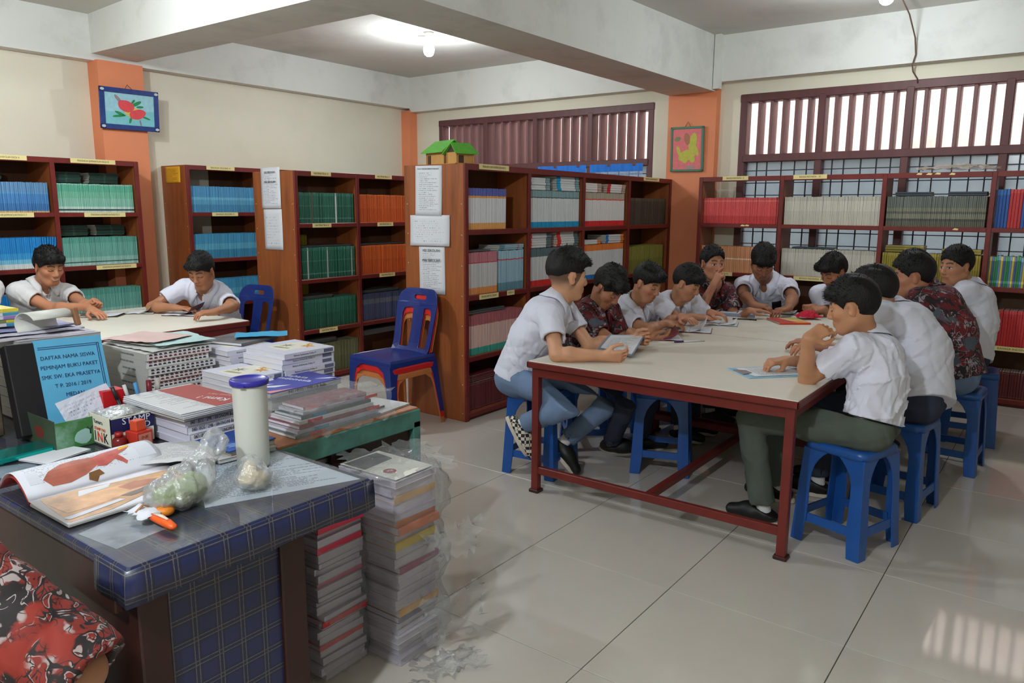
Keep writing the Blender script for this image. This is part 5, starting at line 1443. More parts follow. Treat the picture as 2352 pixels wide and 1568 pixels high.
PEOPLE = [
    dict(label='boy in white shirt and blue-grey trousers at the near left table corner holding a book', s=0.97, h=0.004, face=12, twist=8, hip=(-2.49, 3.44, 0.565), girth=1.12, hem=0.02, smile=True, neck=(-2.3, 3.518, 0.991), head=(-2.262, 3.552, 1.132), look=(56, 6, 0), headscale=1.13, skin=(202, 150, 118), fade=0.75, hair=dict(top=0.036, side=0.003, back=-0.002, burn=0.022, spike=0.009, front=0.075, fringe=0.004), eyes='open', armR=dict(e=(-2.163, 3.192, 0.768), w=(-1.906, 3.35, 0.754), d=(0.85, 0.45, -0.03), n=(-0.59, 0.62, 0.4), pose=(0.5, 0.7, 0.4, 0.1)), armL=dict(e=(-2.221, 3.657, 0.776), w=(-1.985, 3.8, 0.77), d=(0.86, 0.27, 0.08), n=(0.3, -0.9, 0.2), pose=(0.7, 0.9, 0.5, 0.3)), kneeR=(-2.021, 3.222, 0.5), ankR=(-2.324, 3.244, 0.343), footR=(0.42, 0.19, -0.85), upR=(0.54, 0.28, 0.45), kneeL=(-1.975, 3.749, 0.5), ankL=(-2.233, 3.52, 0.198), footL=(0.52, 0.14, -0.6), upL=(0.48, 0.36, 0.5), shirt=M_SHIRT, trousers=M_TROU_BLUE, shoes=(M_SHOE, M_CHECK), hemtilt=0.15, badge=(.085, .19, .045, .06, M_BADGE_R), seed=3, hemr=0.052),
    dict(label='boy in red batik shirt bending over his book beside the nearest left boy', s=0.92, face=0, hip=(-2.46, 4.06, 0.575), neck=(-2.347, 4.022, 0.907), head=(-2.262, 4.011, 1.032), look=(-6, 42, 0), headscale=1.08, skin=(163, 112, 85), hair=dict(top=0.03, side=0.007, back=-0.05, spike=0.01, fringe=0.012), shirt=M_BATIK, trousers=M_TROU_DARK, armR=dict(e=(-2.2, 3.86, 0.78), w=(-1.9, 3.83, 0.785), d=(0.73, 0.61, 0), n=(-0.18, 0.24, 0.9), pose='relax'), armL=dict(e=(-2.255, 4.169, 0.745), w=(-2.111, 4.029, 0.777), d=(0.86, 0.27, -0.2), n=(-0.14, 0.02, -1), pose='relax'), kneeR=(-1.892, 3.619, 0.5), ankR=(-2.122, 3.857, 0.13), kneeL=(-1.906, 3.941, 0.5), ankL=(-2.037, 4.057, 0.13), sock=False, footR=(0.84, 0.38, 0), footL=(0.78, 0.46, 0), seed=5),
    dict(label='boy in white shirt third on the left side, looking down at the table', s=0.92, face=0, hip=(-2.46, 4.6, 0.575), neck=(-2.276, 4.415, 0.902), head=(-2.201, 4.411, 1.033), look=(-8, 24, 0), headscale=1.05, skin=(178, 126, 97), hair=dict(top=0.026, side=0.005, back=-0.045, spike=0.005, fringe=0.006), shirt=M_SHIRT, badge=(.085, .19, .045, .06, M_BADGE_R), armR=dict(e=(-2.179, 4.168, 0.775), w=(-2.078, 4.439, 0.78), d=(0.79, 0.53, -0.05), n=(-0.18, 0.24, -1), pose='relax'), armL=dict(e=(-2.129, 4.656, 0.808), w=(-1.996, 4.506, 0.825), d=(0.8, -0.4, -0.1), n=(0, 0, -1), pose='flat'), kneeR=(-2, 4.52, 0.52), ankR=(-1.98, 4.5, 0.1), kneeL=(-2, 4.72, 0.52), ankL=(-1.98, 4.72, 0.1), seed=7),
    dict(label='boy in white shirt fourth on the left side, leaning forward beside the batik boy', s=0.92, face=0, hip=(-2.46, 5.12, 0.575), neck=(-2.218, 4.893, 0.864), head=(-2.136, 4.883, 1.001), look=(2, 26, 0), headscale=1.05, skin=(178, 126, 97), hair=dict(top=0.028, side=0.007, back=-0.05, spike=0.006, fringe=0.012), shirt=M_SHIRT, armR=dict(e=(-2.116, 4.599, 0.775), w=(-2.059, 4.819, 0.785), d=(0.76, 0.57, -0.05), n=(-0.12, 0.16, -1), pose='flat'), armL=dict(e=(-2.118, 5.106, 0.798), w=(-2.009, 4.997, 0.8), d=(0.88, 0.16, -0.1), n=(0, 0, -1), pose='relax'), kneeR=(-2, 5.05, 0.52), ankR=(-1.98, 5.03, 0.1), kneeL=(-2, 5.24, 0.52), ankL=(-1.98, 5.24, 0.1), seed=9),
    dict(label='boy in red batik shirt with his hand at his mouth, looking at the camera', s=0.95, face=-25, hip=(-2.5, 5.62, 0.575), neck=(-2.184, 5.492, 0.936), head=(-2.174, 5.411, 1.109), look=(-38, 4, 0), headscale=1.06, skin=(178, 123, 95), eyes='open', hair=dict(top=0.016, side=0.004, back=-0.045, spike=0.003, front=0.07), shirt=M_BATIK, fade=0.5, armR=dict(e=(-2.037, 5.039, 0.775), w=(-2.066, 5.181, 0.965), d=(0.37, 0.09, 0.8), n=(0.38, 0.66, -0.2), pose='point'), armL=dict(e=(-2.061, 5.586, 0.774), w=(-1.879, 5.416, 0.78), d=(0.84, 0.38, 0), n=(0, 0, -1), pose='flat'), kneeR=(-2.02, 5.5, 0.52), ankR=(-2, 5.45, 0.1), kneeL=(-2, 5.72, 0.52), ankL=(-1.98, 5.72, 0.1), seed=11),
    dict(label='boy in white shirt with a dark pocket badge reading at the far table end', s=1.07, face=-82, hip=(-2.062, 6.42, 0.575), neck=(-2.036, 6.21, 0.937), head=(-1.986, 5.978, 1.094), look=(-60, 40, 0), headscale=1.03, skin=(154, 105, 79), hair=dict(top=0.034, side=0.007, back=-0.05, spike=0.008, fringe=0.014), shirt=M_SHIRT, badge=(.095, .17, .062, .075, M_BADGE), sleeve=0.72, sleevew=0.95, armR=dict(e=(-2.019, 5.526, 0.79), w=(-1.839, 5.466, 0.775), d=(0.97, 0.04, -0.1), n=(0, 0, -1), pose='relax'), armL=dict(e=(-1.595, 5.739, 0.79), w=(-1.63, 5.544, 0.775), d=(-0.4, -0.8, -0.1), n=(0, 0, -1), pose='relax'), kneeR=(-2.1, 6, 0.52), ankR=(-2.1, 6.02, 0.1), kneeL=(-1.85, 6, 0.52), ankL=(-1.85, 6.02, 0.1), seed=13),
    dict(label='boy in white shirt bending low with joined hands at the far right corner', s=0.95, face=-105, hip=(-1.488, 6.42, 0.575), neck=(-1.458, 6.195, 0.871), head=(-1.477, 6.091, 1.039), look=(-120, 30, -0.25), headscale=1.1, skin=(163, 110, 82), hair=dict(top=0.028, side=0.007, back=-0.05, spike=0.009, fringe=0.006), shirt=M_SHIRT, armR=dict(e=(-1.536, 6.096, 0.738), w=(-1.557, 5.9, 0.783), d=(-0.34, -0.88, 0.1), n=(0.12, 0.34, -0.9), pose='fist'), armL=dict(e=(-1.362, 6.099, 0.743), w=(-1.458, 5.822, 0.783), d=(-0.6, -0.7, 0), n=(-0.22, 0.46, -0.8), pose='fist'), kneeR=(-1.55, 6.02, 0.52), ankR=(-1.55, 6.02, 0.1), kneeL=(-1.32, 6.02, 0.52), ankL=(-1.32, 6.02, 0.1), seed=15),
    dict(label='boy in white shirt with his cheek on his hand nearest the camera on the right', s=0.95, h=0.004, face=180, twist=14, hip=(-0.67, 3.56, 0.56), neck=(-0.726, 3.665, 0.931), head=(-0.778, 3.582, 1.079), look=(184, 14, 0), headscale=1.06, skin=(187, 135, 101), hair=dict(top=0.022, side=0.008, back=-0.062, spike=0.006, fringe=0.012, burn=-0.02), shirt=M_SHIRT, trousers=M_TROU_GREEN, tuck=True, belt=True, fold=0.008, bow=0.05, girth=1, armL=dict(e=(-1.03, 3.46, 0.772), w=(-0.91, 3.403, 0.943), d=(0.59, 0.63, 0.5), n=(0, 0.75, -0.5), pose='chin', sh=(-0.03, -0.01, -0.02)), armR=dict(e=(-0.98, 3.84, 0.765), w=(-1.083, 3.708, 0.775), d=(-0.7, -0.65, -0.05), n=(-0.06, 0.08, -1), pose='pinch'), kneeL=(-1.165, 3.458, 0.53), ankL=(-1.088, 3.496, 0.1), kneeR=(-1.16, 3.748, 0.53), ankR=(-1.114, 3.831, 0.1), seed=17, hemr=0.062),
    dict(label='boy in white shirt with bent back hidden behind the nearest right-hand boy', s=1, face=180, hip=(-0.57, 4.16, 0.575), neck=(-0.757, 4.36, 0.975), head=(-0.825, 4.257, 1.08), look=(185, 20, 0), headscale=1.03, skin=(178, 126, 97), hair=dict(top=0.022, side=0.008, back=-0.055, spike=0.006), shirt=M_SHIRT, trousers=M_TROU_DARK, bow=0.09, fold=0.006, armL=dict(e=(-0.86, 3.98, 0.775), w=(-0.974, 3.877, 0.835), d=(-0.66, -0.62, 0.05), n=(0, 0, -1), pose='relax'), armR=dict(e=(-0.88, 4.35, 0.775), w=(-1.12, 4.3, 0.78), d=(-1, 0, 0), n=(0, 0, -1), pose='relax'), kneeL=(-1, 4.06, 0.53), ankL=(-0.98, 4.05, 0.1), kneeR=(-1, 4.28, 0.53), ankR=(-0.98, 4.28, 0.1), seed=19),
    dict(label='boy in red batik shirt seen from behind on the right side of the table', s=1, face=182, hip=(-0.5, 5, 0.575), neck=(-0.709, 5.044, 1.042), head=(-0.761, 4.947, 1.123), look=(194, 8, 0), headscale=1.06, skin=(178, 123, 95), hair=dict(top=0.03, side=0.005, back=-0.05, spike=0.006), shirt=M_BATIK, trousers=M_TROU_BLUE, bow=0.06, sleeve=0.7, armL=dict(e=(-0.78, 4.85, 0.78), w=(-1.02, 4.9, 0.78), d=(-1, 0, 0), n=(0, 0, -1), pose='relax'), armR=dict(e=(-0.78, 5.22, 0.78), w=(-1.02, 5.18, 0.78), d=(-1, 0, 0), n=(0, 0, -1), pose='relax'), kneeL=(-0.86, 4.92, 0.53), ankL=(-0.84, 4.9, 0.1), kneeR=(-0.86, 5.14, 0.53), ankR=(-0.84, 5.14, 0.1), seed=21),
    dict(label='boy in white shirt facing left at the far right before the long bookcase', s=1, face=190, hip=(-0.52, 5.7, 0.575), neck=(-0.563, 5.827, 1), head=(-0.63, 5.72, 1.142), look=(232, 4, 0), headscale=1.02, skin=(187, 135, 104), eyes='open', hair=dict(top=0.024, side=0.005, back=-0.045, spike=0.003, front=0.06), shirt=M_SHIRT, trousers=M_TROU_DARK, sleeve=0.75, bow=0.05, armL=dict(e=(-0.72, 5.56, 0.78), w=(-0.95, 5.62, 0.78), d=(-1, 0, 0), n=(0, 0, -1), pose='relax'), armR=dict(e=(-0.75, 5.92, 0.78), w=(-0.98, 5.84, 0.78), d=(-1, 0, 0), n=(0, 0, -1), pose='relax'), kneeL=(-0.84, 5.64, 0.53), ankL=(-0.82, 5.62, 0.1), kneeR=(-0.84, 5.86, 0.53), ankR=(-0.82, 5.86, 0.1), seed=23),
    dict(smile=True, label='smiling boy in white shirt at the far side of the left table', s=1, face=-5, hip=(-6.17, 2.36, 0.575), neck=(-6.133, 2.395, 0.925), head=(-6.003, 2.397, 1.067), look=(6, 16, 0), headscale=1.08, skin=(183, 126, 95), hair=dict(top=0.026, side=0.007, back=-0.05, spike=0.007, fringe=0.012), shirt=M_SHIRT2, armR=dict(e=(-5.828, 2.352, 0.785), w=(-5.602, 2.449, 0.8), d=(0.58, 0.56, 0.5), n=(0.58, 0.06, -0.6), pose='fist'), armL=dict(e=(-5.846, 2.545, 0.79), w=(-5.49, 2.444, 0.785), d=(0.87, 0.09, -0.2), n=(0, 0, -1), pose='flat'), kneeR=(-5.75, 2.28, 0.53), ankR=(-5.75, 2.26, 0.1), kneeL=(-5.75, 2.48, 0.53), ankL=(-5.75, 2.48, 0.1), seed=25),
    dict(label='boy in white shirt reading at the right end of the left table', s=1, face=-80, hip=(-5.529, 3.44, 0.575), neck=(-5.277, 3.177, 0.887), head=(-5.153, 3.087, 1.037), look=(-62, 26, 0), headscale=1.06, skin=(170, 117, 87), hair=dict(top=0.024, side=0.005, back=-0.045, spike=0.004, fringe=0.004), shirt=M_SHIRT, badge=(.1, .22, .05, .09, M_BADGE), armR=dict(e=(-5.533, 2.919, 0.785), w=(-5.257, 2.914, 0.775), d=(0.85, 0.45, -0.05), n=(0, 0, -1), pose='flat'), armL=dict(e=(-4.551, 3.04, 0.79), w=(-4.778, 2.95, 0.78), d=(-0.34, -0.88, 0), n=(-0.24, -0.18, -1), pose='relax'), kneeR=(-5.45, 3.02, 0.52), ankR=(-5.45, 3.02, 0.1), kneeL=(-5.2, 3.02, 0.52), ankL=(-5.2, 3.02, 0.1), seed=27),
    dict(label='boy in white shirt cut off by the left edge of the picture', s=1, face=0, hip=(-6.2, 1.86, 0.575), neck=(-6.08, 1.89, 1), head=(-5.98, 1.87, 1.18), look=(0, 20, 0), headscale=1.05, skin=(174, 121, 91), shirt=M_SHIRT2, armR=dict(e=(-5.98, 1.66, 0.785), w=(-5.72, 1.74, 0.78), d=(1, 0, 0), n=(0, 0, -1), pose='flat'), armL=dict(e=(-5.95, 1.95, 0.79), w=(-5.66, 1.82, 0.78), d=(1, 0, 0), n=(0, 0, -1), pose='flat'), kneeR=(-5.78, 1.78, 0.53), ankR=(-5.78, 1.76, 0.1), kneeL=(-5.78, 1.97, 0.53), ankL=(-5.78, 1.97, 0.1), seed=29),
    dict(label='person in orange batik at the tartan desk, only sleeve and elbow in the picture', s=1.05, h=0.004, face=110, hip=(-1.68, 0.23, 0.52), neck=(-1.66, 0.32, 0.975), head=(-1.7, 0.32, 1.15), look=(120, 12, 0), skin=(166, 117, 88), girth=1.22, sleeve=1.06, sleevew=1.2, shirt=M_BATIK2, trousers=M_TROU_DARK, fold=0.007, collar=False, armR=dict(e=(-1.269, 0.452, 0.83), w=(-1.5, 0.49, 0.6), d=(-0.7, 0.3, -0.3), n=(0, -0.2, -1), pose='relax', sh=(0.01, 0, -0.005)), armL=dict(e=(-2, 0.35, 0.8), w=(-2.2, 0.45, 0.8), d=(-0.8, 0.5, 0), n=(0, 0, -1), pose='relax'), kneeR=(-1.72, 0.66, 0.52), ankR=(-1.72, 0.62, 0.1), kneeL=(-1.92, 0.6, 0.52), ankL=(-1.92, 0.58, 0.1), seed=31),
]
for sp in PEOPLE:
    person(sp)
# ---------------------------------------------------------------- the two desks in the foreground
def mat_tartan():
    m = bpy.data.materials.new('navy_tartan_cloth'); nt, N, L, b = nodes(m)
    b.inputs['Roughness'].default_value = .55; b.inputs['Coat Weight'].default_value = .35; b.inputs['Coat Roughness'].default_value = .25
    tc = N.new('ShaderNodeTexCoord'); sp = N.new('ShaderNodeSeparateXYZ'); L.new(tc.outputs['Object'], sp.inputs[0])
    ge = N.new('ShaderNodeNewGeometry'); sn = N.new('ShaderNodeSeparateXYZ'); L.new(ge.outputs['True Normal'], sn.inputs[0])
    def mth(op, a, c=None):
        n = N.new('ShaderNodeMath'); n.operation = op
        for i, v in enumerate((a, c)):
            if v is None: continue
            if isinstance(v, (int, float)): n.inputs[i].default_value = v
            else: L.new(v, n.inputs[i])
        return n.outputs[0]
    tot = None; wide = None
    for k in range(3):
        fr = mth('FRACT', mth('DIVIDE', mth('ADD', sp.outputs[k], 10.013), .062))
        l1 = mth('LESS_THAN', mth('ABSOLUTE', mth('SUBTRACT', fr, .42)), .022); l2 = mth('LESS_THAN', mth('ABSOLUTE', mth('SUBTRACT', fr, .58)), .022)
        msk = mth('LESS_THAN', mth('ABSOLUTE', sn.outputs[k]), .6)
        ln = mth('MULTIPLY', mth('ADD', l1, l2), msk); tot = ln if tot is None else mth('ADD', tot, ln)
        wd = mth('MULTIPLY', mth('LESS_THAN', mth('ABSOLUTE', mth('SUBTRACT', fr, .5)), .2), msk); wide = wd if wide is None else mth('ADD', wide, wd)
    nz = N.new('ShaderNodeTexNoise'); nz.inputs['Scale'].default_value = 220; L.new(tc.outputs['Object'], nz.inputs['Vector'])
    mx = N.new('ShaderNodeMix'); mx.data_type = 'RGBA'; mx.inputs['A'].default_value = lin((20, 30, 76)); mx.inputs['B'].default_value = lin((15, 21, 50))
    L.new(mth('MULTIPLY', wide, .7), mx.inputs['Factor'])
    m2 = N.new('ShaderNodeMix'); m2.data_type = 'RGBA'; L.new(mx.outputs['Result'], m2.inputs['A']); m2.inputs['B'].default_value = lin((176, 166, 146))
    L.new(mth('MULTIPLY', mth('MINIMUM', tot, 1), mth('MULTIPLY', nz.outputs['Fac'], .38)), m2.inputs['Factor'])
    L.new(m2.outputs['Result'], b.inputs['Base Color'])
    return m
M_TART = mat_tartan()
M_DESK = mat('dark_desk_wood', (50, 23, 18), .45, var=.15, scale=8, stretch=(3, 3, .4))
def mat_clear(name, white=.1, rough=.08, bump=0, tint=(235, 238, 240), gloss=.22):
    """Clear film or sheet: mostly see-through, with a gloss and a faint milky cast."""
    m = bpy.data.materials.new(name); nt, N, L, b = nodes(m); out = N['Material Output']
    tp = N.new('ShaderNodeBsdfTransparent'); tp.inputs[0].default_value = lin((250, 251, 252))
    df = N.new('ShaderNodeBsdfDiffuse'); df.inputs[0].default_value = lin(tint)
    gl = N.new('ShaderNodeBsdfGlossy'); gl.inputs['Roughness'].default_value = rough
    a = N.new('ShaderNodeMixShader'); a.inputs[0].default_value = white; L.new(tp.outputs[0], a.inputs[1]); L.new(df.outputs[0], a.inputs[2])
    lw = N.new('ShaderNodeLayerWeight'); lw.inputs['Blend'].default_value = .35
    mr = N.new('ShaderNodeMapRange'); mr.inputs[3].default_value = gloss * .25; mr.inputs[4].default_value = min(1, gloss * 2.2); L.new(lw.outputs['Fresnel'], mr.inputs[0])
    c = N.new('ShaderNodeMixShader'); L.new(mr.outputs[0], c.inputs[0]); L.new(a.outputs[0], c.inputs[1]); L.new(gl.outputs[0], c.inputs[2])
    L.new(c.outputs[0], out.inputs[0])
    if bump:
        tc = N.new('ShaderNodeTexCoord'); nz = N.new('ShaderNodeTexNoise'); nz.inputs['Scale'].default_value = bump; nz.inputs['Detail'].default_value = 5
        L.new(tc.outputs['Object'], nz.inputs['Vector']); bp = N.new('ShaderNodeBump'); bp.inputs['Strength'].default_value = .8; bp.inputs['Distance'].default_value = .02
        L.new(nz.outputs['Fac'], bp.inputs['Height'])
        for x in (gl, df, lw): L.new(bp.outputs[0], x.inputs['Normal'])
    return m
M_GLASS = mat_clear('desk_glass', .02, .03, gloss=.12)
M_FILM = mat_clear('crumpled_film', .05, .06, bump=34, gloss=.09)
M_FILM2 = mat_clear('loose_film', .12, .05, bump=38, gloss=.16)
M_BAG = mat_clear('milky_bag_film', .30, .16, bump=30, gloss=.25)

DX1, DY0, DY1, DZ = -1.525, .70, 1.39, .75
d = empty('tartan_desk', (-2.45, 1.05, 0), 0, 'desk covered in navy tartan cloth in the lower left foreground', 'desk')
o_ = Vector((-2.45, 1.05, 0))
def dpart(mb, name, m, par=None, **k):
    mb.v = [tuple(Vector(v) - o_) for v in mb.v]; return mb.build(name, m, par or d, **k)
dpart(MB().cbox(-3.35, DX1, DY0, DY1, DZ - .03, DZ, .006), 'desktop', M_TART)
sk = MB()
n = 7
pts = [(-1.66, DY0 - .002)] + [(-1.66 + (DX1 + 1.66) * i / n, DY0 - .002) for i in range(1, n)] + [(DX1 + .003, DY0 - .002)] + [(DX1 + .003, DY0 + (DY1 - DY0) * i / 20) for i in range(1, 21)]
sk.ribbon([[Vector((x, y, DZ - .002)) for x, y in pts],
           [Vector((x + (.004 if i > n else 0), y - (.004 if i <= n else 0), DZ - .04)) for i, (x, y) in enumerate(pts)],
           [Vector((x + (.006 + .003 * math.sin(i * 1.3) if i > n else 0), y - (.006 + .003 * math.sin(i * .9) if i <= n else 0), DZ - .082 + .004 * math.sin(i * .7))) for i, (x, y) in enumerate(pts)]])
so = dpart(sk, 'cloth_skirt', M_TART); so.modifiers.new('solid', 'SOLIDIFY').thickness = .0025
for x0, x1, y0, y1 in ((-1.60, -1.555, .73, .80), (-1.60, -1.555, 1.10, 1.175), (-3.3, -3.24, .73, .8), (-3.3, -3.24, 1.1, 1.175)):
    dpart(MB().cbox(x0, x1, y0, y1, 0, DZ - .03, .004), 'leg', M_DESK)
dpart(MB().box(-1.585, -1.568, .80, 1.10, .06, DZ - .03), 'end_panel', M_TART)
dpart(MB().cbox(-3.3, -1.60, .703, .722, .62, DZ - .03, .003), 'front_apron', M_DESK)
dpart(MB().box(-3.24, -1.6, 1.14, 1.155, .1, DZ - .03), 'back_panel', M_DESK)
dpart(MB().cbox(-2.35, -1.60, .735, 1.10, .10, DZ - .03, .004), 'added_dark_block', M_DESK)  # solid block added to darken the open space under the desk
g = MB().cbox(-3.3, DX1 - .004, DY0 + .006, DY1 - .006, DZ + .0015, DZ + .0055, .0015).build('glass_sheet', M_GLASS)
tag(g, 'clear glass sheet laid over the papers on the tartan desk', 'glass sheet')
ZG = DZ + .006

M_OLDW = mat('worn_orange_wood', (156, 96, 56), .5, var=.15, scale=10, stretch=(1, 5, 1), dirt=(110, 70, 48), dscale=6, damt=.6)
M_GREENP = mat('chipped_green_paint', (70, 118, 108), .5, var=.1, scale=16, dirt=(58, 66, 62), dscale=9, damt=.8)
d2 = empty('green_desk', (-2.75, 1.72, 0), 0, 'desk with chipped green frame behind the tartan one, piled with books', 'desk')
o_ = Vector((-2.75, 1.72, 0))
dpart(MB().cbox(-3.55, -1.962, 1.395, 2.035, .725, .75, .003), 'desktop', M_OLDW, d2)
dpart(MB().cbox(-1.995, -1.955, 1.395, 2.04, .672, .744, .004), 'rail', M_GREENP, d2)
dpart(MB().cbox(-3.55, -1.96, 2.0, 2.04, .672, .744, .004), 'rail', M_GREENP, d2)
for x, y in ((-1.975, 2.02), (-3.53, 2.02), (-1.975, 1.415), (-3.53, 1.415)):
    dpart(MB().cbox(x - .02, x + .02, y - .02, y + .02, 0, .70, .004), 'leg', M_GREENP, d2)
dpart(MB().box(-1.992, -1.978, 1.62, 2.0, .08, .68), 'side_panel', mat('very_dark_panel', (46, 24, 18), .5, var=.1), d2)
dpart(MB().box(-3.5, -1.99, 2.005, 2.015, .2, .68), 'back_panel', mat('very_dark_panel', (0, 0, 0)), d2)

# ---------------------------------------------------------------- small builders
def flat(name, pts, z, m, label=None, cat=None, t=.0006, parent=None):
    """A flat sheet with a four-cornered or freer outline; UVs run over its first three corners."""
    me = bpy.data.meshes.new(name); n = len(pts)
    vs = [(x, y, z + t) for x, y in pts] + [(x, y, z) for x, y in pts]
    fs = [tuple(range(n)), tuple(range(2 * n - 1, n - 1, -1))] + [(i, i + n, (i + 1) % n + n, (i + 1) % n) for i in range(n)]
    me.from_pydata(vs, [], fs); me.materials.append(m)
    import bmesh
    bm = bmesh.new(); bm.from_mesh(me); bmesh.ops.recalc_face_normals(bm, faces=bm.faces); bm.to_mesh(me); bm.free()
    ul = me.uv_layers.new(name='UVMap'); a = Vector(pts[0]); ex = Vector(pts[1]) - a; ey = Vector(pts[-1]) - a
    for l in me.loops:
        p = Vector(me.vertices[l.vertex_index].co[:2]) - a; ul.data[l.index].uv = (p.dot(ex) / ex.length_squared, p.dot(ey) / ey.length_squared)
    o = bpy.data.objects.new(name, me); link(o, parent)
    return tag(o, label, cat)
def crumple(name, M, w, h, amp, seed, m, nx=14, ny=10, edge=.0, freq=1.0, label=None, cat=None, dome=0.0, thick=.0005, group=None):
    r = random.Random(seed); ph = [(r.uniform(-1, 1) * 30 * freq, r.uniform(-1, 1) * 30 * freq, r.uniform(0, 6)) for _ in range(6)]
    vs, uv = [], []
    for j in range(ny + 1):
        for i in range(nx + 1):
            u, v = i / nx, j / ny; x, y = (u - .5) * w, (v - .5) * h
            z = sum((1 - abs(math.sin(a * x + b * y + c))) for a, b, c in ph) / 6 * amp + r.uniform(0, .3) * amp + dome * (1 - (2 * u - 1) ** 2) * (1 - (2 * v - 1) ** 2)
            vs.append(M @ Vector((x + r.uniform(-1, 1) * edge * (u in (0, 1)), y + r.uniform(-1, 1) * edge * (v in (0, 1)), z))); uv.append((u, v))
    fs = [(j * (nx + 1) + i, j * (nx + 1) + i + 1, (j + 1) * (nx + 1) + i + 1, (j + 1) * (nx + 1) + i) for j in range(ny) for i in range(nx)]
    me = bpy.data.meshes.new(name); me.from_pydata([tuple(v) for v in vs], [], fs); me.materials.append(m)
    ul = me.uv_layers.new(name='UVMap')
    for l in me.loops: ul.data[l.index].uv = uv[l.vertex_index]
    if 'film' in name or 'tissue' in name:
        for p in me.polygons: p.use_smooth = True
    o = bpy.data.objects.new(name, me); link(o)
    if thick and name != 'plastic_film': o.modifiers.new('solid', 'SOLIDIFY').thickness = thick
    return tag(o, label, cat, group)
def flatbook(name, x0, x1, y0, y1, z, t, cover, edge, rot=0, label=None, group=None, side='x', soft=.0015, cat='book'):
    """A book lying flat: covers above and below a page block; the spine on the +x face ('x') or -y face ('y'), or none."""
    cx, cy = (x0 + x1) / 2, (y0 + y1) / 2; a, b = (x1 - x0) / 2, (y1 - y0) / 2
    r = empty(name, (cx, cy, z), rot, label, cat, group)
    c = MB()
    c.cbox(-a, a, -b, b, t - soft, t, soft * .4).cbox(-a, a, -b, b, 0, soft, soft * .4)
    if side == 'x': c.box(a - soft, a, -b, b, soft, t - soft)
    if side == 'y': c.box(-a, a, -b, -b + soft, soft, t - soft)
    c.build('cover', cover, r)
    MB().box(-a + .002, a - .002, -b + .002, b - .002, soft * .8, t - soft * .8).build('pages', edge, r)
    return r
M_PW = mat('white_pages', (222, 222, 228), .7, var=.06, scale=120, stretch=(.05, .05, 1))
M_PG = mat('grey_pages', (176, 176, 174), .8, var=.08, scale=120, stretch=(.05, .05, 1))
M_PAPER = mat('plain_white_paper', (218, 220, 228), .7)
M_DK = mat('dark_ink_print', (52, 50, 62), .7)

# papers under the glass
P_LIST = mat_print('typed_list_paper', (222, 232, 242), (92, 98, 112), lines=34, margin=.1, dens=.55)
flat('paper_sheet', [(-1.70, .985), (-1.545, 1.365), (-1.95, 1.375), (-2.06, 1.17)], DZ + .0005, P_LIST, 'large pale sheet of typed lines under the glass beside the container', 'paper')
M_MAG = mat('grey_magazine_cover', (168, 174, 182), .5, var=.3, scale=14, dirt=(92, 84, 96), dscale=9, damt=.8)
flat('magazine', [(-1.79, .72), (-1.64, .735), (-1.66, .88), (-1.84, .90)], DZ + .0004, M_MAG, 'grey-printed magazine under the glass by the front corner of the desk', 'magazine')
P_YG = mat_print('yellow_green_paper', (184, 190, 96), (140, 146, 80), lines=20, dens=.5)
flat('paper_sheet', [(-2.33, .76), (-2.05, .80), (-2.10, 1.08), (-2.29, 1.02)], DZ + .0003, P_YG, 'yellow-green sheet peeping out behind the open anatomy book', 'paper')
flat('paper_sheet', [(-2.48, .74), (-2.34, .76), (-2.33, .86), (-2.42, .87)], DZ + .0003, mat('grey_blue_paper', (170, 184, 200), .6), 'small grey-blue sheet at the left edge of the desk', 'paper')

# ---------------------------------------------------------------- open anatomy book
bk = empty('open_book', (-2.04, .90, ZG), 0, 'open book with pictures of a heart and an arm on the tartan desk', 'book')
bo = Vector((-2.04, .90, ZG))
P_BK = mat_print('book_text_page', (214, 216, 226), (110, 112, 124), lines=44, margin=.06, dens=.45)
ya, yb = .715, 1.075
def roll(s):
    """Cross-section of the rolled left half: distance along the page -> (x, z), from the spine outwards."""
    t = min(s / .20, 1.0)
    return (-2.045 - .185 * t, ZG + .014 + .052 * math.sin(PI * min(1, t * 1.02)) ** .8 + .0 * t)
def page_strip(name, f, smax, m, parent, lift=0, y0=ya, y1=yb, ns=18):
    vs, uv = [], []
    for i in range(ns + 1):
        x, z = f(smax * i / ns)
        for j in range(9):
            vs.append(Vector((x, y0 + (y1 - y0) * j / 8, z + lift)) - bo); uv.append((j / 8, 1 - i / ns))
    fs = [(i * 9 + j, i * 9 + j + 1, (i + 1) * 9 + j + 1, (i + 1) * 9 + j) for i in range(ns) for j in range(8)]
    me = bpy.data.meshes.new(name); me.from_pydata([tuple(v) for v in vs], [], fs); me.materials.append(m)
    ul = me.uv_layers.new(name='UVMap')
    for l in me.loops: ul.data[l.index].uv = uv[l.vertex_index]
    for p in me.polygons: p.use_smooth = True
    o = bpy.data.objects.new(name, me); link(o, parent); md = o.modifiers.new('solid', 'SOLIDIFY'); md.thickness = .0012; md.offset = -1 if f is roll or name == 'cover' else 1
    return o
page_strip('curled_page', roll, .20, P_BK, bk)
page_strip('cover', lambda s: (roll(s)[0], max(ZG + .001, roll(s)[1] - .010)), .20, mat('red_book_cover', (150, 34, 34), .5), bk, ns=14)
blk = MB()
rowsA = [[Vector((roll(s)[0], y, max(ZG, roll(s)[1] - .0085))) - bo for s in [.2 * i / 12 for i in range(13)]] for y in (ya, yb)]
right = lambda s: (-2.045 + s, ZG + .014 - .004 * min(1, s / .05) + .0 * s)
MB().cbox(-.0, .215, ya - bo.y, yb - bo.y, .0005, .0095, .002).build('page_block', M_PG, bk)
page_strip('page', right, .215, mat('art_page', (216, 214, 222), .5), bk)
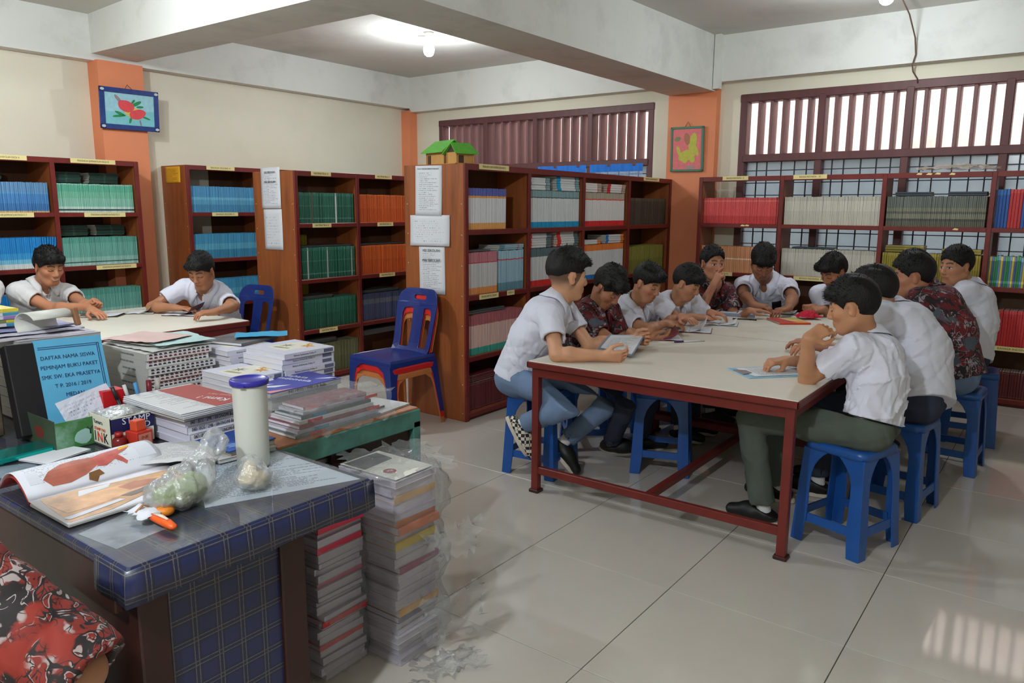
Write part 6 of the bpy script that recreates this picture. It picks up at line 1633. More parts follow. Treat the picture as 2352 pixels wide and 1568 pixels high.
def decal(name, pts, f, m, lift=.0008, y0=ya, y1=yb, thick=0):
    """A flat printed shape on the page: pts in (v along the spine 0-1, s distance from the spine)."""
    vs = []
    from mathutils.geometry import tessellate_polygon
    # refine along s by clipping into strips, so that the print follows the curl
    pl = [(v, s) for v, s in pts]
    tri = tessellate_polygon([[Vector((a, b, 0)) for a, b in pl]])
    import bmesh
    bm = bmesh.new(); bv = [bm.verts.new((a, b, 0)) for a, b in pl]
    for t in tri:
        try: bm.faces.new([bv[i] for i in t])
        except ValueError: pass
    for _ in range(3):
        es = [e for e in bm.edges if abs(e.verts[0].co.y - e.verts[1].co.y) > .02]
        if not es: break
        bmesh.ops.subdivide_edges(bm, edges=es, cuts=1); bmesh.ops.triangulate(bm, faces=bm.faces)
    for w_ in bm.verts:
        x, z = f(w_.co.y); w_.co = Vector((x, y0 + (y1 - y0) * w_.co.x, z + lift)) - bo
    bmesh.ops.recalc_face_normals(bm, faces=bm.faces)
    for fc in bm.faces:
        if fc.normal.z < 0: fc.normal_flip()
    me = bpy.data.meshes.new(name); bm.to_mesh(me); bm.free(); me.materials.append(m)
    o = bpy.data.objects.new(name, me); link(o, bk); return o
def blob(cx, cy, rx, ry, n=18, rot=0, wob=0, seed=0):
    r = random.Random(seed); k = [r.uniform(0, 6) for _ in range(3)]
    out = []
    for i in range(n):
        t = 2 * PI * i / n; q = 1 + wob * (math.sin(2 * t + k[0]) + .6 * math.sin(3 * t + k[1]) + .4 * math.sin(5 * t + k[2]))
        x, y = rx * q * math.cos(t), ry * q * math.sin(t); out.append((cx + x * math.cos(rot) - y * math.sin(rot), cy + x * math.sin(rot) + y * math.cos(rot)))
    return out
mc_ = lambda n, c, **k: mat(n, c, .5, var=.22, scale=26, **k)
sgn = lambda pts, k=.36: [(v, s) for v, s in pts]
rollh = lambda q: roll(max(0, q * .95 - .035))
# heart: body, vessels, yellow stub
decal('printed_heart', [(.14, .075), (.18, .052), (.30, .050), (.42, .060), (.50, .075), (.56, .09), (.60, .085), (.62, .10), (.55, .115), (.48, .12), (.40, .125), (.30, .12), (.20, .10)], rollh, mc_('heart_print', (168, 96, 80)), .0010)
decal('printed_vessels', [(.52, .075), (.58, .07), (.66, .085), (.70, .07), (.72, .06), (.74, .068), (.72, .085), (.70, .10), (.76, .11), (.80, .12), (.79, .135), (.70, .13), (.60, .125), (.52, .115)], rollh, mc_('vessel_print', (186, 92, 84)), .0013)
decal('printed_stub', [(.73, .118), (.82, .128), (.83, .142), (.745, .136)], rollh, mc_('yellow_print', (206, 160, 74)), .0016)
decal('printed_fat', [(.42, .045), (.47, .035), (.5, .048), (.54, .05), (.52, .065), (.44, .062)], rollh, mc_('brown_print', (120, 84, 50)), .0014)
for k, (a, b, c, e) in enumerate(((.05, .13, .03, .075), (.84, .97, .03, .15), (.2, .33, .14, .155), (.36, .6, .14, .155))):
    decal('printed_text', [(a, c), (b, c), (b, e), (a, e)], roll, mat_print('tiny_text', (208, 210, 220), (120, 122, 132), lines=26), .0007)
# arm picture on the flat page
decal('printed_ground', [(.06, .01), (.30, .012), (.55, .03), (.98, .045), (.97, .14), (.60, .17), (.30, .208), (.02, .212)], right, mc_('tan_print', (188, 146, 106)), .0008)
decal('printed_arm', [(.06, .06), (.30, .055), (.55, .06), (.75, .06), (.86, .08), (.80, .12), (.55, .13), (.30, .15), (.08, .15)], right, mc_('arm_print', (206, 158, 116)), .0012)
decal('printed_muscle', [(.52, .07), (.66, .06), (.80, .085), (.72, .115), (.55, .115)], right, mc_('muscle_print', (176, 112, 84)), .0015)
decal('printed_shade', [(.45, .135), (.62, .125), (.85, .10), (.93, .06), (.90, .12), (.7, .145), (.5, .158)], right, mc_('grey_print', (110, 96, 92)), .0014)
decal('printed_gap', [(.30, .025), (.52, .03), (.48, .05), (.26, .058)], right, M_PAPER, .0014)
decal('printed_box', [(.02, .175), (.42, .155), (.44, .17), (.04, .195)], right, mat_print('tiny_text', (0, 0, 0), (0, 0, 0)), .0016)
# a second newspaper beyond the book
o = crumple('newspaper', basis((-2.10, 1.12, ZG + .022), (math.cos(1.0), math.sin(1.0), 0), (-math.sin(1.0), math.cos(1.0), 0)), .24, .20, .008, 5, mat_print('news_text', (196, 196, 198), (120, 120, 124), lines=40, dens=.6), 12, 8, dome=.014, label='newspaper page folded behind the open anatomy book', cat='newspaper', freq=.4)

# ---------------------------------------------------------------- tall container, bags and the orange knife
ct = empty('storage_canister', (-1.87, 1.245, ZG), 0, 'tall frosted plastic container with a dark blue lid on the tartan desk', 'container')
M_CAN = mat('frosted_canister', (206, 208, 200), .38, spec=.4, var=.03)
MB().lathe([(.001, 0), (.044, 0), (.0455, .004), (.0465, .06), (.047, .10), (.0485, .245), (.049, .25), (.046, .251)], 40).build('body', M_CAN, ct)
M_LID = mat('violet_blue_lid', (48, 42, 150), .35, spec=.5)
MB().lathe([(.0505, .243), (.0535, .244), (.0545, .250), (.054, .258), (.052, .2605), (.047, .2605), (.045, .2575), (.001, .257)], 40).build('lid', M_LID, ct)
tb = MB().cbox(-.008, .008, -.062, -.05, .246, .250, .001, M=Matrix.Rotation(.6, 4, 'Z')); tb.build('lid_tab', M_LID, ct)
def bag(name, label, c, R, k, m, food, seed, neck):
    r = empty(name, c, 0, label, 'bag'); lo = V3((-.16, -.16, -.01)); v = Vol(lo, V3((.16, .16, .22)), .0032)
    for (p, q) in R: v.ell(V3(p), q, np.eye(3), .03)
    if neck: v.cap(V3(neck[0]), V3(neck[1]), .024, .036, .02)
    rs = np.random.RandomState(seed); K = rs.normal(size=(8, 3)) * 30; ph = rs.uniform(0, 6, 8)
    v.shift(lambda p: sum((1 - np.abs(np.sin(p @ K[i] + ph[i] + 1.2 * np.sin(p @ K[(i + 3) % 8] * .5))) ) ** 2 * (1 if i % 2 else -1) for i in range(8)) * .0042, .03)
    v.plane((0, 0, .0008), (0, 0, -1))
    np_mesh('film', [v.mesh()], m, r)
    for nm, mm, els in food:
        v = Vol(lo, V3((.16, .16, .2)), .004)
        for p, q in els: v.ell(V3(p), q, np.eye(3), .012)
        K2 = rs.normal(size=(5, 3)) * 55
        v.shift(lambda p: sum(np.sin(p @ K2[i] + i) for i in range(5)) * .0022, .03); v.plane((0, 0, .003), (0, 0, -1))
        np_mesh(nm, [v.mesh()], mm, r)
    return r
bag('food_bag', 'knotted clear plastic bag of green vegetables beside the open book', (-1.735, .975, ZG), [((-.02, -.03, .04), (.062, .085, .045)), ((-.035, .02, .055), (.05, .06, .05))], 0, M_BAG,
    [('vegetables', mat('pale_green_leaves', (150, 170, 96), .6, var=.3, scale=40), [((-.015, -.03, .032), (.045, .065, .03)), ((-.03, .02, .04), (.035, .04, .03))]),
     ('orange_slice', mat('orange_food', (206, 120, 30), .5, var=.2, scale=30), [((.012, -.085, .016), (.022, .02, .012))])], 3, ((-.04, .05, .08), (-.09, .12, .115)))
bag('cracker_bag', 'small clear bag of cream crackers by the blue-lidded container', (-1.715, 1.135, ZG), [((0, 0, .03), (.045, .05, .032)), ((-.01, .005, .055), (.028, .03, .03))], 0, mat_clear('thin_bag_film', .3, .2, bump=30),
    [('crackers', mat('cream_crackers', (212, 190, 138), .7, var=.15, scale=30), [((0, 0, .028), (.036, .04, .022)), ((-.01, .005, .05), (.022, .024, .02))])], 9, None)
kn = empty('wrapped_knife', (-1.70, .855, ZG), 0, 'orange-handled tool wrapped in tissue near the desk corner', 'knife')
P0, P1 = Vector((-.085, -.005, .010)), Vector((.085, .0, .010))
MB().tube([Vector((-.01, 0, .013)), Vector((.02, .0, .014)), Vector((.055, 0, .013)), Vector((.082, 0, .010)), Vector((.088, 0, .009))], [.0105, .0125, .0125, .0095, .003], 12, flat=.8).build('handle', mat('orange_plastic', (232, 96, 34), .4), kn)
MB().tube([Vector((.0, 0, .0235)), Vector((.03, 0, .0255)), Vector((.06, 0, .0235))], [.004, .006, .003], 8, flat=.4).build('grip_strip', mat('cream_plastic', (226, 204, 188), .4), kn)
c = crumple('tissue', basis((-.045, 0, .008), (1, 0, 0), (0, 1, 0)), .085, .055, .016, 4, M_PAPER, 10, 8, edge=.008, dome=.012, freq=2.2); c.parent = kn
MB().tube([Vector((-.047, -.02, .02)), Vector((-.047, 0, .034)), Vector((-.047, .02, .02))], .003, 6).build('rubber_band', mat('tan_rubber', (170, 120, 80), .6), kn)
kn.rotation_euler.z = math.radians(3)
kn.rotation_euler.z = math.atan2(.0, 1) + .02

# ---------------------------------------------------------------- green carton with the borrowing register
gb = empty('carton', (-2.52, 1.02, ZG), 0, 'cut-open green printed carton holding the blue register', 'carton')
M_CART = mat('green_carton', (62, 118, 62), .5, var=.2, scale=10, dirt=(150, 176, 176), dscale=7, damt=.9)
M_KRAFT = mat('dull_carton_inside', (120, 116, 92), .8, var=.1)
go = Vector((-2.52, 1.02, ZG))
def gpart(mb, nm, m): mb.v = [tuple(Vector(v) - go) for v in mb.v]; return mb.build(nm, m, gb)
gpart(MB().box(-2.455, -2.452, .95, 1.105, ZG, ZG + .088), 'front_wall', M_CART)
gpart(MB().box(-2.74, -2.452, .947, .95, ZG, ZG + .095), 'side_wall', mat('dark_green_carton', (54, 70, 52), .6, var=.3, scale=8))
gpart(MB().box(-2.74, -2.452, 1.105, 1.108, ZG, ZG + .085), 'side_wall', M_CART)
gpart(MB().box(-2.743, -2.74, .947, 1.108, ZG, ZG + .09), 'back_wall', M_KRAFT)
gpart(MB().box(-2.74, -2.455, .95, 1.105, ZG, ZG + .002), 'bottom', M_KRAFT)
gpart(MB().prism(blob(-2.56, ZG + .045, .032, .02, 14), -.0005, .0005, basis((0, .9468, 0), (1, 0, 0), (0, 0, 1))), 'printed_disc', mat('dull_red_print', (110, 40, 34), .6))
text('lettering', 'YS', .036, basis((-2.4515 - go.x, 1.06 - go.y, .045), (0, 1, 0), (0, 0, 1)), M_DK, gb)
gpart(MB().prism(blob(1.03, ZG + .03, .028, .022, 14, wob=.1), -.0003, .0005, basis((-2.4517, 0, 0), (0, 1, 0), (0, 0, 1))), 'printed_cup', mat('pale_teal_print', (150, 190, 184), .6))
# register: leaning back, cover with title
up = Vector((-.09, .01, .275)).normalized(); rt = Vector((0, 1, 0)); rt = (rt - up * rt.dot(up)).normalized(); nr = rt.cross(up)
rg = empty('register_binder', (-2.62, .98, ZG), 0, 'light blue register with black spine leaning in the green carton', 'binder')
Mr = basis((0, 0, 0.03), rt, up, nr)
M_SKY = mat('sky_blue_card', (92, 172, 212), .5, var=.05, scale=10)
MB().box(.02, .235, 0, .295, -.006, 0, M=Mr).build('front_cover', M_SKY, rg)
MB().cbox(-.062, .022, -.01, .29, -.05, .002, .003, M=Mr).build('spine', mat('black_binding', (22, 20, 24), .5), rg)
MB().box(.02, .228, .004, .29, -.045, -.006, M=Mr).build('pages', M_PG, rg)
MB().box(.02, .24, 0, .295, -.049, -.045, M=Mr).build('back_cover', mat('steel_blue_card', (56, 110, 150), .5), rg)
fr_ = MB()
for e in (0, .006): fr_.box(.03, .215 + e, .262 + e, .2645 + e, 0, .0008, M=Mr)
for e in (0, .006): fr_.box(.215 + e, .2175 + e, .02, .27, 0, .0008, M=Mr)
fr_.build('printed_border', mat('navy_print', (40, 72, 120), .6), rg)
for k, (t_, w_) in enumerate((('DAFTAR NAMA SISWA', .0), ('PEMINJAM BUKU PAKET', .0), ('SMK SW. EKA PRASETYA', .0), ('T P. 2016 / 2019', .0), ('MEDAN', .0))):
    text('lettering', t_, .0185, Mr @ Matrix.Translation((.118, .232 - .032 * k, .001)), mat('navy_lettering', (34, 58, 96), .6), rg, sx=.92)
Mc = basis((-2.545, 1.095, ZG + .095), (-.02, .97, .22), (-.34, -.2, .75))
o = crumple('crumpled_note', Mc, .17, .125, .010, 12, mat_print('scribbled_paper', (206, 208, 224), (120, 120, 140), lines=9, dens=.45), 12, 10, label='crumpled handwritten note leaning against the blue register', cat='paper')
# dark binders left of the register
for k, (x, lab) in enumerate(((-2.80, 'dark brown box file standing left of the blue register'), (-2.90, 'worn black box file behind the brown one at the left edge'))):
    f_ = empty('box_file', (x, .80, ZG), .0, lab, 'box file')
    MB().cbox(-.04, .04, -.05, .12, 0, .30 + .02 * k, .004).build('case', mat('worn_dark_board', (48, 34, 28), .7, var=.3, scale=10, dirt=(120, 108, 90), dscale=8, damt=.5), f_)
    MB().box(.0402, .0408, -.02, .02, .12, .2).build('spine_label', M_PG, f_)
tl = MB().cbox(-.05, .05, -.11, .11, 0, .018, .004).build('pencil_case', mat('shiny_teal_metal', (30, 170, 160), .2, metal=.8)); tl.location = (-2.50, .84, ZG); tl.rotation_euler.z = .1
tag(tl, 'shiny teal metal pencil case at the left edge of the desk', 'pencil case')
o = flatbook('notebook', -2.52, -2.36, .85, 1.0, ZG, .005, M_PAPER, M_PG, .3, 'thin white notebook lying before the green carton', side=None)

# ink carton, red boxes, pens
ik_ = empty('ink_carton', (-2.40, 1.12, ZG), 0, 'small white and navy carton lettered for stamp pad ink', 'box')
io = Vector((-2.40, 1.12, ZG))
def ipart(mb, nm, m, par=None): mb.v = [tuple(Vector(v) - io) for v in mb.v]; return mb.build(nm, m, par or ik_)
M_ICE = mat('white_carton', (220, 216, 200), .5)
IX0, IX1, IY0, IY1, IH = -2.475, -2.338, 1.062, 1.20, .098
wl = MB().box(IX0, IX1, IY0, IY0 + .002, ZG, ZG + IH).box(IX0, IX1, IY1 - .002, IY1, ZG, ZG + IH).box(IX0, IX0 + .002, IY0, IY1, ZG, ZG + IH).box(IX1 - .002, IX1, IY0, IY1, ZG, ZG + IH).box(IX0, IX1, IY0, IY1, ZG, ZG + .002)
ipart(wl, 'walls', M_ICE)
ipart(MB().box(IX1, IX1 + .0006, IY0 + .002, IY1, ZG + .048, ZG + IH - .004), 'navy_panel', mat('navy_print_panel', (24, 30, 82), .5))
ipart(MB().box(IX0 + .004, IX1, IY0 - .0006, IY0, ZG + .003, ZG + .006), 'black_rule', M_DK)
Mf = basis(((IX0 + IX1) / 2 - io.x, IY0 - .0008 - io.y, 0), (1, 0, 0), (0, 0, 1))
for ch, x, c in (('I', -.034, (30, 28, 30)), ('N', -.003, (206, 62, 40)), ('K', .034, (30, 28, 30))):
    text('lettering', ch, .046, Mf @ Matrix.Translation((x, .027, 0)), mat('ink_letter_%s' % ch.lower(), c, .6), ik_, ext=.0006)
text('lettering', 'STAMP PAD', .014, Mf @ Matrix.Translation((0, .053, 0)), mat('ink_letter_n', (0, 0, 0)), ik_)
text('lettering', 'Yamura', .019, Mf @ Matrix.Translation((-.01, .076, 0)), M_DK, ik_)
Ms = basis((IX1 + .0010 - io.x, (IY0 + IY1) / 2 - io.y, 0), (0, 1, 0), (0, 0, 1))
text('lettering', 'STAMP', .030, Ms @ Matrix.Translation((.012, .081, 0)), M_PAPER, ik_, ext=.0006)
text('lettering', 'PAD', .028, Ms @ Matrix.Translation((.03, .058, 0)), M_PAPER, ik_, ext=.0006)
fo = crumple('film', basis(((IX0 + IX1) / 2 - io.x, (IY0 + IY1) / 2 - io.y, IH - .012), (1, 0, 0), (0, 1, 0)), .13, .13, .018, 7, M_BAG, 12, 12, dome=.02, freq=1.6); fo.parent = ik_
rb_ = empty('red_carton', (-2.30, 1.13, ZG), .15, 'small red carton of stamp ink beside the white one', 'box')
MB().cbox(-.028, .028, -.028, .028, 0, .055, .002).build('body', mat('red_card', (186, 52, 36), .5), rb_)
MB().box(.0282, .0288, -.022, .022, .008, .048).build('side_label', mat('pink_label', (206, 130, 110), .6), rb_)
text('lettering', 'INK', .015, basis((.029, 0, .036), (0, 1, 0), (0, 0, 1)), mat('red_lettering', (160, 40, 30), .6), rb_)
MB().cbox(-.018, .014, -.018, .016, .055, .088, .002).build('small_box', mat('orange_red_card', (206, 76, 44), .5), rb_)
bt_ = empty('ink_bottle', (-2.315, 1.075, ZG), 0, 'small dark red ink bottle before the red carton', 'bottle')
MB().lathe([(.001, 0), (.019, 0), (.021, .006), (.021, .034), (.014, .042), (.010, .044)], 18).build('body', mat('dark_red_glass', (110, 22, 24), .25), bt_)
MB().lathe([(.0125, .044), (.0125, .058), (.001, .058)], 14).build('cap', mat('red_cap', (150, 30, 28), .4), bt_)
pc = empty('pen_tray', (-2.56, 1.17, ZG), 0, 'red pen box standing behind the ink carton', 'pen holder')
MB().box(-.03, .03, -.035, .035, 0, .14).build('case', mat('bright_red_card', (196, 24, 30), .5), pc)
for k, (a, b, c, col, lab) in enumerate(((-2.50, 1.20, .30, (40, 40, 44), 'black pen in the bundle behind the ink carton'), (-2.49, 1.225, .22, (196, 196, 196), 'white-capped pen in the bundle behind the ink carton'), (-2.485, 1.245, .1, (70, 140, 196), 'blue-capped pen in the bundle behind the ink carton'), (-2.49, 1.27, -.1, (110, 28, 36), 'dark red marker in the bundle behind the ink carton'), (-2.50, 1.295, -.2, (170, 166, 160), 'grey marker in the bundle behind the ink carton'))):
    p_ = empty('pen', (a, b, ZG), 0, lab, 'pen', 'pens behind the ink carton'); dirv = Vector((-.15, -c * .8, 1)).normalized()
    MB().tube([Vector((0, 0, .006)), dirv * .115], .0055 if k < 3 else .0085, 8).build('barrel', mat('pen_body_%d' % k, (36, 36, 40) if k < 3 else col, .4), p_)
    MB().tube([dirv * .115, dirv * .16], .0062 if k < 3 else .009, 8).build('cap', mat('pen_cap_%d' % k, col, .4), p_)

# ---------------------------------------------------------------- piles on the two desks
# tabbed dictionaries
M_THUMB = mat('thumb_index_print', (60, 56, 62), .7); M_THR = mat('red_thumb_print', (120, 56, 56), .7)
M_DCOV = mat('pale_grey_cover', (196, 196, 190), .55)
M_GREYINK = mat('grey_lettering_ink', (120, 122, 118), .7)  # grey ink of the spine lettering
for k in range(7):
    t = .0285; j = .012 * math.sin(k * 2.1)
    b = flatbook('thick_dictionary', -3.16, -2.79 + j * .6, 1.42, 1.695 + j, DZ + k * t, t, M_DCOV, M_PW, 0, 'thick pale book with thumb-index marks in the desk pile, %s' % ('topmost', 'second from top', 'third from top', 'fourth from top', 'fifth from top', 'sixth from top', 'lowest')[6 - k], 'thumb-indexed books on the green desk', side='y')
    mk_ = MB(); hx = (-2.79 + j * .6 + 3.16) / 2; hy = (.275 + j) / 2
    for rr_, zz in enumerate((.009, .021)):
        for q in range(13):
            y = -hy + .02 + q * (2 * hy - .04) / 12
            mk_.prism([(y - .0062, zz - .0028), (y + .0062, zz - .0028), (y + .005, zz + .002), (y, zz + .0038), (y - .005, zz + .002)], -.001, .0012, basis((hx - .001, 0, 0), (0, 1, 0), (0, 0, 1)), 0 if (k + rr_) % 3 else 1)
    mk_.build('thumb_marks', [M_THUMB, M_THR], b)['kind'] = 'stuff'
    text('lettering', 'BAHASA INDONESIA', .011, basis((hx - .14, -hy - .0008, .014), (1, 0, 0), (0, 0, 1)), M_GREYINK, b)
tz = DZ + 7 * .0285
for k, (dx, dy, a, c, lab) in enumerate(((0, 0, .05, (190, 190, 188), 'grey paper lying lowest on the thumb-indexed books'), (-.03, .02, .2, (206, 208, 200), 'pale paper lying second on the thumb-indexed books'), (.02, .05, -.1, (176, 206, 206), 'pale green paper on the thumb-indexed books'), (-.06, -.01, .3, (214, 182, 178), 'pink-edged paper on top of the thumb-indexed books'))):
    Mx = basis((-2.97 + dx, 1.57 + dy, tz + .002 + k * .006), (math.cos(a), math.sin(a), 0), (-math.sin(a), math.cos(a), 0))
    crumple('loose_paper', Mx, .36 - .03 * k, .27 - .02 * k, .008, 30 + k, mat('loose_paper_%d' % k, c, .7, var=.08, scale=12), 12, 9, label=lab, cat='paper', freq=.5, edge=.006)
# economics books with handwritten edges, magazines on top
for k in range(4):
    t = .0225; j = .004 * math.sin(k * 1.7)
    b = flatbook('economics_textbook', -2.43, -2.162 + j, 1.212 + j, 1.405, ZG + k * t, t, mat('lavender_white_cover', (206, 206, 222), .5), M_PW, 0, 'white book with handwritten codes on its edge, %s of four' % ('lowest', 'second', 'third', 'topmost')[k], 'hand-lettered economics books', side='y')
    text('handwriting', ('050', '047', '048', '040')[k] + ' / BOS / SMK / EKONOMI Bisnis', .0175, basis((.1345 + j * .5, 0, t * .5), (0, 1, 0), (.18, 0, 1)), mat('ballpoint_blue_black', (36, 38, 72), .6), b, sx=.62)
z_ = ZG + 4 * .0225
flatbook('brown_folder', -2.46, -2.15, 1.19, 1.41, z_, .012, mat('brown_grey_board', (96, 82, 72), .7, var=.15), M_PG, .03, 'brown-grey folder between the economics books and the magazines', side=None)
P_NEWS = mat_print('news_column_paper', (200, 200, 202), (128, 128, 132), lines=30, dens=.6, margin=.04, top=.95)
for k, lab in enumerate(('lowest news magazine on the economics books', 'middle news magazine on the economics books', 'top news magazine with a brick-red heading on the economics books')):
    b = flatbook('news_magazine', -2.50, -2.14, 1.185, 1.425, z_ + .013 + k * .006, .0055, M_PAPER, M_PG, .02 - .015 * k, lab, 'news magazines on the economics books', side=None, soft=.001)
flat('printed_page', [(-.17, .115), (-.17, -.115), (.175, -.115), (.175, .115)], .0056, P_NEWS, parent=b)
flat('red_heading', [(-.165, .118), (-.165, -.01), (.176, .0), (.176, .118)][::-1], .0064, mat('brick_red_print', (158, 64, 58), .6), parent=b)
text('lettering', 'Kami !', .046, basis((.08, .05, .0072), (-.94, -.34, 0), (.34, -.94, 0)), M_PAPER, b)
text('lettering', 'Selamat Hari', .022, basis((.06, .095, .0072), (-.94, -.34, 0), (.34, -.94, 0)), mat('pale_red_print', (206, 150, 144), .6), b)
# blue book under the container
for k, (m_, lab, t) in enumerate(((M_PG, 'grey folded papers under the blue book by the container', .012), (mat('manila_paper', (150, 120, 84), .7, var=.1), 'manila papers under the blue book by the container', .014))):
    flatbook('paper_bundle', -2.15 + .01 * k, -1.945 - .012 * k, 1.20 + .03 * k, 1.385, ZG + .012 * k, t, m_, M_PG, -.12 + .1 * k, lab, side=None)
b = flatbook('atlas', -2.135, -1.955, 1.215, 1.385, ZG + .027, .004, mat('royal_blue_card', (30, 70, 150), .45), M_PW, .05, 'thin royal-blue booklet behind the blue-lidded container', side=None)
for k in range(3): flat('printed_stroke', [(.02 + .016 * k, -.06), (.06 + .01 * k, .03), (.064 + .01 * k, .03), (.024 + .016 * k, -.06)], .0043, mat('pale_blue_stroke', (150, 180, 220), .6), parent=b)
# white star-flower textbooks in three piles
M_WCOV = mat('white_lavender_cover', (204, 204, 220), .45)
M_GOLD = mat('gold_print', (196, 140, 48), .5, var=.15, scale=40); M_OLIVE = mat('olive_print', (150, 146, 110), .6, var=.2, scale=40); M_CREAMP = mat('cream_print', (222, 218, 206), .5)
def star(cx, cy, r1, r2, n, rot): return [(cx + (r1 if i % 2 == 0 else r2) * math.cos(PI * i / n + rot), cy + (r1 if i % 2 == 0 else r2) * math.sin(PI * i / n + rot)) for i in range(2 * n)]
def star_pile(x0, x1, y0, y1, z, n, where):
    t = .0215
    for k in range(n):
        j = random.uniform(-.006, .006)
        b = flatbook('flower_textbook', x0 + j, x1 + j, y0 + j, y1 - j * .4, z + k * t, t, M_WCOV, M_PW, random.uniform(-.02, .02), 'golden-flower textbook on top of the %s' % where if k == n - 1 else 'white textbook in the %s, below its top' % where, where)
        hx, hy = (x1 - x0) / 2, (y1 - y0) / 2
        MB().box(hx + .0002, hx + .001, hy * .55, hy * .92, .004, t - .004).build('spine_patch', mat('slate_spine_patch', (96, 100, 128), .5), b)
        text('lettering', 'Bahasa Indonesia Kelas X', .0095, basis((hx + .0006, -hy * .2, t / 2), (0, 1, 0), (0, 0, 1)), M_GREYINK, b, sx=1.1)
    for nm, pts, m_, q in (('cover_ground', [(-.07, -.06), (.06, -.07), (.07, .09), (-.06, .10)], M_CREAMP, .0003), ('gold_flower', star(.045, .055, .034, .014, 6, .3), M_GOLD, .0007), ('gold_flower', star(.018, .085, .02, .01, 5, 0), M_GOLD, .0007), ('olive_flower', star(-.03, .01, .034, .011, 7, .1), M_OLIVE, .0007), ('olive_stem', [(-.045, -.05), (.03, -.035), (.03, -.02), (-.045, -.03)], M_OLIVE, .0007)):
        flat(nm, pts, t + q - .0005, m_, parent=b)
star_pile(-2.66, -2.40, 1.755, 2.00, DZ, 9, 'tall flower-book pile nearest the chairs')
star_pile(-2.66, -2.395, 1.57, 1.745, DZ, 6, 'low flower-book pile before the tall one')
star_pile(-2.99, -2.72, 1.73, 1.96, DZ, 8, 'flower-book pile behind the thumb-indexed books')
b = flatbook('cyan_booklet', -3.03, -2.80, 1.79, 2.02, DZ + 8 * .0215 + .002, .012, mat('photo_cover', (96, 92, 96), .45, var=.5, scale=12), M_PW, .25, 'dark photo-covered magazine on the far pile', None, cat='magazine')
crumple('cyan_paper', basis((-2.86, 1.98, DZ + 8 * .0215 + .02), (.6, .8, 0), (-.8, .6, 0)), .22, .13, .010, 51, mat('cyan_card', (40, 160, 206), .5), 10, 6, label='bright cyan paper cover on the far pile of books', cat='paper', freq=.5)
# blue language textbook on a small pile
for k in range(2):
    flatbook('language_textbook', -2.43, -2.215, 1.56, 1.86, DZ + .0 + k * .045, .044, M_DCOV, M_PG, 0, ('lower', 'upper')[k] + ' grey-edged thick book under the blue language textbook', 'thick books under the blue textbook', side=None)
b = flatbook('language_textbook', -2.435, -2.20, 1.545, 1.865, DZ + .091, .02, mat('violet_blue_cover', (66, 70, 164), .4), M_PG, .0, 'blue language textbook with white and red swooshes and lettering on its cover', side=None)
text('lettering', 'Bahasa', .040, basis((-.035, .07, .0205), (.97, .24, 0), (-.24, .97, 0)), M_PAPER, b)
text('lettering', 'Indonesia', .040, basis((.0, .035, .0205), (.97, .24, 0), (-.24, .97, 0)), M_PAPER, b)
for pts, m_ in (([(.05, .09), (.075, .14), (.10, .15), (.112, .13), (.085, .125)], M_PAPER), ([(.085, .125), (.112, .13), (.10, .15), (.095, .138)], mat('red_swoosh', (206, 60, 52), .5)), ([(-.09, .0), (-.07, -.04), (-.05, -.06), (-.055, -.02)], M_PAPER), ([(-.1, .03), (-.085, -.02), (-.08, .02)], mat('red_swoosh', (0, 0, 0))),
                ([(.02, -.12), (.05, -.09), (.06, -.03), (.04, -.06), (.01, -.1)], M_PAPER), ([(-.03, -.13), (-.005, -.1), (.0, -.06), (-.02, -.09)], M_PAPER), ([(.08, -.155), (.112, -.155), (.112, -.05), (.1, -.1)], mat('peach_print', (220, 150, 140), .5))):
    flat('printed_shape', pts, .0202, m_, parent=b)
text('handwriting', '041 / BOS / SMK / B. Indo', .016, basis((.1185, 0, .010), (0, 1, 0), (0, 0, 1)), M_DK, b)
# film-wrapped parcel of books
for k in range(7):
    m_ = [mat('lilac_grey_cover', (164, 160, 176), .5), mat('dark_grey_green_cover', (96, 106, 106), .5), mat('pale_cover', (206, 204, 210), .5), mat('wine_cover', (128, 60, 72), .5)][(k * 3 + 1) % 4]
    b = flatbook('wrapped_book', -2.19 + .006 * k, -1.985 - .008 * k, 1.485 + .012 * k, 1.86 - .004 * k, DZ + .0125 * k, .0122, m_, M_PW, .01 * (k % 3 - 1), 'book in the film-wrapped parcel at the edge of the green desk, %s' % ('lowest', 'second', 'third', 'fourth', 'fifth', 'sixth', 'topmost')[k], 'books in the film-wrapped parcel', side='x')
    for (q, c) in (((k % 3) * .12 - .13, (196, 44, 52)), (-.11, (60, 130, 160)), (.13, (206, 70, 70)))[k % 3:k % 3 + 1]:
        MB().box(.100 - .007 * k, .104 - .007 * k, q, q + .06, .001, .0115).build('spine_tab', mat('spine_tab_%d' % (k % 3), c, .5), b)
crumple('plastic_film', basis((-2.085, 1.67, DZ + .092), (0, 1, 0), (-1, 0, 0)), .44, .27, .022, 61, M_FILM2, 22, 14, edge=.02, freq=1.6, label='crumpled clear film over the top of the parcel of books', cat='plastic film')
crumple('plastic_film', basis((-1.975, 1.68, DZ + .05), (0, 1, 0), (-.35, 0, .93)), .44, .11, .012, 62, M_FILM2, 22, 8, edge=.012, freq=1.8, label='crumpled clear film hanging down the side of the parcel of books', cat='plastic film')
flatbook('newspaper', -2.34, -2.0, 1.84, 2.02, DZ + .0005, .006, P_NEWS, M_PG, .12, 'folded newspaper at the far corner of the green desk', side=None, cat='newspaper')
pn = empty('pen', (-2.035, 1.86, DZ + .012), 0, 'black pen lying on the newspaper at the corner of the green desk', 'pen')
MB().tube([Vector((0, -.04, 0)), Vector((-.005, .07, 0))], .0045, 8).build('barrel', mat('pen_body_0', (0, 0, 0)), pn)
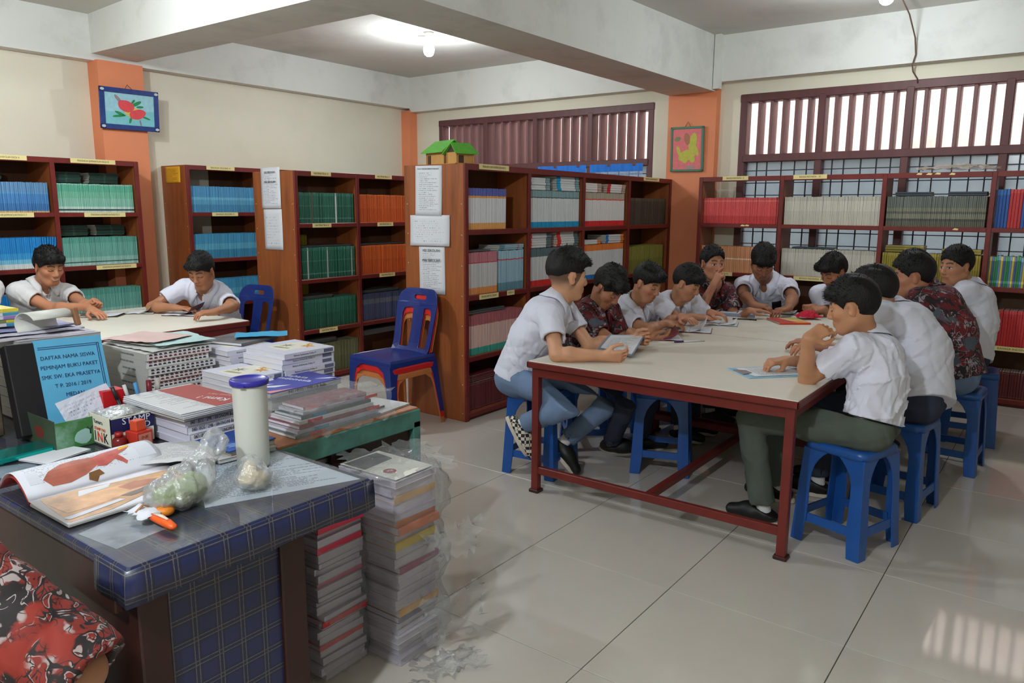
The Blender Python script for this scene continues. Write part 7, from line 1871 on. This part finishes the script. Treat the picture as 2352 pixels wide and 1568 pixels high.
MB().tube([Vector((.002, -.055, 0)), Vector((0, -.03, 0))], .0055, 8).build('cap', mat('pen_cap_1', (0, 0, 0)), pn)
# tall pile behind the carton
for k in range(8):
    t = .036; j = .01 * math.sin(k * 1.9)
    flatbook('ledger', -3.24 + j, -2.87 + j, 1.02, 1.29 + j, ZG + k * t, t, mat('ledger_cover_%d' % (k % 3), ((120, 116, 130), (176, 174, 184), (96, 92, 104))[k % 3], .6), M_PG, .03 * math.sin(k), 'thick ledger in the pile behind the blue register, number %s from below' % ('one', 'two', 'three', 'four', 'five', 'six', 'seven', 'eight')[k], 'ledgers behind the register', side=None)
zz = ZG + 8 * .036
for k, (c, lab) in enumerate((((206, 200, 210), 'pale pink papers lying on the ledgers'), ((206, 206, 222), 'white papers lying on the ledgers'), ((150, 152, 190), 'lilac papers lying uppermost on the ledgers'))):
    crumple('loose_paper', basis((-3.02 - .03 * k, 1.13 - .02 * k, zz + .002 + .012 * k), (.05, 1, 0), (-1, .05, 0)), .32, .26, .008, 70 + k, mat('pile_paper_%d' % k, c, .7, var=.06), 10, 8, label=lab, cat='paper', freq=.4, thick=.006)
for k, (c, e, lab) in enumerate((((206, 204, 210), (60, 140, 176), 'white and teal-edged exercise book, lowest on the left pile'), ((120, 126, 80), (196, 196, 60), 'olive exercise book, second on the left pile'), ((206, 206, 214), (150, 110, 180), 'white and violet-edged exercise book, third on the left pile'), ((206, 208, 214), (64, 140, 170), 'white and blue-edged exercise book, fourth on the left pile'), ((222, 206, 90), (214, 196, 60), 'yellow exercise book on top of the left pile'))):
    b = flatbook('exercise_book', -3.16, -2.98, .88, 1.09 - .005 * k, zz + .04 + k * .0125, .012, mat('exercise_cover_%d' % k, c, .5), M_PW, .04 * math.sin(k * 2), lab, 'exercise books on the left pile')
    MB().box(.0902, .0912, .05, .1, .001, .011).build('edge_patch', mat('exercise_patch_%d' % k, e, .5), b)
ro = []
for i in range(15):
    t = PI * (1.25 - 1.1 * i / 14)
    ro.append([Vector((.05 * math.cos(t) * 1.1, y, .040 * math.sin(t) + .008)) for y in (-.075, .0, .075)])
rl = MB().ribbon(ro).build('curled_booklet', mat('booklet_page', (206, 206, 200), .6, var=.05)); rl.modifiers.new('solid', 'SOLIDIFY').thickness = .003
rl.location = (-2.90, 1.13, zz + .043); rl.rotation_euler.z = .2; rl.data.uv_layers.new(name='UVMap')
tag(rl, 'curled white booklet bent over on the pile behind the register', 'booklet')
st_ = MB().cbox(-.012, .012, -.008, .008, 0, .065, .003).build('wooden_stamp', mat('stamp_wood', (150, 104, 74), .5)); st_.location = (-2.86, 1.22, zz + .034); st_.rotation_euler = (.1, -.15, 0)
tag(st_, 'brown wooden stamp handle standing on the pile behind the register', 'stamp')

# ---------------------------------------------------------------- film-wrapped piles on the floor
pcs = [(176, 166, 182), (190, 182, 194), (140, 132, 142), (200, 192, 204), (166, 150, 170)]
hot = {1: (206, 60, 84), 4: (206, 64, 90), 9: (196, 70, 110), 15: (196, 30, 44), 19: (200, 34, 54)}
def floor_pile(x0, x1, y0, y1, n, t0, who, hot, seed, grp):
    r = random.Random(seed); z = 0.001
    for k in range(n):
        t = t0 * r.uniform(.75, 1.3); q = n - 1 - k
        cov = mat('packed_cover_%d' % (k % 5), pcs[k % 5], .45) if q not in hot else mat('packed_hot_%d_%d' % (seed, q), hot[q], .45)
        dx, dy = r.uniform(-.012, .012), r.uniform(-.01, .01)
        b = flatbook('packed_textbook', x0 + dx, x1 + dx, y0 + dy, y1 + dy, z, t, cov, mat('lilac_pages', (186, 178, 192), .7, var=.1, scale=100, stretch=(.05, .05, 1)), r.uniform(-.03, .03), '%s book in the %s' % ({0: 'topmost', n - 1: 'lowest'}.get(q, 'packed'), who), grp, side=None if q not in hot else 'x')
        z += t
    return b, z
b, zt1 = floor_pile(-2.05, -1.795, 1.40, 1.585, 24, .0222, 'film-wrapped floor pile nearest the tartan desk', hot, 5, 'books in the nearer floor pile')
flat('cover_red', [(-.02, -.09), (.125, -.092), (.125, .03), (.06, .02), (.03, -.01)], .0232, mat('deep_red_print', (186, 34, 44), .5), parent=b)
flat('cover_dark', [(-.12, -.09), (-.02, -.09), (.03, -.01), (.0, .09), (-.12, .09)], .0232, mat('photo_cover', (0, 0, 0)), parent=b)
flat('cover_cream', [(.03, -.01), (.06, .02), (.125, .03), (.125, .075), (.0, .09)], .0232, mat('cream_print', (0, 0, 0)), parent=b)
flat('cover_pink', [(.112, .03), (.125, .03), (.125, .09), (.112, .09)], .0240, mat('pink_print', (226, 90, 120), .5), parent=b)
flat('cover_badge', blob(.055, .05, .02, .02, 18), .0240, mat('badge_red', (150, 40, 40), .5), parent=b)
text('lettering', 'XI', .020, basis((.055, .05, .0252), (.3, .95, 0), (-.95, .3, 0)), M_PAPER, b)
b, zt2 = floor_pile(-1.935, -1.665, 1.615, 1.805, 24, .0275, 'film-wrapped floor pile farther from the camera', {2: (196, 150, 90), 5: (206, 120, 50), 6: (214, 110, 60), 8: (206, 176, 40), 11: (150, 40, 100), 16: (206, 150, 60), 17: (70, 60, 96)}, 8, 'books in the farther floor pile')
flat('cover_cream', [(-.13, -.09), (.13, -.09), (.13, .09), (-.13, .09)], .028, mat('cream_print', (0, 0, 0)), parent=b)
flat('cover_dark', [(-.12, -.08), (-.02, -.08), (-.03, .06), (-.12, .07)], .0285, mat('photo_cover', (0, 0, 0)), parent=b)
flat('cover_badge', blob(.055, -.04, .022, .022, 18), .0290, mat('badge_red', (0, 0, 0)), parent=b)
text('lettering', 'XII', .020, basis((.055, -.04, .0302), (.3, .95, 0), (-.95, .3, 0)), M_PAPER, b)
def drape(name, label, cx, cy, rx, ry, z0, z1, seed, amp, flare, m, part=(0, 1)):
    """Loose film round a pile: a crumpled upright sleeve."""
    r = random.Random(seed); nu, nv = 64, 26; ph = [(r.choice([2, 3, 5, 7, 9]), r.uniform(8, 40), r.uniform(0, 6)) for _ in range(7)]
    rows = []
    for j in range(nv + 1):
        v = j / nv; row_ = []
        for i in range(nu + 1):
            u = part[0] + (part[1] - part[0]) * i / nu; t = 2 * PI * u
            q = sum((1 - abs(math.sin(a * t + b * v + c))) for a, b, c in ph) / 7
            k = 1 + flare * abs(math.sin(3 * PI * v + seed)) * max(0, math.cos(t - .5)); g_ = amp * q + r.uniform(0, .004)
            cx_, sx_ = math.cos(t), math.sin(t); s_ = max(abs(cx_), abs(sx_)) ** -.75
            row_.append(Vector((cx + cx_ * s_ * (rx * k + g_), cy + sx_ * s_ * (ry * k + g_), z0 + (z1 - z0) * v + r.uniform(-.006, .006))))
        rows.append(row_)
    return tag(MB().ribbon(rows, smooth=True).build(name, m), label, 'plastic film')
drape('plastic_film', 'crumpled clear film torn open round the farther floor pile', -1.80, 1.71, .142, .104, .004, zt2 + .02, 3, .03, .24, M_FILM2, (-.3, .35))
drape('plastic_film', 'clear film stretched round the nearer floor pile', -1.922, 1.492, .136, .100, .004, zt1 - .10, 6, .014, .06, M_FILM2, (-.28, .2))
crumple('plastic_film', basis((-1.78, 1.74, zt2 + .004), (.3, .95, 0), (-.95, .3, .1)),  .34, .26, .03, 91, M_FILM2, 20, 16, edge=.03, freq=1.4, label='crumpled clear film spread over the top of the farther floor pile', cat='plastic film')
for k, (z, y, x, w_, h_, lab) in enumerate(((.40, 1.80, -1.60, .20, .13, 'loose flap of clear film sticking out high on the floor pile'), (.16, 1.78, -1.58, .24, .2, 'loose flap of clear film sticking out low on the floor pile'), (.03, 1.70, -1.55, .26, .16, 'crumpled end of clear film lying on the floor by the piles'))):
    crumple('plastic_film', basis((x, y, z), (.5, .8, .1), (.1, -.2, .95) if k < 2 else (.8, -.5, .05)), w_, h_, .05, 95 + k, M_FILM2, 20, 14, edge=.03, freq=1.8, label=lab, cat='plastic film')
# papers stored under the green desk
for k in range(4):
    flatbook('paper_bundle', -2.32, -2.03, 1.42, 1.98, .58 + .02 * k, .018, mat('underdesk_paper_%d' % (k % 2), ((140, 130, 118), (96, 92, 90))[k % 2], .7), M_PG, .02 * (k % 2), 'old paper bundle on the shelf under the green desk, %s' % ('lowest', 'second', 'third', 'topmost')[k], 'paper bundles under the green desk', side=None)
o_ = Vector((-2.75, 1.72, 0)); dpart(MB().cbox(-3.5, -1.99, 1.4, 2.0, .56, .579, .002), 'shelf', M_DESK, d2)
# ---------------------------------------------------------------- pictures, model house, curtain, books on the reading tables
def framed(name, label, o, x, y, n, w, h, fw, mfr, mpic):
    """A framed picture: frame bars, backing and the picture sheet; returns the thing and its face matrix."""
    r = empty(name, o, 0, label, 'picture')
    M = basis((0, 0, 0), x, y, n)
    for a, b, c, d in ((-w / 2, w / 2, -h / 2, -h / 2 + fw), (-w / 2, w / 2, h / 2 - fw, h / 2), (-w / 2, -w / 2 + fw, -h / 2, h / 2), (w / 2 - fw, w / 2, -h / 2, h / 2)):
        MB().cbox(a, b, c, d, -.012, .008, .002, M=M).build('frame_bar', mfr, r)
    MB().box(-w / 2 + .003, w / 2 - .003, -h / 2 + .003, h / 2 - .003, -.012, .0, M=M).build('picture_sheet', mpic, r)
    return r, M
def shape(r, M, nm, pts, z, m): return MB().prism(pts, z, z + .0006, M).build(nm, m, r)
mp = lambda n, c: mat(n, c, .7, var=.08, scale=30)
leanv = Vector((0, 0, 1)) + Vector((.06, 0, 0)); leanv.normalize()
r, M = framed('flower_picture', 'blue-framed drawing of a red flower hanging on the left orange pillar', (-6.905, 3.552, 2.35), Vector((0, .9995, .008)), leanv, Vector((0, .9995, .008)).cross(leanv), .525, .352, .042, mat('navy_foil_frame', (34, 60, 128), .25, spec=.6, var=.2, scale=30), mp('sky_paper', (156, 204, 216)))
shape(r, M, 'printed_ground', [(-.22, -.134), (.22, -.134), (.22, .0), (-.22, -.03)], .0002, mp('sea_paper', (128, 198, 206)))
for a, l_, cx, cy, w_ in ((.5, .10, .06, .055, .03), (.1, .07, .09, .03, .02), (2.8, .10, -.09, -.04, .025), (3.3, .12, -.10, -.06, .022), (-.3, .09, .14, -.06, .018), (-1.9, .06, .0, -.09, .022), (.9, .05, .03, .07, .02)):
    shape(r, M, 'drawn_leaf', blob(cx, cy, l_ / 2, w_ / 2, 12, a), .0010, mp('leaf_green_crayon', (44, 140, 84)))
for a, l_, cx, cy, w_ in ((2.3, .10, -.10, .08, .03), (-1.4, .06, .09, -.11, .016)):
    shape(r, M, 'drawn_bud', blob(cx, cy, l_ / 2, w_ / 2, 12, a), .0012, mp('mauve_crayon', (150, 130, 140)))
shape(r, M, 'drawn_centre', blob(.02, -.02, .09, .05, 16, -.4), .0013, mp('yellow_crayon', (206, 196, 90)))
shape(r, M, 'drawn_petal', blob(-.035, .028, .075, .048, 18, -.35, .06, 2), .0018, mp('red_crayon', (222, 78, 84)))
shape(r, M, 'drawn_petal', blob(.065, -.035, .072, .045, 18, .25, .06, 4), .0020, mp('red_crayon', (0, 0, 0)))
for sx in (-1, 1):
    for sy in (-1, 1): shape(r, M, 'corner_ornament', blob(sx * .24, sy * .155, .018, .012, 10), .0085, mat('silver_print', (196, 204, 214), .4))
MB().tube([Vector((0, -.03, .176)), Vector((-.02, 0, .215)), Vector((0, .03, .176))], .0025, 6).build('hanging_string', mat('dark_string', (70, 40, 30), .7), r)
r, M = framed('leaf_picture', 'green-framed picture of a yellow shape on pink hanging on the back orange pillar', (-3.205, 7.178, 2.088), Vector((1, 0, -.012)), Vector((-.012, -.02, 1)).normalized(), Vector((0, -1, 0)), .345, .43, .02, mat('teal_green_frame', (66, 128, 104), .45), mp('coral_paper', (226, 124, 126)))
Yl = mp('lime_paper', (196, 192, 84))
for pts, m_ in ((blob(.0, -.06, .085, .055, 18, .2, .08, 3), Yl), (blob(.06, .05, .045, .10, 16, -.2, .10, 5), Yl), (blob(-.085, -.02, .018, .06, 14, .35, .05, 7), Yl), (blob(.10, -.02, .02, .05, 12, .3), Yl), (blob(-.02, -.10, .03, .035, 12), Yl), (blob(.06, -.10, .03, .03, 12), Yl),
                (blob(-.10, .10, .035, .022, 12, .3), mp('olive_paper', (130, 140, 100))), (blob(0, .10, .03, .06, 12, .2), mp('brown_pink_paper', (176, 120, 96))), (blob(.04, -.175, .05, .012, 10), mp('grey_tag_paper', (140, 160, 150)))):
    shape(r, M, 'pasted_piece', pts, .0004 + random.random() * .001, m_)
MB().tube([Vector((-.03, 0, .21)), Vector((0, .004, .262)), Vector((.03, 0, .21))], .0025, 6).build('hanging_string', mat('dark_string', (0, 0, 0)), r)

# model house of bamboo and green card
h = empty('model_house', (-3.60, 4.16, 1.80), math.radians(-16), 'little model house with green roofs on top of the tall bookcase', 'model house')
h.scale = (1.15, 1.15, 1.15); h.location = (-3.62, 4.13, 1.80)
M_BAM = mat('pale_bamboo', (196, 148, 84), .6, var=.15, scale=30, stretch=(8, 8, .5)); M_GRF = mat('grass_green_card', (96, 176, 60), .8, var=.1, scale=40); M_DKW = mat('dark_stain_wood', (70, 48, 36), .6)
def hut(cx, cy, w, d, hh, rise, over, door, rot=False):
    M = Matrix.Translation((cx, cy, 0)) @ (Matrix.Rotation(PI / 2, 4, 'Z') if rot else Matrix())
    for k, (x0, x1, y0, y1) in enumerate(((-w / 2, w / 2, -d / 2, -d / 2 + .004), (-w / 2, w / 2, d / 2 - .004, d / 2), (-w / 2, -w / 2 + .004, -d / 2, d / 2), (w / 2 - .004, w / 2, -d / 2, d / 2))):
        MB().box(x0, x1, y0, y1, 0, hh, M=M).build('wall', M_BAM, h)
    for sx in (-1, 1):
        for sy in (-1, 1): MB().box(sx * w / 2 - .004, sx * w / 2 + .004, sy * d / 2 - .004, sy * d / 2 + .004, 0, hh, M=M).build('corner_post', M_BAM, h)
    e = over
    for sy in (-1, 1):
        MB().hexa([M @ Vector(p) for p in ((-w / 2 - e, sy * (d / 2 + e), hh - .012), (w / 2 + e, sy * (d / 2 + e), hh - .012), (w / 2 + e * .4, 0, hh + rise), (-w / 2 - e * .4, 0, hh + rise),
                                         (-w / 2 - e, sy * (d / 2 + e), hh - .006), (w / 2 + e, sy * (d / 2 + e), hh - .006), (w / 2 + e * .4, 0, hh + rise + .007), (-w / 2 - e * .4, 0, hh + rise + .007))]).build('roof_slope', M_GRF, h)
    for sx in (-1, 1):
        MB().prism([(-d / 2, hh), (d / 2, hh), (0, hh + rise - .004)], sx * (w / 2 - .006), sx * (w / 2 - .002), M @ Matrix(((0, 0, 1, 0), (1, 0, 0, 0), (0, 1, 0, 0), (0, 0, 0, 1)))).build('gable', M_DKW if door == 2 else M_GRF, h)
    if door: MB().box(door * -.0 - w / 2 + .015, -w / 2 + .05, -d / 2 - .002, -d / 2 + .001, 0, hh * .72, M=M).build('doorway', M_DKW, h)
hut(-.075, .0, .20, .14, .085, .062, .028, 1)
hut(.115, -.01, .12, .10, .07, .05, .024, 2, True)
MB().box(-.2, .2, -.10, .10, 0, .004).build('base_board', M_BAM, h)

# blue curtain strip behind the first window's lower panes and film on the long bookcase
M_CURT = mat('bright_blue_curtain', (40, 120, 214), .7, var=.12, scale=8)
M_NET = mat_clear('pale_blue_net', .45, .4, tint=(150, 180, 220), gloss=.05)
for k, (a, b) in enumerate(((-5.06, -4.42), (-4.37, -3.73))):
    c = empty('curtain', ((a + b) / 2, 7.27, 1.9), 0, ('left blue-topped window curtain behind the tall bookcase', 'right blue-topped window curtain behind the tall bookcase')[k], 'curtain')
    for nm, z0, z1, m_ in (('valance', -.005, .075, M_CURT), ('net', -.75, -.005, M_NET)):
        rows = [[Vector((a + (b - a) * i / 36 - (a + b) / 2, .010 * math.sin(i * 1.1) - .005 * math.sin(i * .37), z0 + (z1 - z0) * j / 3 - (.02 * (i / 36 if k == 0 else 0) if nm == 'valance' and j == 0 else 0))) for i in range(37)] for j in range(4)]
        o = MB().ribbon(rows).build(nm, m_, c)
crumple('plastic_film', basis((-.82, 6.98, 1.803), (1, 0, 0), (0, 1, 0)), .56, .24, .05, 140, mat_clear('yellowish_film', .35, .3, bump=24, tint=(196, 188, 166), gloss=.12), 20, 12, edge=.03, dome=.03, label='crumpled yellowish plastic lying on top of the long bookcase', cat='plastic film')

# ---- reading matter on the tables
ZT = .7205
P_WRK = mat_print('workbook_text', (214, 216, 220), (120, 122, 130), lines=18, dens=.5)
P_GRY = mat_print('grey_text_page', (196, 200, 204), (110, 112, 118), lines=22, dens=.55)
M_MAROON = mat('maroon_book_cover', (112, 34, 44), .5)
def open_book(label, c, rot, w, hgt, lp, rp, cover, curl=0.02, lift=0.0):
    """An open booklet: two pages that rise from the spine, pages curling, cover beneath."""
    r = empty('open_book', c, rot, label, 'book')
    def half(nm, sg, m, cl, z0):
        vs, uv = [], []; n = 10
        for i in range(n + 1):
            t = i / n
            for j in range(5):
                vs.append((sg * w * t * (1 - .12 * cl / .03 * t * (cl > .015)), (j / 4 - .5) * hgt, z0 + .006 * math.sin(PI * min(1, t * 1.4)) * (1 - t) + cl * t ** 2 * (1 + .3 * (j / 4)))); uv.append((.5 + sg * .5 * t if False else (t if sg > 0 else 1 - t), j / 4))
        fs = [(i * 5 + j, i * 5 + j + 1, (i + 1) * 5 + j + 1, (i + 1) * 5 + j) for i in range(n) for j in range(4)]
        me = bpy.data.meshes.new(nm); me.from_pydata(vs, [], fs); me.materials.append(m)
        ul = me.uv_layers.new(name='UVMap')
        for l in me.loops: ul.data[l.index].uv = uv[l.vertex_index]
        for p in me.polygons: p.use_smooth = True
        o = bpy.data.objects.new(nm, me); link(o, r); md = o.modifiers.new('solid', 'SOLIDIFY'); md.thickness = .0015; md.offset = 0
    half('page', -1, lp, .002, .005); half('page', 1, rp, curl, .005)
    if curl > .015: half('page', 1, P_WRK, .001, .0045)
    MB().box(-w - .003, w + .003, -hgt / 2 - .003, hgt / 2 + .003, .0005, .0035).build('cover', cover, r)
    return r
open_book('open booklet with a raised maroon cover in front of the boy in batik', (-2.0, 4.22, ZT), .55, .12, .2, P_GRY, M_MAROON, M_MAROON, .05)
open_book('open workbook with a lifted page by the third boy on the left', (-1.99, 4.62, ZT), .35, .14, .22, P_GRY, P_WRK, M_MAROON, .06)
open_book('open grey booklet before the fourth boy on the left', (-1.94, 5.02, ZT), .3, .12, .21, P_WRK, P_WRK, mat('grey_booklet_cover', (140, 146, 156), .5), .02)
b = flatbook('notebook', -2.16, -1.88, 5.43, 5.70, ZT, .018, mat('grey_blue_cover', (130, 138, 158), .5), M_PW, .25, 'thick notebook with a white label before the boy with a hand at his mouth', side='y')
flat('label_sheet', [(-.12, -.09), (.12, -.09), (.12, .10), (-.12, .10)], .0182, mat('label_white', (208, 214, 226), .5), parent=b)
flat('printed_line', [(-.0, -.06), (.008, -.06), (.008, .06), (.0, .06)], .0190, M_DK, parent=b)
open_book('open booklet under the hands of the boy at the table end', (-1.80, 5.84, ZT), .15, .13, .18, P_WRK, P_WRK, mat('grey_booklet_cover', (0, 0, 0)), .012)
def pen(label, a, b, m1, m2, r_=.0045):
    a, b = Vector(a), Vector(b); e = empty('pen', a, 0, label, 'pen'); d_ = b - a
    MB().tube([Vector((0, 0, 0)), d_ * .72], r_, 8).build('barrel', m1, e); MB().tube([d_ * .70, d_], r_ * 1.15, 8).build('cap', m2, e)
    return e
pen('black pencil lying across the far reading table', (-1.95, 5.29, ZT + .005), (-1.79, 5.335, ZT + .005), mat('pen_body_0', (0, 0, 0)), mat('pen_body_0', (0, 0, 0)))
pen('white pen with dark tip near the seam of the reading tables', (-1.74, 4.27, ZT + .005), (-1.865, 4.12, ZT + .005), mat('white_pen_barrel', (206, 206, 210), .4), mat('violet_pen_end', (72, 52, 110), .4))
b = flatbook('story_book', -1.70, -1.48, 5.28, 5.53, ZT, .012, mat('orange_red_spine', (206, 70, 36), .5), M_PG, .68, 'red and yellow covered book lying on the far table', side='y')
for pts, c, z in (([(-.105, -.12), (.105, -.12), (.105, .12), (-.105, .12)], (206, 190, 150), 0), ([(-.105, -.12), (.02, -.12), (-.03, .12), (-.105, .12)], (196, 62, 60), .0006), ([(.02, -.12), (.105, -.12), (.105, -.02), (0, -.03)], (222, 150, 60), .0006), ([(.02, .03), (.09, .03), (.09, .1), (.03, .1)], (196, 180, 60), .0006)):
    flat('cover_print', pts, .0122 + z, mat('story_print_%d_%d' % (c[0], c[1]), c, .5, var=.15, scale=30), parent=b)
crumple('red_cloth', basis((-1.53, 5.66, ZT + .004), (.8, .6, 0), (-.6, .8, 0)), .16, .13, .03, 150, mat_cloth('crimson_cloth', (190, 40, 64)), 12, 10, edge=.01, dome=.045, label='crumpled crimson cloth under the hands of the boy in the far corner', cat='cloth')
cb = empty('clipboard', (-1.13, 3.655, ZT), math.atan2(.35, .28) - .06, 'pale blue clipboard with printed papers under the nearest right-hand elbow', 'clipboard')
MB().cbox(-.19, .17, -.115, .115, 0, .004, .001).build('board', mat('pale_blue_board', (150, 196, 222), .4, var=.15, scale=14), cb)
sh_ = sheet('printed_sheet', basis((.0, 0, .0055), (1, 0, 0), (0, 1, 0)), .30, .20, P_WRK, .001, cb, seed=8)
MB().prism([(-.185, -.05), (-.13, -.03), (-.13, .03), (-.185, .05)], .0055, .009, basis((0, 0, 0), (1, 0, 0), (0, 1, 0))).build('clip', mat('metal_clip', (160, 164, 168), .3, metal=.8), cb)
# the book held by the nearest boy on the left
hb = empty('held_book', (-2.0, 3.70, .765), 0, 'grey-edged printed book held up by the nearest boy on the left', 'book')
c0, c1, c2, c3 = (Vector(p) - Vector((-2.0, 3.70, .765)) for p in ((-2.083, 3.714, .800), (-1.918, 3.846, .800), (-1.835, 3.53, .737), (-2.085, 3.60, .738)))
nn = (c1 - c0).cross(c0 - c3).normalized()
if nn.z < 0: nn = -nn
MB().hexa([c3 - nn * .012, c2 - nn * .012, c1 - nn * .012, c0 - nn * .012, c3, c2, c1, c0]).build('cover', mat('grey_blue_cover', (0, 0, 0)), hb)
lerp2 = lambda u, v, z: c3 + (c2 - c3) * u + (c0 - c3) * v + (c1 - c2 - c0 + c3) * u * v + nn * z
me = bpy.data.meshes.new('printed_page'); q = [lerp2(.06, .06, .0012), lerp2(.97, .03, .0012), lerp2(.96, .93, .0012), lerp2(.08, .95, .0012)]
me.from_pydata([tuple(p) for p in q] + [tuple(p - nn * .001) for p in q], [], [(0, 1, 2, 3), (7, 6, 5, 4), (0, 4, 5, 1), (1, 5, 6, 2), (2, 6, 7, 3), (3, 7, 4, 0)]); me.materials.append(P_WRK)
ul = me.uv_layers.new(name='UVMap')
for l in me.loops: ul.data[l.index].uv = [(0, 0), (1, 0), (1, 1), (0, 1)][l.vertex_index % 4]
link(bpy.data.objects.new('printed_page', me), hb)
# left table
open_book('open book before the smiling boy at the left table', (-5.62, 2.58, ZT), .75, .13, .21, P_WRK, P_WRK, mat('dun_cover', (120, 112, 96), .6), .01)
open_book('book with an arched page at the middle of the left table', (-5.56, 2.84, ZT), .75, .10, .20, P_WRK, mat('dun_page', (170, 164, 146), .7), mat('dun_cover', (0, 0, 0)), .045)
open_book('open book with a dark raised cover before the boy at the table end', (-5.22, 2.98, ZT), .55, .13, .2, P_WRK, mat('dark_red_cover', (84, 40, 50), .5), mat('dark_red_cover', (0, 0, 0)), .06)

# ---- lettering becomes real mesh
dg = bpy.context.evaluated_depsgraph_get(); dg.update()
for o in [o for o in bpy.data.objects if o.type == 'FONT']:
    me = bpy.data.meshes.new_from_object(o.evaluated_get(dg)); nm = o.name; lab = o.get('label')
    n_ = bpy.data.objects.new('tmp', me); COL.objects.link(n_); n_.parent = o.parent; n_.matrix_local = o.matrix_local.copy()
    cu = o.data; bpy.data.objects.remove(o); bpy.data.curves.remove(cu); n_.name = nm; me.name = 'lettering'
